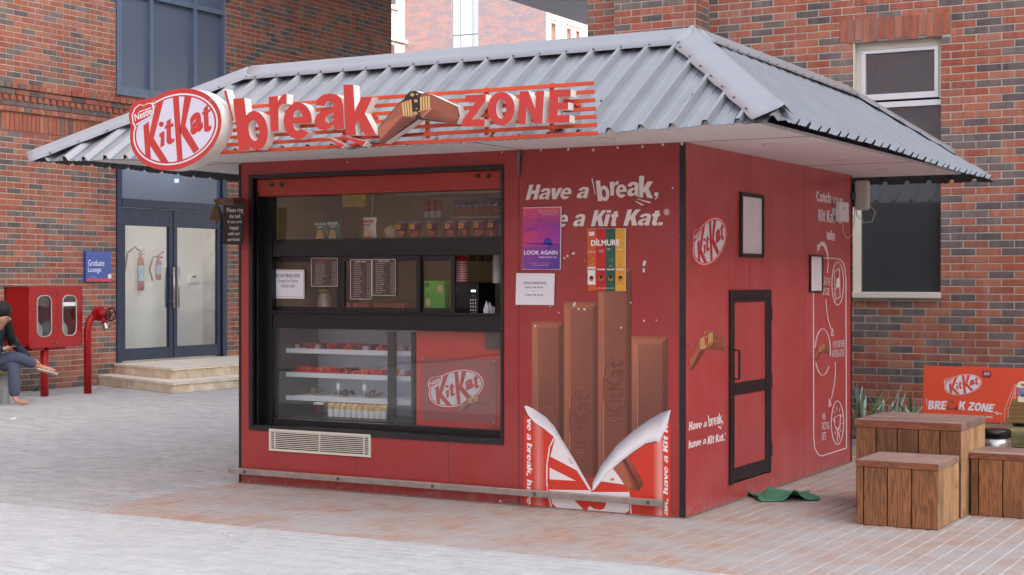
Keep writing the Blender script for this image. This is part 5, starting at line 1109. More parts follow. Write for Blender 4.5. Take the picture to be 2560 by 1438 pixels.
# framed sheets on the side (their codes are left out)
def framed(label, q, fw, mm):
    P_ = [at(u, v, x=0) for u, v in q]; y0 = min(p.y for p in P_); y1 = max(p.y for p in P_); z0 = (P_[0].z + P_[1].z) / 2; z1 = (P_[2].z + P_[3].z) / 2
    t = thing('framed_notice', label, 'notice', (0, y0, z0))
    MB().box(0, 0.02, y0, y0 + fw, z0, z1).box(0, 0.02, y1 - fw, y1, z0, z1).box(0, 0.02, y0 + fw, y1 - fw, z0, z0 + fw).box(0, 0.02, y0 + fw, y1 - fw, z1 - fw, z1).build('frame', M['black'], t, bevel=0.002)
    MB().box(0, 0.008, y0 + fw, y1 - fw, z0 + fw, z1 - fw).build('sheet', M['paper'], t)
framed('larger black framed white notice sheet high beside the service door', [(1848, 643), (1905, 645), (1905, 487), (1848, 481)], 0.028, 0)
framed('smaller thin framed white notice sheet beside the curved white arrow', [(2022, 731), (2053, 731), (2053, 640), (2022, 636)], 0.012, 0)
# bell with its sign
bx = at(560, 512, y=-0.12); by = -0.12
bl_ = thing('bell_sign', 'black Please ring the bell sign hanging from a short rusty bracket on the left edge', 'sign', at(588, 560, y=by))
q = [at(558, 611, y=by), at(607, 611, y=by), at(613, 512, y=by), at(560, 513, y=by)]
MB().prism(q, (0, -0.008, 0)).build('board', M['blackin'], bl_)
rust = mat('rusty_brass', '#6b5544', 0.6, metal=0.4, var=0.4, scale=30)
pb = Print(onY(by - 0.008), -Y, 0.0015); ZE = zc(500, 440, 5.53)
for (t_, x0, y0, x1, y1) in (('Please ring', 373, 442, 597, 520), ('the bell', 408, 530, 556, 585), ('if you are', 383, 612, 574, 668), ('happy', 413, 690, 537, 755), ('with our', 388, 772, 552, 822), ('services', 384, 856, 548, 902)): pb.text(t_, ZE(x0, y1, x1, y1 - 3, x1, y0 - 3, x0, y0), '#e6dcd6', 0)
pb.build('lettering', M['print'], bl_)
a = at(545, 504, y=by); b = at(616, 506, y=by); MB().bar((a.x, by, a.z), (-KW + 0.05, by, a.z), 0.02, 0.05).bar((-KW + 0.03, by, a.z - 0.0), (-KW + 0.03, 0, a.z), 0.02, 0.05).build('bracket', rust, bl_)
bo = thing('brass_bell', 'small rusty brass bell hanging beside its black sign', 'bell', at(540, 545, y=by))
c_ = at(541, 512, y=by); c_.y = by
MB().lathe([(0.004, 0), (0.012, -0.01), (0.028, -0.02), (0.036, -0.05), (0.045, -0.09), (0.062, -0.118), (0.058, -0.122)], c_, n=20).build('bell_body', rust, bo, smooth=True)
MB().tube([c_ + Z * 0.035, c_], 0.01, 8).tube([c_ + Z * 0.03 - X * 0.012, c_ + Z * 0.03 + X * 0.02], 0.014, 10).build('hanger', rust, bo); MB().tube([c_ - Z * 0.1, c_ - Z * 0.14, c_ - Z * 0.15], [0.004, 0.004, 0.01], 8).build('clapper', rust, bo)
# gate hook hanging from soffit
hk = thing('awning_clip', 'thin grey metal strap hanging from the soffit joint above the wall', 'strap', at(1297, 375, y=-0.01))
MB().prism([at(u, v, y=-0.012) for u, v in ((1296, 441), (1299, 441), (1300, 405), (1302, 378), (1294, 378), (1293, 404))], (0, -0.006, 0)).build('strap', M['screw'], hk)
# antenna and junction box
an = thing('antenna_panel', 'flat cream antenna panel on a bracket at the far corner of the kiosk', 'antenna', (0.06, 3.75, 2.2))
a = at(2135, 452, y=3.8); b = at(2172, 525, y=3.8)
MB().box(a.x, b.x, 3.8, 3.85, b.z, a.z).build('panel', M['cream'], an, bevel=0.02)
MB().box(a.x - 0.03, a.x, 3.82, 3.9, b.z + 0.03, a.z - 0.03).build('back_housing', M['black'], an, bevel=.006)
MB().bar((0.0, 3.6, 2.27), (a.x - 0.01, 3.86, 2.27), 0.03, 0.06).tube([(-0.02, 3.64, 2.17), (-0.02, 3.64, 2.37)], 0.02, 8).build('bracket', M['black'], an)
ab = at(2140, 526, y=3.82)
MB().tube([ab, ab + Vector((0.01, 0, -0.05)), ab + Vector((0.07, 0, -0.11)), ab + Vector((0.14, 0, -0.1)), ab + Vector((0.17, 0, -0.02)), ab + Vector((0.13, 0, 0.03))], 0.004, 6).build('cable', M['cream'], an, smooth=True)
jb = thing('junction_box', 'small white network box fixed on the side wall lettering', 'junction box', at(2107, 530, x=0.0))
a = at(2097, 504, x=0.05); b = at(2117, 556, x=0.05)
MB().box(0.02, 0.07, a.y, b.y, b.z, a.z).build('case', M['white'], jb, bevel=0.008); MB().box(0.0, 0.02, a.y - 0.02, a.y + 0.1, b.z + 0.05, a.z - 0.05).build('mount', M['cream'], jb)
cb0 = at(2106, 556, x=0.04); MB().tube([cb0, cb0 + Vector((0, 0.02, -0.07)), cb0 + Vector((0, 0.12, -0.13)), cb0 + Vector((0, 0.27, -0.1)), cb0 + Vector((0, 0.33, 0.03)), cb0 + Vector((0, 0.35, 0.15))], 0.0035, 6).build('cable', M['cream'], jb, smooth=True)
MB().box(0.0701, 0.0708, a.y + 0.06, a.y + 0.08, 2.13, 2.15).build('mark', M['signred'], jb)

# ================================================================== INSIDE THE KIOSK
IN = thing('kiosk_interior', 'dim brown inner walls and counter of the kiosk seen through the glass', 'interior', (-1.8, 1.8, 0))
MI = mat('inner_wall', '#cbb993', 0.8, var=0.1, scale=2)
MB().box(-KW + 0.055, -0.055, 1.5, 1.52, 0, 2.4).build('back_wall', MI, IN); MB().box(-KW + 0.056, -KW + 0.06, 0.18, 2.6, 0, 2.4).box(-0.06, -0.056, 0.06, 2.6, 0, 2.4).build('side_wall', MI, IN)
MB().box(-KW + 0.06, -0.06, 0.06, 2.6, 2.38, 2.4).build('ceiling', mat('inner_ceiling', '#cfc6a8', 0.8, var=.04), IN); MB().box(-KW + .06, -.06, .06, 2.6, 0, .02).build('floor', M['dark'], IN)
MB().box(WX0 + 0.1, -1.3, 0.17, 0.62, 1.84, 1.86).build('shelf', M['blackin'], IN, label='display shelf behind the upper glass')
S1 = at(1190, 541, y=1.05).z; S2 = at(1000, 484, y=1.05).z
MB().box(-2.4, -1.0, 1.0, 1.3, S1 - .02, S1).box(-2.9, -1.0, 1.0, 1.3, S2 - .02, S2).build('shelf', M['cream'], IN, label='higher back shelf')
MB().box(WX0 + 0.1, -1.3, 0.19, 0.7, 1.28, 1.3).build('counter_top', M['blackin'], IN)
MB().box(-2.2, -1.33, 0.21, 0.24, 0.45, 1.18).build('counter_front', mat('counter_red', '#cf3226', 0.35, var=0.04), IN)
lg = [(1068, 1021), (1213, 1021), (1213, 915), (1068, 925)]
def onYb(u, v): return at(u, v, y=0.205)
MB().prism([at(u, v, y=0.207) for u, v in ((1057, 1049), (1240, 1056), (1243, 897), (1057, 893))], (0, -0.004, 0)).build('logo_board', mat('board_maroon', '#a04a48', 0.4, var=.03), IN)
logo(IN, [(1066, 1028), (1214, 1018), (1214, 915), (1066, 922)], lambda u, v: at(u, v, y=0.2025), -Y, red='#c2363a', wht='#dcd8dc', off=0.001, halo='#c2363a', name='counter_oval_logo')
chocin(IN, lambda u, v: at(u, v, y=0.2025), -Y, 1150, 985, 1222, 1032, 0, 0.008)
for (u, v) in ((1060, 896), (1236, 902), (1060, 1047), (1235, 1055)):
    c_ = at(u, v, y=0.2); MB().tube([c_, c_ - Y * 0.006], 0.008, 10).build('standoff', M['steel'], IN)
def itx(u, v, y): p = at(u, v, y=y); return p
def item(name, lab, cat, u0, u1, vb, vt, y, grp=None, zb=None):
    a = at(u0, vb, y=y); b = at(u1, vt, y=y); z0 = a.z if zb is None else zb
    return thing(name, lab, cat, ((a.x + b.x) / 2, y, z0), grp), a.x, b.x, z0, b.z
def packet(name, lab, u0, u1, vb, vt, y, c1, c2, c3, txt, grp=None):
    t, x0, x1, z0, z1 = item(name, lab, 'snack packet', u0, u1, vb, vt, y, grp, 1.861)
    w_ = x1 - x0; cx_ = (x0 + x1) / 2; mb = MB(); n = 7; m_ = 6
    for s_ in (-1, 1):
        for j in range(n + 1):
            for i in range(m_ + 1):
                a, b = i / m_, j / n; th = 0.028 * math.sin(math.pi * b) ** .5 * math.sin(math.pi * a) ** .5 if 0 < a < 1 and 0 < b < 1 else 0
                ww = w_ * (0.92 + 0.08 * math.cos(2 * math.pi * b)); mb.v.append((cx_ + (a - .5) * ww, y + s_ * th, z0 + b * (z1 - z0)))
    o = (n + 1) * (m_ + 1)
    for s_ in (0, 1):
        for j in range(n):
            for i in range(m_):
                q = [s_ * o + j * (m_ + 1) + i, s_ * o + j * (m_ + 1) + i + 1, s_ * o + (j + 1) * (m_ + 1) + i + 1, s_ * o + (j + 1) * (m_ + 1) + i]; mb.f.append(q if s_ == 0 else q[::-1]); mb.c.append(None)
    mb.build('bag', mat(name + '_' + c1, c1, 0.35, var=.06), t, smooth=True)
    p = Print(lambda a, b: Vector((cx_ + (a - .5) * w_, y - 0.03, z0 + b * (z1 - z0))), -Y, 0.001)
    p.text(txt, (0.08, 0.86, 0.92, 0.74), c2, .05); p.cur = None
    p2 = [(.2, .1), (.75, .1), (.8, .3), (.65, .48), (.4, .5), (.22, .35)]; p.pg(p2, c3); p.pg([(.2, .05), (.8, .05), (.8, .1), (.2, .1)], c2); p.pg([(.3, .58), (.7, .6), (.7, .64), (.3, .62)], c2); p.pg([(.25, .65), (.75, .67), (.75, .7), (.25, .68)], c2)
    p.build('packet_print', M['print'], t)
packet('snack_packet', 'dark green snack packet, left one of the pair behind the glass', 790, 822, 602, 551, 0.3, '#2f6a5c', '#e8e4da', '#c79a4a', 'DILMURE', 'green snack packets on the shelf')
packet('snack_packet', 'dark green snack packet, right one of the pair behind the glass', 822, 852, 602, 549, 0.3, '#2f6a5c', '#e8e4da', '#c79a4a', 'DILMURE', 'green snack packets on the shelf')
packet('snack_packet', 'white and red snack packet standing alone on the shelf', 908, 942, 600, 543, 0.3, '#e4ddd6', '#c8382c', '#d9b890', 'DILMURE')
t, x0, x1, z0, z1 = item('round_jar', 'round beige jar standing left of the noodle cups', 'jar', 964, 992, 598, 569, 0.35, None, 1.861)
r_ = (x1 - x0) / 2; MB().lathe([(r_ * .6, 0), (r_ * .7, .01), (r_, r_ * .9), (r_ * .95, r_ * 1.3), (r_ * .5, r_ * 1.9), (.001, r_ * 2)], (x0 + r_, .35, z0), n=20).build('jar_body', mat('beige_plastic', '#c9b596', .4, var=.05), t, smooth=True)
cupm = mat('noodle_cup', '#8c4a5a', 0.4, var=0.5, scale=30); cupo = mat('noodle_cup_lower', '#b06a48', .4, var=.4, scale=30); yel = mat('yellow_label', '#e9bf2e', .5, var=.05); lidm = mat('clear_lid', '#8d8a88', .3, var=.05)
pos = [(992, 1018), (1027, 1053), (1070, 1094), (1115, 1143), (1149, 1175), (1186, 1214), (1222, 1247)]
words = ['leftmost', 'second from the left', 'third from the left', 'middle', 'third from the right', 'second from the right', 'rightmost']
for k, (u0, u1) in enumerate(pos):
    t, x0, x1, z0, z1 = item('noodle_cup', 'purple instant noodle cup with yellow label, %s of the row' % words[k], 'noodle cup', u0, u1, 598, 566 - (4 if k > 3 else 0), 0.35, 'noodle cups on the shelf', 1.861)
    c = (x0 + x1) / 2; r_ = (x1 - x0) / 2; h = .115
    MB().lathe([(r_ * .74, 0), (r_ * .86, h * .45)], (c, .35, z0), n=16).build('cup_lower', cupo, t, smooth=True); MB().lathe([(r_ * .86, 0), (r_ * .98, h * .5), (r_, h * .52)], (c, .35, z0 + h * .45), n=16).build('cup', cupm, t, smooth=True)
    MB().lathe([(r_ * 1.04, 0), (r_ * 1.04, .01), (r_ * .9, .012)], (c, .35, z0 + h * .97), n=16).build('lid', lidm, t)
    MB().box(c - r_ * .55, c + r_ * .3, .35 - r_ * 1.05, .35 - r_ * .9, z0 + h * .58, z0 + h * .86).build('label', yel, t); MB().box(c - r_ * .4, c + r_ * .15, .35 - r_ * 1.06, .35 - r_ * 1.04, z0 + h * .66, z0 + h * .78).build('label_print', M['signred'], t)
bx1 = mat('box_blue', '#4a4468', .5, var=.1); bx2 = mat('box_orange', '#b8704a', .5, var=.3, scale=25)
words = ['leftmost', 'second from the left', 'third from the left', 'middle', 'third from the right', 'second from the right', 'rightmost']
for k in range(7):
    u0 = 1138 + 15.7 * k; t, x0, x1, z0, z1 = item('coffee_box', 'blue and orange coffee box, %s of the upright row' % words[k], 'box', u0 + .5, u0 + 15, 540, 496, 1.05, 'coffee boxes on the back shelf', S1 + .001)
    z1 = z0 + .13; MB().box(x0, x1, 1.03, 1.09, z0, z0 + .07).build('carton_lower', bx2, t); MB().box(x0, x1, 1.03, 1.09, z0 + .07, z1).build('carton', bx1, t); MB().box(x0 + .006, x1 - .006, 1.028, 1.03, z0 + .076, z0 + .086).build('brand_strip', M['white'], t)
can1 = mat('can_red', '#c4503a', .35, var=.35, scale=22); 
for k in range(3):
    u0 = 1057 + 15 * k; t, x0, x1, z0, z1 = item('drink_can', 'tall red and white can, %s of three on the back shelf' % ('left', 'middle', 'right')[k], 'can', u0, u0 + 14, 541, 495, 1.05, 'tall cans on the back shelf', S1 + .001)
    r_ = (x1 - x0) / 2; MB().tube([(x0 + r_, 1.07, z0), (x0 + r_, 1.07, z0 + .05)], r_, 14).build('can_lower', M['white'], t, smooth=False); MB().tube([(x0 + r_, 1.07, z0 + .05), (x0 + r_, 1.07, z0 + .135)], r_, 14).build('can_upper', can1, t)
words = ['leftmost', 'second', 'third', 'fourth', 'fifth', 'sixth and rightmost']
for k in range(6):
    u0 = 952 + 14.6 * k + (7 if k == 5 else 0); t, x0, x1, z0, z1 = item('white_can', 'white can just under the red shutter, %s from the left' % words[k], 'can', u0, u0 + 13.4, 484, 468, 1.05, 'white cans on the top shelf', S2 + .001)
    r_ = (x1 - x0) / 2; MB().tube([(x0 + r_, 1.07, z0), (x0 + r_, 1.07, z0 + .06)], r_, 14).build('can_body', M['white'], t)
tanm = mat('tan_board', '#cbb98c', .6, var=.06)
for k, (u0, u1, v0, v1, lab) in enumerate(((1138, 1252, 466, 486, 'wide tan box on the top shelf at the right'), (1056, 1104, 468, 484, 'narrow tan box on the top shelf beside the white cans'))):
    a = at(u0, v1, y=1.1); b = at(u1, v0, y=1.1); t = thing('cardboard_box', lab, 'box', (a.x, 1.1, S2)); MB().box(a.x, b.x, 1.08, 1.28, S2 + .001, S2 + .13).build('carton', tanm, t, bevel=.004)
yp = mat('yellow_packet', '#c9a52c', .35, var=.25, scale=25)
for k, u in enumerate((866, 884, 902)):
    a = at(u, 500, y=.6); t = thing('snack_packet', 'yellow snack packet hanging behind the glass, %s of three' % ('left', 'middle', 'right')[k], 'snack packet', a, 'yellow packets hanging behind the glass')
    MB().prism([(a.x - .03, .6, a.z - .05), (a.x + .03, .605, a.z - .05), (a.x + .032, .61, a.z + .05), (a.x - .03, .6, a.z + .05)], (0, .02, .002)).build('bag', yp, t, bevel=.006)
brn0 = mat('paper_bag_brown', '#a8865c', .7, var=.15)
for k, u in enumerate((1180, 1200, 1222)):
    a = at(u, 560, y=1.2); t = thing('syrup_bottle', 'dark bottle at the back under the coffee boxes, %s of three' % ('left', 'middle', 'right')[k], 'bottle', (a.x, 1.2, 1.861), 'bottles at the back'); MB().lathe([(.03, 0), (.032, .1), (.012, .15), (.012, .19)], (a.x, 1.2, 1.7), n=12).build('bottle_body', brn0, t, smooth=True)
# hanging cord
cd = thing('light_cord', 'thin pale cord hanging behind the upper glass', 'cord', at(930, 470, y=.5))
MB().tube([at(932, 468, y=.5), at(932, 500, y=.5), at(931, 520, y=.5), at(927, 545, y=.5)], .003, 5).build('cord', M['cream'], cd)
# serving level
def notice2(label, px, y, mm, draw, kind='notice'):
    P_ = [at(u, v, y=y) for u, v in px]; t = thing('notice', label, kind, P_[0])
    MB().prism(P_, (0, -0.001, 0)).build('sheet', mm, t); pr = Print(onY(y - 0.001), -Y, .0008); draw(pr); pr.build('lettering', M['printmatte'], t)
def d1(p):
    p.line([(684, 742), (759, 743), (759, 678), (684, 677), (684, 742)], .8, '#5a5560'); p.text('KIT-KAT BREAK ZONE', (691, 685, 750, 692), '#4a4650', .02); p.line([(691, 693.5), (750, 693.5)], .5, '#4a4650'); p.text('Contact for Deliver', (695, 698, 746, 706), '#5a5560'); p.text('9034575487', (703, 712, 738, 719), '#5a5560')
notice2('white delivery contact notice stuck on the left sliding pane', [(681, 746), (761, 747), (761, 675), (681, 674)], .155, M['paper'], d1)
M['menu'] = mat('menu_brown', '#4d3a34', .5, var=.1)
def dm(u0, v0, u1, v1, title, hd, n):
    def f(p):
        p.line([(u0, v1), (u1, v1), (u1, v0), (u0, v0), (u0, v1)], 1.3, '#c9c0bc'); p.text(title, (u0 + (u1 - u0) * .25, v0 + 3, u0 + (u1 - u0) * .75, v0 + 6.5), '#d9cfc9' if hd else '#c2453a', .01)
        rr = random.Random(int(u0)); items = ['Blueberry Muffin', 'Chocolate Brownie', 'Paneer Puff', 'Cheese Roll', 'Veg Sandwich', 'Walnut Cake', 'Cold Coffee', 'Masala Chai', 'Garlic Bread', 'Fruit Tart', 'Choco Donut', 'Banana Bread', 'Almond Cookie', 'Lemon Slice', 'Hazelnut Latte']
        for k in range(n):
            y = v0 + 9 + (v1 - v0 - 12) * k / n; p.text(rr.choice(items), (u0 + (u1 - u0) * .16, y, u0 + (u1 - u0) * rr.uniform(.4, .58), y + 2.4), '#cfc5bf'); p.text('Rs %d' % rr.choice((40, 60, 80, 90, 120)), (u1 - (u1 - u0) * .2, y, u1 - (u1 - u0) * .06, y + 2.2), '#cfc5bf')
    return f
notice2('brown drinks menu card, leftmost of the three behind the glass', [(778, 716), (844, 716), (844, 645), (778, 645)], .155, M['menu'], dm(778.5, 645.5, 843.5, 715.5, 'BEVERAGE MENU', 0, 12), 'menu')
notice2('longer brown bakery menu card, middle of the three', [(876, 749), (929, 749), (929, 649), (876, 649)], .117, M['menu'], dm(876.5, 649.5, 928.5, 748, 'BAKERY MENU', 1, 16), 'menu')
notice2('brown bakery menu card on the right of the three', [(930, 739), (989, 739), (989, 648), (930, 648)], .117, M['menu'], dm(930.5, 648.5, 988.5, 738.5, 'BAKERY MENU', 1, 15), 'menu')
cm = thing('coffee_machine', 'black coffee vending machine with a keypad at the open serving hatch', 'coffee machine', (-1.72, .4, 1.3))
a = at(1138, 790, y=.3); b = at(1196, 706, y=.3)
MB().box(a.x, b.x, .3, .55, 1.301, b.z).build('body', M['blackin'], cm, bevel=.008)
MB().prism([at(u, v, y=.3) for u, v in ((1178, 730), (1189, 730), (1189, 725), (1178, 725))], (0, -.002, 0)).build('display', mat('display', '#d8dcea', .4, var=0, emit=(.8, .85, 1), estr=.5), cm)
MB().prism([at(u, v, y=.3) for u, v in ((1179, 741), (1188, 741), (1188, 738), (1179, 738))], (0, -.002, 0)).build('indicator', mat('indic', '#5c7030', .4, var=0), cm)
for r__ in range(5):
    for q_ in range(3):
        p = at(1177 + q_ * 6, 749 + r__ * 8.5, y=.3); MB().box(p.x - .004, p.x + .004, .298, .3, p.z - .01, p.z + .004).build('key', M['white'], cm)
def cups(lab, us, vb, vt, y, n, m1, m2):
    t = thing('paper_cup_stack', lab, 'cup stack', at(us, vb, y=y), 'stacks of paper cups'); b = at(us, vb, y=y); h = at(us, vt, y=y).z - b.z
    for i in range(n):
        z = b.z + h * i / n * .8; MB().tube([(b.x, y, z), (b.x, y, z + .008)], .036, 14).build('cup', m2 if i % 2 else m1, t)
    MB().tube([(b.x, y, b.z + h * .8), (b.x, y, b.z + h)], [.034, .027], 14).build('cup', m1, t)
rc = mat('cup_red', '#c8261e', .4, var=.05); bc = mat('cup_blue', '#2f4f94', .4, var=.05); wc_ = mat('cup_white', '#c9c4be', .5, var=.05)
cups('shorter stack of red paper cups on the coffee machine, left of the taller one', 1146, 706, 640, .45, 18, rc, wc_); cups('taller front stack of red paper cups on the coffee machine', 1158, 706, 641, .4, 18, rc, wc_); cups('stack of white paper cups topped by blue ones at the right window edge', 1244, 708, 634, .42, 20, wc_, wc_)
gb = thing('wafer_cone_box', 'tall green box of ice cream cones behind the narrow sliding pane', 'box', at(1085, 782, y=.35)); a = at(1061, 782, y=.35); b = at(1112, 702, y=.35)
MB().box(a.x, b.x, .35, .42, 1.301, b.z).build('carton', mat('carton_green', '#5fb436', .45, var=.12, scale=8), gb); pr = Print(onY(.35), -Y, .001); pr.ell(1100, 722, (8, 0), (0, 10), '#d9b27a', n=14); pr.pg([(1064, 716), (1072, 716), (1073, 708), (1063, 708)], '#3c5044'); pr.ell(1070, 756, (6, 0), (0, 9), '#d9c29a', n=12); pr.pg([(1066, 765), (1074, 765), (1070, 778)], '#b87a40'); pr.pg([(1062, 741), (1072, 741), (1072, 738), (1062, 738)], '#c8502c'); pr.build('carton_print', M['print'], gb)
np_ = thing('napkin_holder', 'white folded paper napkins beside the coffee machine', 'napkins', at(1222, 792, y=.3))
for k, (du, vt) in enumerate(((-6, 752), (2, 755), (9, 765))):
    MB().prism([at(u, v, y=.3 + .02 * k) for u, v in ((1216 + du, 792), (1226 + du, 792), (1228 + du, 770), (1222 + du, vt), (1214 + du, 775))], (0, .004, 0)).build('napkin', M['paper'], np_)
pkc = mat('pink_pack', '#c47a6a', .5, var=.3, scale=20)
for k, (u0, u1, lab) in enumerate(((862, 886, 'leftmost pink biscuit pack under the menus'), (888, 927, 'middle pink biscuit pack under the menus'), (942, 1018, 'wide pink biscuit pack under the right menu'))):
    a = at(u0, 783, y=.4); b = at(u1, 758, y=.4); t = thing('biscuit_pack', lab, 'biscuit pack', a, 'pink biscuit packs'); MB().box(a.x, b.x, .36, .5, 1.301, b.z).build('wrapper', pkc, t, bevel=.008)
a = at(790, 783, y=.4); t = thing('snack_jar', 'jar of snacks with a red and white bag behind the left pane', 'jar', a)
MB().lathe([(.05, 0), (.055, .02), (.055, .1), (.045, .13), (.04, .15)], (at(812, 780, y=.42).x, .42, 1.301), n=16).build('jar_body', mat('snack_white', '#c9b8a8', .5, var=.4, scale=40), t, smooth=True); MB().lathe([(.05, 0), (.05, .03), (.03, .04)], (at(812, 780, y=.42).x, .42, 1.45), n=16).build('cap', mat('cap_gold', '#a88a4a', .5), t)
# refrigerated display case
fc = thing('display_fridge', 'lit glass fronted pastry display fridge with three white shelves', 'display fridge', (-2.8, .5, .45))
fx0, fx1 = -3.50, -2.26
MB().box(fx0, fx1, .75, .78, .5, 1.17).build('back', mat('fridge_back', '#c4c8d0', .5, var=.04), fc); MB().box(fx0, fx0 + .02, .26, .75, .5, 1.17).box(fx1 - .02, fx1, .26, .75, .5, 1.17).box(fx0, fx1, .26, .78, .45, .5).build('casing', M['blackin'], fc)
MB().box(fx1 - .2, fx1 - .145, .22, .26, .5, 1.17).box(fx0, fx1, .22, .26, .45, .5).build('door_frame', M['blackin'], fc)
M['shelfw'] = mat('shelf_white', '#dfe3ea', .35, var=.03)
for z_ in (1.0, .815, .635): MB().box(fx0 + .03, fx1 - .03, .32, .72, z_, z_ + .014).box(fx0 + .03, fx1 - .03, .315, .32, z_ - .014, z_ + .022).build('shelf', M['shelfw'], fc)
led = mat('led_strip', '#ffffff', .5, var=0, emit=(.85, .92, 1.0), estr=1.1)
for z_ in (1.183, .992, .807, .627): MB().box(fx0 + .06, fx1 - .05, .36, .372, z_, z_ + .006).build('lamp', led, fc)
rr = random.Random(11); redp = [mat('bar_red', '#c02a28', .35, var=.1), mat('bar_dark', '#6b1f1f', .35), mat('bar_silver', '#b8b0b4', .3), mat('bar_orange', '#d06a3a', .4)]
for zi, z_ in enumerate((1.015, .83)):
    for k in range(36):
        x = fx0 + .05 + k * .031; y = .34 + rr.random() * .05; hh = .012 + .012 * rr.random()
        t = thing('chocolate_bar', 'wrapped chocolate bar lying in the %s shelf row' % ('top' if zi == 0 else 'middle'), 'chocolate bar', (x, y, z_), 'chocolate bars on the %s fridge shelf' % ('top' if zi == 0 else 'middle'))
        MB().prism([(x + a_, y + b_, z_) for a_, b_ in ((0, 0), (.045, rr.uniform(-.01, .01)), (.045, .1), (0, .1))], (0, 0, hh + .014 * (k % 3))).build('wrapper', redp[rr.choice((0, 0, 0, 1, 2, 3))], t)
brn = mat('pastry_brown', '#6b4a34', .7, var=.4, scale=30, bump=.6); 
for k, (u, lab) in enumerate(((785, 'left heap of brown pastries on the lower shelf'), (860, 'dark middle pastry tray with a price card'), (925, 'right heap of nutty pastries with a price card'))):
    c_ = at(u, 980, y=.45); t = thing('pastry_tray', lab, 'pastries', (c_.x, .45, .65), 'pastry trays')
    MB().box(c_.x - .09, c_.x + .09, .36, .56, .65, .656).build('tray', M['cream'], t)
    for j in range(14):
        px_ = c_.x + rr.uniform(-.075, .075); py = .45 + rr.uniform(-.07, .07); pz = .657 + rr.random() * .035
        MB().box(px_ - .014, px_ + .014, py - .014, py + .014, pz, pz + .018).build('pastry', brn if k != 1 else M['dark'], t, bevel=.004)
    if k: MB().tube([(c_.x, .37, .657), (c_.x + .005, .37, .72)], .0015, 4).box(c_.x - .012, c_.x + .018, .368, .37, .715, .76).build('price_card', M['white'], t)
tub = thing('ice_cream_tub', 'dark red tub at the left of the bottom fridge level', 'tub', at(800, 1030, y=.38)); p = at(797, 1030, y=.4)
MB().lathe([(.032, 0), (.04, .08), (.042, .085)], (p.x, .4, .505), n=16).build('tub_body', redp[1], tub, smooth=True); MB().lathe([(.043, 0), (.043, .012)], (p.x, .4, .59), n=16).build('lid', wc_, tub)
words = ['first', 'second', 'third', 'fourth', 'fifth', 'sixth', 'seventh', 'eighth', 'ninth', 'tenth']
for k in range(10):
    u0 = 820 + k * 14.7; p = at(u0 + 7, 1030, y=.36); t = thing('milkshake_bottle', 'red, yellow and white drink bottle, %s from the left in the bottom fridge row' % words[k], 'bottle', (p.x, .36, .505), 'drink bottles in the fridge')
    MB().tube([(p.x, .36, .505), (p.x, .36, .565)], .0235, 12).build('bottle_base', M['white'], t); MB().tube([(p.x, .36, .565), (p.x, .36, .60), (p.x, .36, .608)], [.0235, .0235, .018], 12).build('bottle_body', mat('bottle_y', '#dcc27a', .4, var=.4, scale=30) if 'bt' not in M else M['bt'], t)
    MB().tube([(p.x, .36, .608), (p.x, .36, .624)], .016, 10).build('bottle_cap', redp[0], t)
pb_ = thing('wall_plate', 'small dark framed plate at the top right corner of the red counter', 'plate', at(1230, 860, y=.2)); MB().prism([at(u, v, y=.205) for u, v in ((1213, 874), (1250, 874), (1250, 832), (1213, 832))], (0, -.003, 0)).build('plate', M['menu'], pb_)

# ================================================================== WOODEN BLOCK SEATS AND TABLE
def crate(name, label, x0, x1, y0, y1, h, cat, grp, nf=4, ns=4, th=0.022, first=0.5):
    t = thing(name, label, cat, ((x0 + x1) / 2, (y0 + y1) / 2, 0), grp)
    MB().box(x0 + .03, x1 - .03, y0 + .03, y1 - .03, 0.01, h - .03).build('core', M['dark'], t)
    fh = 0.042 if h < .5 else .05
    wds = (x1 - x0 - 2 * 0) / nf; xs_ = [x0]
    x = x0 + wds * first
    while x < x1 - 0.02: xs_.append(x); x += wds
    xs_.append(x1)
    for a, b in zip(xs_, xs_[1:]): MB().box(a + .0035, b - .004, y0, y0 + th, 0.003, h - fh - .002).build('plank', M['woodv'], t, bevel=.002)
    k = ns; ws = (y1 - y0) / k
    for i in range(k): MB().box(x1 - th, x1, y0 + i * ws + .001, y0 + (i + 1) * ws - .0015, .003, h - fh - .001).build('plank', M['woodl'], t, bevel=.002)
    for i in range(k):
        a, b = y0 + i * ws, y0 + (i + 1) * ws
        MB().box(x0 - .004, x1 + .004, a + .0025 - (.004 if i == 0 else 0), b - .0025, h - fh, h).build('top_plank', M['woodh'] if i else M['woodh'], t, bevel=.003)
    MB().box(x0 - .005, x1 + .001, y0 - .006, y0 - .004, h - fh + .001, h - .002).build('fascia', M['woodf'], t)
    for y_ in (y0 + .06, y1 - .06):
        MB().tube([(x0 + .03, y_, h), (x0 + .03, y_, h + .0008)], .003, 6).tube([(x1 - .03, y_, h), (x1 - .03, y_, h + .0008)], .003, 6).build('nail', M['screw'], t)
    MB().box(x0, x0 + th, y0 + th, y1, .003, h - fh - .001).box(x0 + th, x1 - th, y1 - th, y1, .003, h - fh - .001).build('rear_boards', M['woodv'], t)
crate('wooden_block', 'small slatted wooden block seat nearest the viewer, in front of the taller table', 1.045, 1.562, .318, .85, .412, 'wooden seat', 'wooden block seats', 3.4, 4, first=.3)
crate('wooden_block', 'tall slatted wooden block table between the two lower seats', .868, 1.572, .88, 1.56, .617, 'wooden table', None, 5, 6, first=1.0)
crate('wooden_block', 'slatted wooden block seat right of the table, cut off by the picture edge', 1.588, 2.3, 1.06, 1.48, .416, 'wooden seat', 'wooden block seats', 4.6, 3, first=.33)
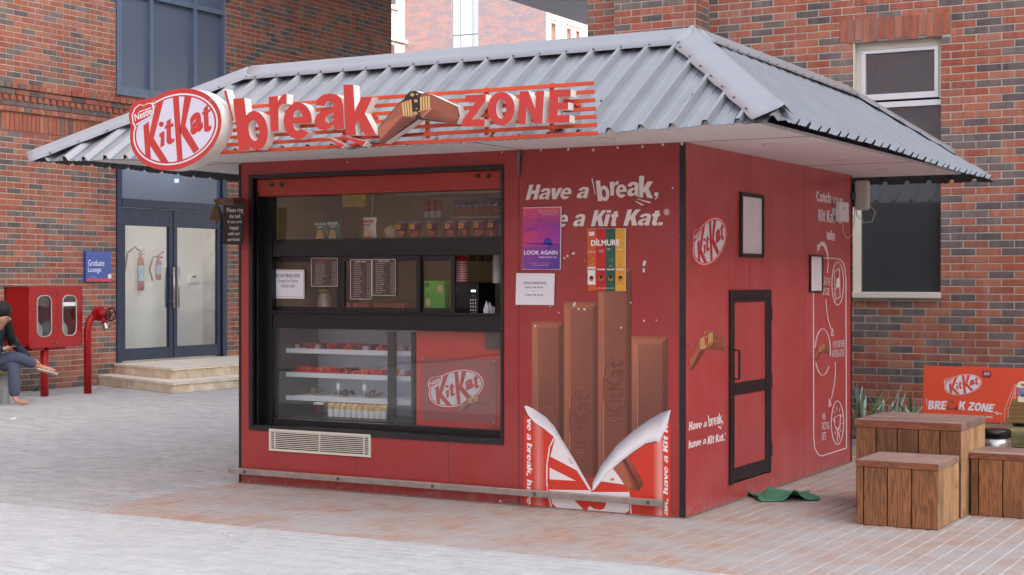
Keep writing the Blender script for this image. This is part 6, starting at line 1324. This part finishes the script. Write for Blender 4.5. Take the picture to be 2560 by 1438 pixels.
# bench with the brand board as its back
by0 = 2.75
bn = thing('sign_bench', 'green slatted bench whose backrest is an orange chocolate brand board', 'bench', (1.9, by0, 0))
bp_ = lambda u, v: at(u, v, y=by0)
P_ = [bp_(2303, 1046), bp_(2700, 1068), bp_(2700, 930), bp_(2310, 914.7)]
zt = P_[3].z; zb = bp_(2468, 1055).z; x0_ = P_[3].x; x1_ = x0_ + 1.45
MB().prism([(x0_ - .012, by0, zb), (x1_, by0, zb), (x1_, by0, zt), (x0_, by0, zt)], (0, .02, 0)).build('backrest_board', mat('board_orange', '#e2502e', .5, var=.06, scale=2, dirt='#c2523a', dirtamt=.3, dscale=2), bn)
Z8 = zc(2280, 880, 5.136)
logo(bn, [Z8(395, 580)[0], Z8(912, 560)[0], Z8(912, 262)[0], Z8(395, 275)[0]], bp_, -Y, red='#d24f34', wht='#dedce8', off=.0015, m=M['printmatte'], name='bench_oval_logo')
pr = Print(bp_, -Y, .0016, .0006); c = '#e0dde6'
pr.text('BRE', Z8(205, 735, 440, 742, 452, 630, 207, 625), c, heavy=True, shear=.08); pr.text('K ZONE', Z8(598, 738, 1045, 778, 1068, 672, 602, 628), c, heavy=True, shear=.08)
for q_ in ((205, 735, 440, 742, 452, 630, 207, 625),): pass
pr.pg(Z8(182, 592, 192, 595, 195, 698, 190, 698), c); pr.pg(Z8(1050, 778, 1060, 772, 1112, 805, 1100, 810), c); pr.pg(Z8(1070, 768, 1078, 764, 1162, 798, 1150, 805), c)
pr.pg(Z8(515, 608, 545, 650, 530, 672, 512, 640, 498, 668, 488, 650), '#8a5a2c'); pr.pg(Z8(445, 742, 462, 690, 492, 680, 480, 700, 478, 718, 520, 722, 520, 745), '#7a4c26'); pr.pg(Z8(530, 745, 598, 742, 575, 690, 555, 690, 565, 715, 530, 718), '#6b4020')
pr.text('HAVING.', Z8(905, 848, 1040, 850, 1042, 824, 905, 820), c, .03)
for q_ in ((1190, 905, 1190, 735, 1320, 420, 1338, 420, 1240, 735, 1232, 905), (1190, 735, 1240, 735), (1300, 610, 1335, 470), (1328, 605, 1336, 430)): pr.line(Z8(*q_), .9, '#e6dcdc')
pr.up(); pr.pg(Z8(1240, 905, 1700, 925, 1700, 610, 1290, 610, 1240, 740), '#8a6a3c'); pr.pg(Z8(1190, 903, 1240, 905, 1240, 850, 1190, 860), '#8a6a3c')
for k in range(5): pr.line(Z8(1250 - 2 * k, 688 + k * 55, 1700, 692 + k * 56), .8, '#5f4828')
pr.up(); pr.pg(Z8(1340, 440, 1360, 400, 1390, 380, 1500, 375, 1500, 460, 1380, 462, 1350, 455), '#e8e0c4'); pr.pg(Z8(1362, 640, 1358, 580, 1380, 560, 1700, 560, 1700, 640, 1420, 645), '#e8e0c4'); pr.pg(Z8(1362, 545, 1366, 490, 1400, 460, 1700, 455, 1700, 570, 1400, 575), '#8a86c0'); pr.line(Z8(1380, 500, 1420, 560, 1470, 500, 1520, 560), 1.2, '#d8d6ea'); pr.pg(Z8(1395, 405, 1440, 420, 1440, 445, 1410, 430), '#c2503c')
pr.build('board_print', M['printmatte'], bn)
pr = Print(bp_, -Y, .0024, .0006); pr.pg(Z8(905, 325, 1016, 332, 1018, 248, 906, 245), '#8a3038'); pr.up(); pr.text('now', Z8(925, 300, 1000, 302, 1000, 262, 925, 260), '#c9b8c4', .03); pr.build('sticker', M['printmatte'], bn)
for k in range(3): MB().box(x0_ + .02, x1_, by0 - .38 + k * .125, by0 - .27 + k * .125, .42, .445).build('seat_slat', M['bench'], bn, bevel=.003)
MB().box(x0_ + .02, x1_, by0 - .385, by0 - .365, .33, .42).build('front_rail', M['bench'], bn)
for x_ in (x0_ + .08, x0_ + .75, x1_ - .1): MB().box(x_, x_ + .05, by0 - .36, by0 + .04, 0, .42).box(x_, x_ + .05, by0 + .022, by0 + .05, .42, zt - .03).build('leg', mat('bench_leg', '#5c4a30', .6), bn)
MB().box(x0_ + .1, x1_, by0 - .1, by0 - .08, .08, .33).build('front_panel', mat('panel_maroon', '#4c2a28', .6), bn)
gp = mat('green_pot', '#22504c', .4, var=.1)
for k in range(3):
    x_ = 1.52 + .2 * k; t = thing('green_pot', 'dark green pot standing behind the bench, %s' % ('leftmost', 'middle one', 'rightmost')[k], 'pot', (x_, by0 + .35, 0), 'pots behind the bench'); MB().lathe([(.05, 0), (.08, .5), (.085, .52), (.07, .525)], (x_, by0 + .35, 0), n=14).build('pot_body', gp, t, smooth=True)
wb_ = thing('steel_bin', 'low brushed steel bin with a black domed lid between table and bench', 'bin', (at(2486, 1100, y=1.9).x, 1.9, 0)); p = at(2484, 1120, y=1.9); r_ = .115
pt = at(2484, 1093, y=1.9).z; ptt = at(2484, 1071, y=1.9).z
MB().lathe([(r_ * 1.25, 0), (r_ * 1.22, pt * .5), (r_ * 1.05, pt * .88), (r_, pt)], (p.x, 1.9, 0), n=24).build('bin_body', M['steel'], wb_, smooth=True)
MB().lathe([(r_ * 1.03, 0), (r_ * 1.05, (ptt - pt) * .7), (r_ * .95, (ptt - pt) * .95), (r_ * .6, ptt - pt)], (p.x, 1.9, pt + .001), n=24).build('lid', M['blackin'], wb_, smooth=True); MB().bar((p.x + r_ * .8, 1.8, 0.02), (p.x + r_ * 1.3, 1.78, pt * .7), .03, .01).build('pedal_bar', M['steel'], wb_)
# plants along the wall
lf = mat('variegated_leaf', '#a3b5a6', .5, var=.3, scale=14, dirt='#dbe3d4', dirtamt=.6, dscale=16); lg2 = mat('green_leaf', '#5d7a52', .5, var=.4, scale=12)
def leaf(mb, c, ang, tilt, L_, wd, curl, fold=0.25):
    d = Vector((math.cos(ang), math.sin(ang), 0)); s_ = Vector((-d.y, d.x, 0)); n = 7; b = len(mb.v); p = Vector(c); el = tilt
    for i in range(n + 1):
        t = i / n; ww = wd * (0.35 + 1.4 * t) * (1 - t) ** .55 if t < 1 else 0.0005; up = Vector((0, 0, 1))
        mb.v += [tuple(p - s_ * ww + up * ww * fold), tuple(p), tuple(p + s_ * ww + up * ww * fold)]
        p = p + (d * math.cos(el) + Z * math.sin(el)) * (L_ / n); el -= curl / n
    for i in range(n):
        for j in (0, 1): mb.f.append([b + i * 3 + j, b + i * 3 + j + 1, b + (i + 1) * 3 + j + 1, b + (i + 1) * 3 + j]); mb.c.append(None)
def plant(label, x, y, n, L_, wd, seed, grp='variegated plants along the wall', cat='plant', m1=None, m2=None, up=(50, 85)):
    rr = random.Random(seed); t = thing('leafy_plant', label, cat, (x, y, 0), grp)
    for k in range(n):
        mb = MB(); leaf(mb, (x + rr.uniform(-.03, .03), y + rr.uniform(-.03, .03), 0.0), rr.random() * 6.28, R(rr.uniform(*up)), L_ * rr.uniform(.6, 1.05), wd * rr.uniform(.7, 1.2), R(rr.uniform(10, 70))); mb.build('leaf', (m1 or lf) if rr.random() < .75 else (m2 or lg2), t, smooth=True)
pl_ = [(2165, 'tallest pale striped plant right behind the kiosk corner', .72, 30), (2215, 'broad striped plant second from the kiosk corner', .56, 24), (2252, 'striped plant left of the bench board', .5, 20), (2290, 'striped plant half hidden by the bench board', .52, 20)]
for i, (u, lab, L_, n) in enumerate(pl_):
    p = at(u, 1060, y=5.5); plant(lab, p.x, 5.35 + .1 * (i % 2), n, L_, .02, 30 + i)
for i, x_ in enumerate((1.2, 1.65, 2.1)): plant('striped plant glimpsed under the bench board, %s' % ('leftmost', 'middle', 'rightmost')[i], x_, 5.2, 14, .4, .018, 60 + i)
MB().box(-2.2, 9, 4.9, 6.08, -.03, .02).build('planting_bed', mat('soil', '#6b5f52', .95, var=.4, scale=20, bump=1, bscale=40), None, kind='structure')
MB().box(-2.2, 9, 4.84, 4.9, -.03, .06).build('bed_kerb', M['concrete'], None, kind='structure')
wd_ = mat('weed_leaf', '#4f6b45', .6, var=.3)
for (u, v, lab, s_) in ((88, 978, 'small weed tuft at the wall foot left of the cabinet post', .2), (250, 962, 'tiny weed at the corner of the stone steps', .12)):
    p = at(u, v, z=0); p.x = max(p.x, LX + .1); plant(lab, p.x, p.y, 14, s_, .02, 80 + u, None, 'weed', wd_, wd_, (10, 60))
# green mat
mt = thing('door_mat', 'crumpled green rubber mat lying by the service door', 'mat', (.2, 1.2, 0))
mb = MB(); n, m_ = 30, 18
def matz(a, b): return 0.012 + .05 * math.exp(-((a - .32) / .07) ** 2) * max(0, b - .25) + .075 * math.exp(-((a - .62) / .13) ** 2) * math.exp(-((b - .0) / .35) ** 2) + .05 * max(0, a - .82) * 2 * (0.4 + b * .4) + .05 * max(0, .06 - a) * 8 + .03 * math.exp(-((a - .5) / .2) ** 2) * b
A0, B0, C0 = Vector((0.03, 1.18, 0)), Vector((.34, .88, 0)), Vector((.50, 1.62, 0))
for j in range(m_ + 1):
    for i in range(n + 1):
        a, b = i / n, j / m_; P0 = Vector((.05, 1.05, 0)); u_ = Vector((.33, .27, 0)); v_ = Vector((-.19, .33, 0))
        q = Vector((.16, .92, 0)) + u_ * 1.05 * a + v_ * b * 1.0; q += Vector((.02 * math.sin(7 * b), .02 * math.sin(6 * a + 1), 0)); mb.v.append((q.x, q.y, matz(a, b)))
for j in range(m_):
    for i in range(n): mb.f.append([j * (n + 1) + i, j * (n + 1) + i + 1, (j + 1) * (n + 1) + i + 1, (j + 1) * (n + 1) + i]); mb.c.append(None)
o = mb.build('mat_sheet', mat('mat_green', '#4a906e', .6, var=.15, scale=20, bump=1.2, bscale=90, dirt='#7aa88c', dirtamt=.25, dscale=12), mt, smooth=True); s_ = o.modifiers.new('thickness', 'SOLIDIFY'); s_.thickness = .008
# litter and pebbles
lt = thing('paper_scrap', 'crumpled white paper scrap on the paving left of the kiosk', 'litter', at(32, 1048, z=0)); p = at(32, 1048, z=0)
MB().prism([(p.x - .03, p.y - .02, .002), (p.x + .04, p.y - .01, .002), (p.x + .03, p.y + .03, .02), (p.x - .02, p.y + .02, .012)], (0, 0, .002)).build('scrap', M['paper'], lt)
for (u, v, lab) in ((1560, 1502 - 165, 'scattered white crumbs on the grey paving'),):
    rr = random.Random(2); p = at(560, 1336, z=0); mb = MB()
    for k in range(26):
        x, y = p.x + rr.gauss(0, .06), p.y + rr.gauss(0, .035); s_ = rr.uniform(.003, .009); mb.box(x, x + s_, y, y + s_, .001, .001 + s_ * .6)
    o = mb.build('crumbs', M['paper'], None, kind='stuff'); tag(o, lab, 'litter')

# ================================================================== PERSON ON THE CONCRETE BENCH
CBX, CBY = -11.35, 4.1
cbn = thing('concrete_bench', 'grey concrete bench with a yellow edged top against the brick wall', 'bench', (CBX, CBY, 0))
MB().box(CBX - .3, CBX + .25, 2.6, 4.72, .38, .43).build('seat_top', mat('seat_yellow', '#a8934e', .7, var=.2), cbn, bevel=.006)
MB().box(CBX - .25, CBX + .2, 4.55, 4.62, 0, .38).box(CBX - .25, CBX + .2, 2.8, 2.87, 0, .38).build('leg', M['concrete'], cbn); MB().box(CBX - .3, CBX + .25, 4.62, 4.68, 0, .38).build('side_slab', M['concrete'], cbn)
W = thing('person', 'seated woman in dark sweater and grey trousers bent over a phone, one leg crossed', 'person', (CBX, 4.1, 0))
skin = mat('skin', '#c08a70', .5, var=.05); hairm = mat('hair', '#0e0b0a', .75, var=.3, scale=30, stretch=(6, 6, .5)); knit = mat('dark_sweater', '#232833', .85, var=.15, scale=20, bump=.3); jean = mat('grey_trousers', '#454b60', .85, var=.12, scale=14, bump=.2); sand_ = mat('sandal', '#b9aea0', .6, var=.1)
def skinned(name, verts, edges, rad, m, parent, root=0, sub=2):
    me = bpy.data.meshes.new(name); org = ORG[parent.name]
    me.from_pydata([tuple(Vector(v) - org) for v in verts], edges, []); me.materials.append(m)
    o = bpy.data.objects.new(name, me); col.objects.link(o); o.parent = parent; ORG[o.name] = org
    sk = o.modifiers.new('skin', 'SKIN'); sk.use_smooth_shade = True
    for i, r_ in enumerate(rad):
        d = me.skin_vertices[0].data[i]; d.radius = (r_, r_) if not isinstance(r_, tuple) else r_; d.use_root = (i == root)
    sb_ = o.modifiers.new('sub', 'SUBSURF'); sb_.levels = sub; sb_.render_levels = sub
    return o
# joints (x towards the square, y to the right along the wall); she faces +x, turned a little to +y
hip = Vector((CBX + .0, 4.47, .50)); P = {}
J = {'pel': hip, 'spn': hip + Vector((.04, 0, .2)), 'chs': hip + Vector((.14, .0, .38)), 'nck': hip + Vector((.22, -.0, .48)), 'hd0': hip + Vector((.28, .0, .54)), 'hd1': hip + Vector((.31, .01, .64)),
     'sR': hip + Vector((.14, .17, .43)), 'eR': hip + Vector((.20, .31, .21)), 'wR': hip + Vector((.46, .27, .06)), 'hR': hip + Vector((.55, .30, .03)),
     'sL': hip + Vector((.14, -.17, .43)), 'eL': hip + Vector((.22, -.24, .17)), 'wL': hip + Vector((.42, -.10, .20)), 'hL': hip + Vector((.48, -.06, .22)),
     'h1': hip + Vector((.04, .10, -.02)), 'k1': hip + Vector((.46, .02, -.01)), 'a1': hip + Vector((.50, -.01, -.41)), 'f1': hip + Vector((.54, -.01, -.455)), 't1': hip + Vector((.66, .01, -.465)),
     'h2': hip + Vector((.04, -.10, -.01)), 'k2': hip + Vector((.46, .05, .10)), 'a2': hip + Vector((.56, .30, -.02)), 'f2': hip + Vector((.59, .36, -.05)), 't2': hip + Vector((.66, .47, -.09))}
names = list(J); idx = {n: i for i, n in enumerate(names)}
Vv = [J[n] for n in names]; E_ = [('pel', 'spn'), ('spn', 'chs'), ('chs', 'nck'), ('nck', 'hd0'), ('hd0', 'hd1'), ('chs', 'sR'), ('sR', 'eR'), ('eR', 'wR'), ('wR', 'hR'), ('chs', 'sL'), ('sL', 'eL'), ('eL', 'wL'), ('wL', 'hL'), ('pel', 'h1'), ('h1', 'k1'), ('k1', 'a1'), ('a1', 'f1'), ('f1', 't1'), ('pel', 'h2'), ('h2', 'k2'), ('k2', 'a2'), ('a2', 'f2'), ('f2', 't2')]
rad = {'pel': .13, 'spn': .115, 'chs': .12, 'nck': .05, 'hd0': .078, 'hd1': .088, 'sR': .055, 'eR': .04, 'wR': .026, 'hR': .034, 'sL': .055, 'eL': .04, 'wL': .026, 'hL': .034, 'h1': .09, 'k1': .06, 'a1': .036, 'f1': .035, 't1': .03, 'h2': .09, 'k2': .06, 'a2': .036, 'f2': .036, 't2': .03}
rads = [rad[n] * .93 for n in names]; edges = [(idx[a], idx[b]) for a, b in E_]
def chain(base, dirs, r0):
    global Vv, edges, rads
    pi_ = base; p = Vv[pi_]
    for k, d in enumerate(dirs):
        p = p + d; Vv.append(p); rads.append(r0 * (1 - .12 * k)); edges.append((pi_, len(Vv) - 1)); pi_ = len(Vv) - 1
for h, f in (('hR', Vector((.55, .5, -.6))), ('hL', Vector((.7, .5, .3)))):
    f.normalize(); s_ = f.cross(Z).normalized()
    for k in range(4): chain(idx[h], [f * .03 + s_ * (k - 1.5) * .02, f * (.024 + .004 * (k in (1, 2))), f * .014 - Z * .014], .009)
    chain(idx[h], [s_ * .03 + f * .005, s_ * .01 + f * .024, f * .02], .010)
for h, f in (('t1', Vector((.95, .3, -.05))), ('t2', Vector((.5, .85, -.1)))):
    f.normalize(); s_ = f.cross(Z).normalized()
    for k in range(5): chain(idx[h], [f * .022 + s_ * (k - 2) * .013, f * (.026 - .003 * k)], .008)
skinned('body', Vv, edges, rads, skin, W, 0)
# face
hd = J['hd1'] - Z * .03; fd = Vector((.86, .1, -.45)).normalized(); fs_ = Vector((-.1, .95, 0)).normalized(); fu = fs_.cross(fd) * -1
if fu.z < 0: fu = -fu
MB().tube([hd + fd * .075 + fu * .02, hd + fd * .098 - fu * .012, hd + fd * .085 - fu * .02], [.006, .013, .008], 8).build('nose', skin, W, smooth=True)
MB().tube([hd + fd * .082 - fu * .04 - fs_ * .02, hd + fd * .09 - fu * .042, hd + fd * .082 - fu * .04 + fs_ * .02], .006, 6).build('lips', mat('lips', '#8c4a42', .5), W, smooth=True)
gl_ = MB()
for s_ in (-1, 1):
    c_ = hd + fd * .088 + fu * .012 + fs_ * .032 * s_; gl_.tube([c_ + (fs_ * math.cos(t) + fu * math.sin(t)) * .023 for t in [i * .5236 for i in range(13)]], .0025, 5, cap=False); gl_.tube([c_ + fs_ * .023 * s_, c_ + fs_ * .04 * s_ - fd * .09], .0025, 5)
    MB().tube([hd + fd * .074 + fu * .012 + fs_ * .03 * s_, hd + fd * .08 + fu * .012 + fs_ * .03 * s_], .009, 8).build('eye', M['blackin'], W)
gl_.build('glasses', M['blackin'], W)
def bulk(name, keys, es, rd, m, root=0):
    vs = [J[k] if isinstance(k, str) else k for k in keys]; return skinned(name, vs, es, rd, m, W, root)
bulk('sweater', [hip + Vector((-.02, 0, -.04)), 'pel', 'spn', 'chs', 'nck', 'sR', 'eR', 'wR', 'sL', 'eL', 'wL'], [(0, 1), (1, 2), (2, 3), (3, 4), (3, 5), (5, 6), (6, 7), (3, 8), (8, 9), (9, 10)], [.16, .165, .15, .145, .065, .075, .062, .048, .075, .062, .048], knit, root=2)
a2 = J['a2'] - (J['a2'] - J['k2']) * .02; a1 = J['a1'] + Vector((0, 0, .0))
bulk('trousers', ['pel', 'h1', 'k1', a1, 'h2', 'k2', a2], [(0, 1), (1, 2), (2, 3), (0, 4), (4, 5), (5, 6)], [.14, .105, .08, .078, .105, .08, .07], jean)
H0 = J['hd1']
cr_ = H0 - fd * .055 + Z * .012; MB().lathe([(.118 * math.sin(math.pi * i / 12), -.118 * math.cos(math.pi * i / 12)) for i in range(1, 12)], cr_, n=20).build('hair_crown', hairm, W, smooth=True)
hv = [H0 + Vector((-.06, 0, .0)), H0 + Vector((-.10, .0, -.06)), H0 + Vector((-.15, .03, -.17)), H0 + Vector((-.15, .06, -.30)), H0 + Vector((-.06, .09, -.07)), H0 + Vector((-.06, .12, -.20)), H0 + Vector((-.02, .13, -.34)), H0 + Vector((-.08, -.085, -.06)), H0 + Vector((-.12, -.10, -.2))]
skinned('hair', hv, [(0, 1), (1, 2), (2, 3), (1, 4), (4, 5), (5, 6), (1, 7), (7, 8)], [.09, .10, .09, .06, .05, .05, .035, .045, .04], hairm, W, root=1)
for k in range(34):
    t = k / 33; x = -.12 + .10 * t; s0_ = H0 + Vector((x, .075 + .02 * math.sin(k), -.03)); MB().tube([s0_, s0_ + Vector((.0, .04, -.13)), s0_ + Vector((.03, .055, -.27)), s0_ + Vector((.05, .05 + .01 * math.sin(k * 2), -.38 - .03 * math.cos(k * 3)))], [.012, .013, .01, .003], 5).build('hair_lock', hairm, W, smooth=True)
for (f, t_, nm) in (('f1', 't1', 0), ('f2', 't2', 1)):
    a_, b_ = J[f], J[t_]; d = (b_ - a_).normalized(); up = Vector((0, 0, 1)) if nm == 0 else Vector((-.25, .25, .9)); up = (up - d * up.dot(d)).normalized(); sd2 = d.cross(up)
    o_ = a_ - d * .06 - up * .045; pts = [o_ + d * q * 1.0 + sd2 * w_ for q, w_ in ((0, -.025), (.1, -.03), (.2, -.042), (.25, -.03), (.27, 0), (.25, .032), (.2, .042), (.1, .03), (0, .025))]
    MB().prism(pts, up * .014).build('sandal', sand_, W)
    MB().tube([o_ + d * .19 + up * .07, o_ + d * .13 + sd2 * .036 + up * .02], .006, 6).tube([o_ + d * .19 + up * .07, o_ + d * .13 - sd2 * .036 + up * .02], .006, 6).build('sandal_strap', sand_, W)
ph = thing('phone', 'dark phone held in the seated woman\'s hand', 'phone', J['hL']); c_ = J['hL'] + Vector((.05, .03, .02))
MB().prism([c_ + a_ for a_ in (Vector((-.02, -.08, 0)), Vector((.045, -.07, .03)), Vector((.04, .08, .03)), Vector((-.025, .07, 0)))], (0.004, 0, -.009)).build('phone_body', M['blackin'], ph)
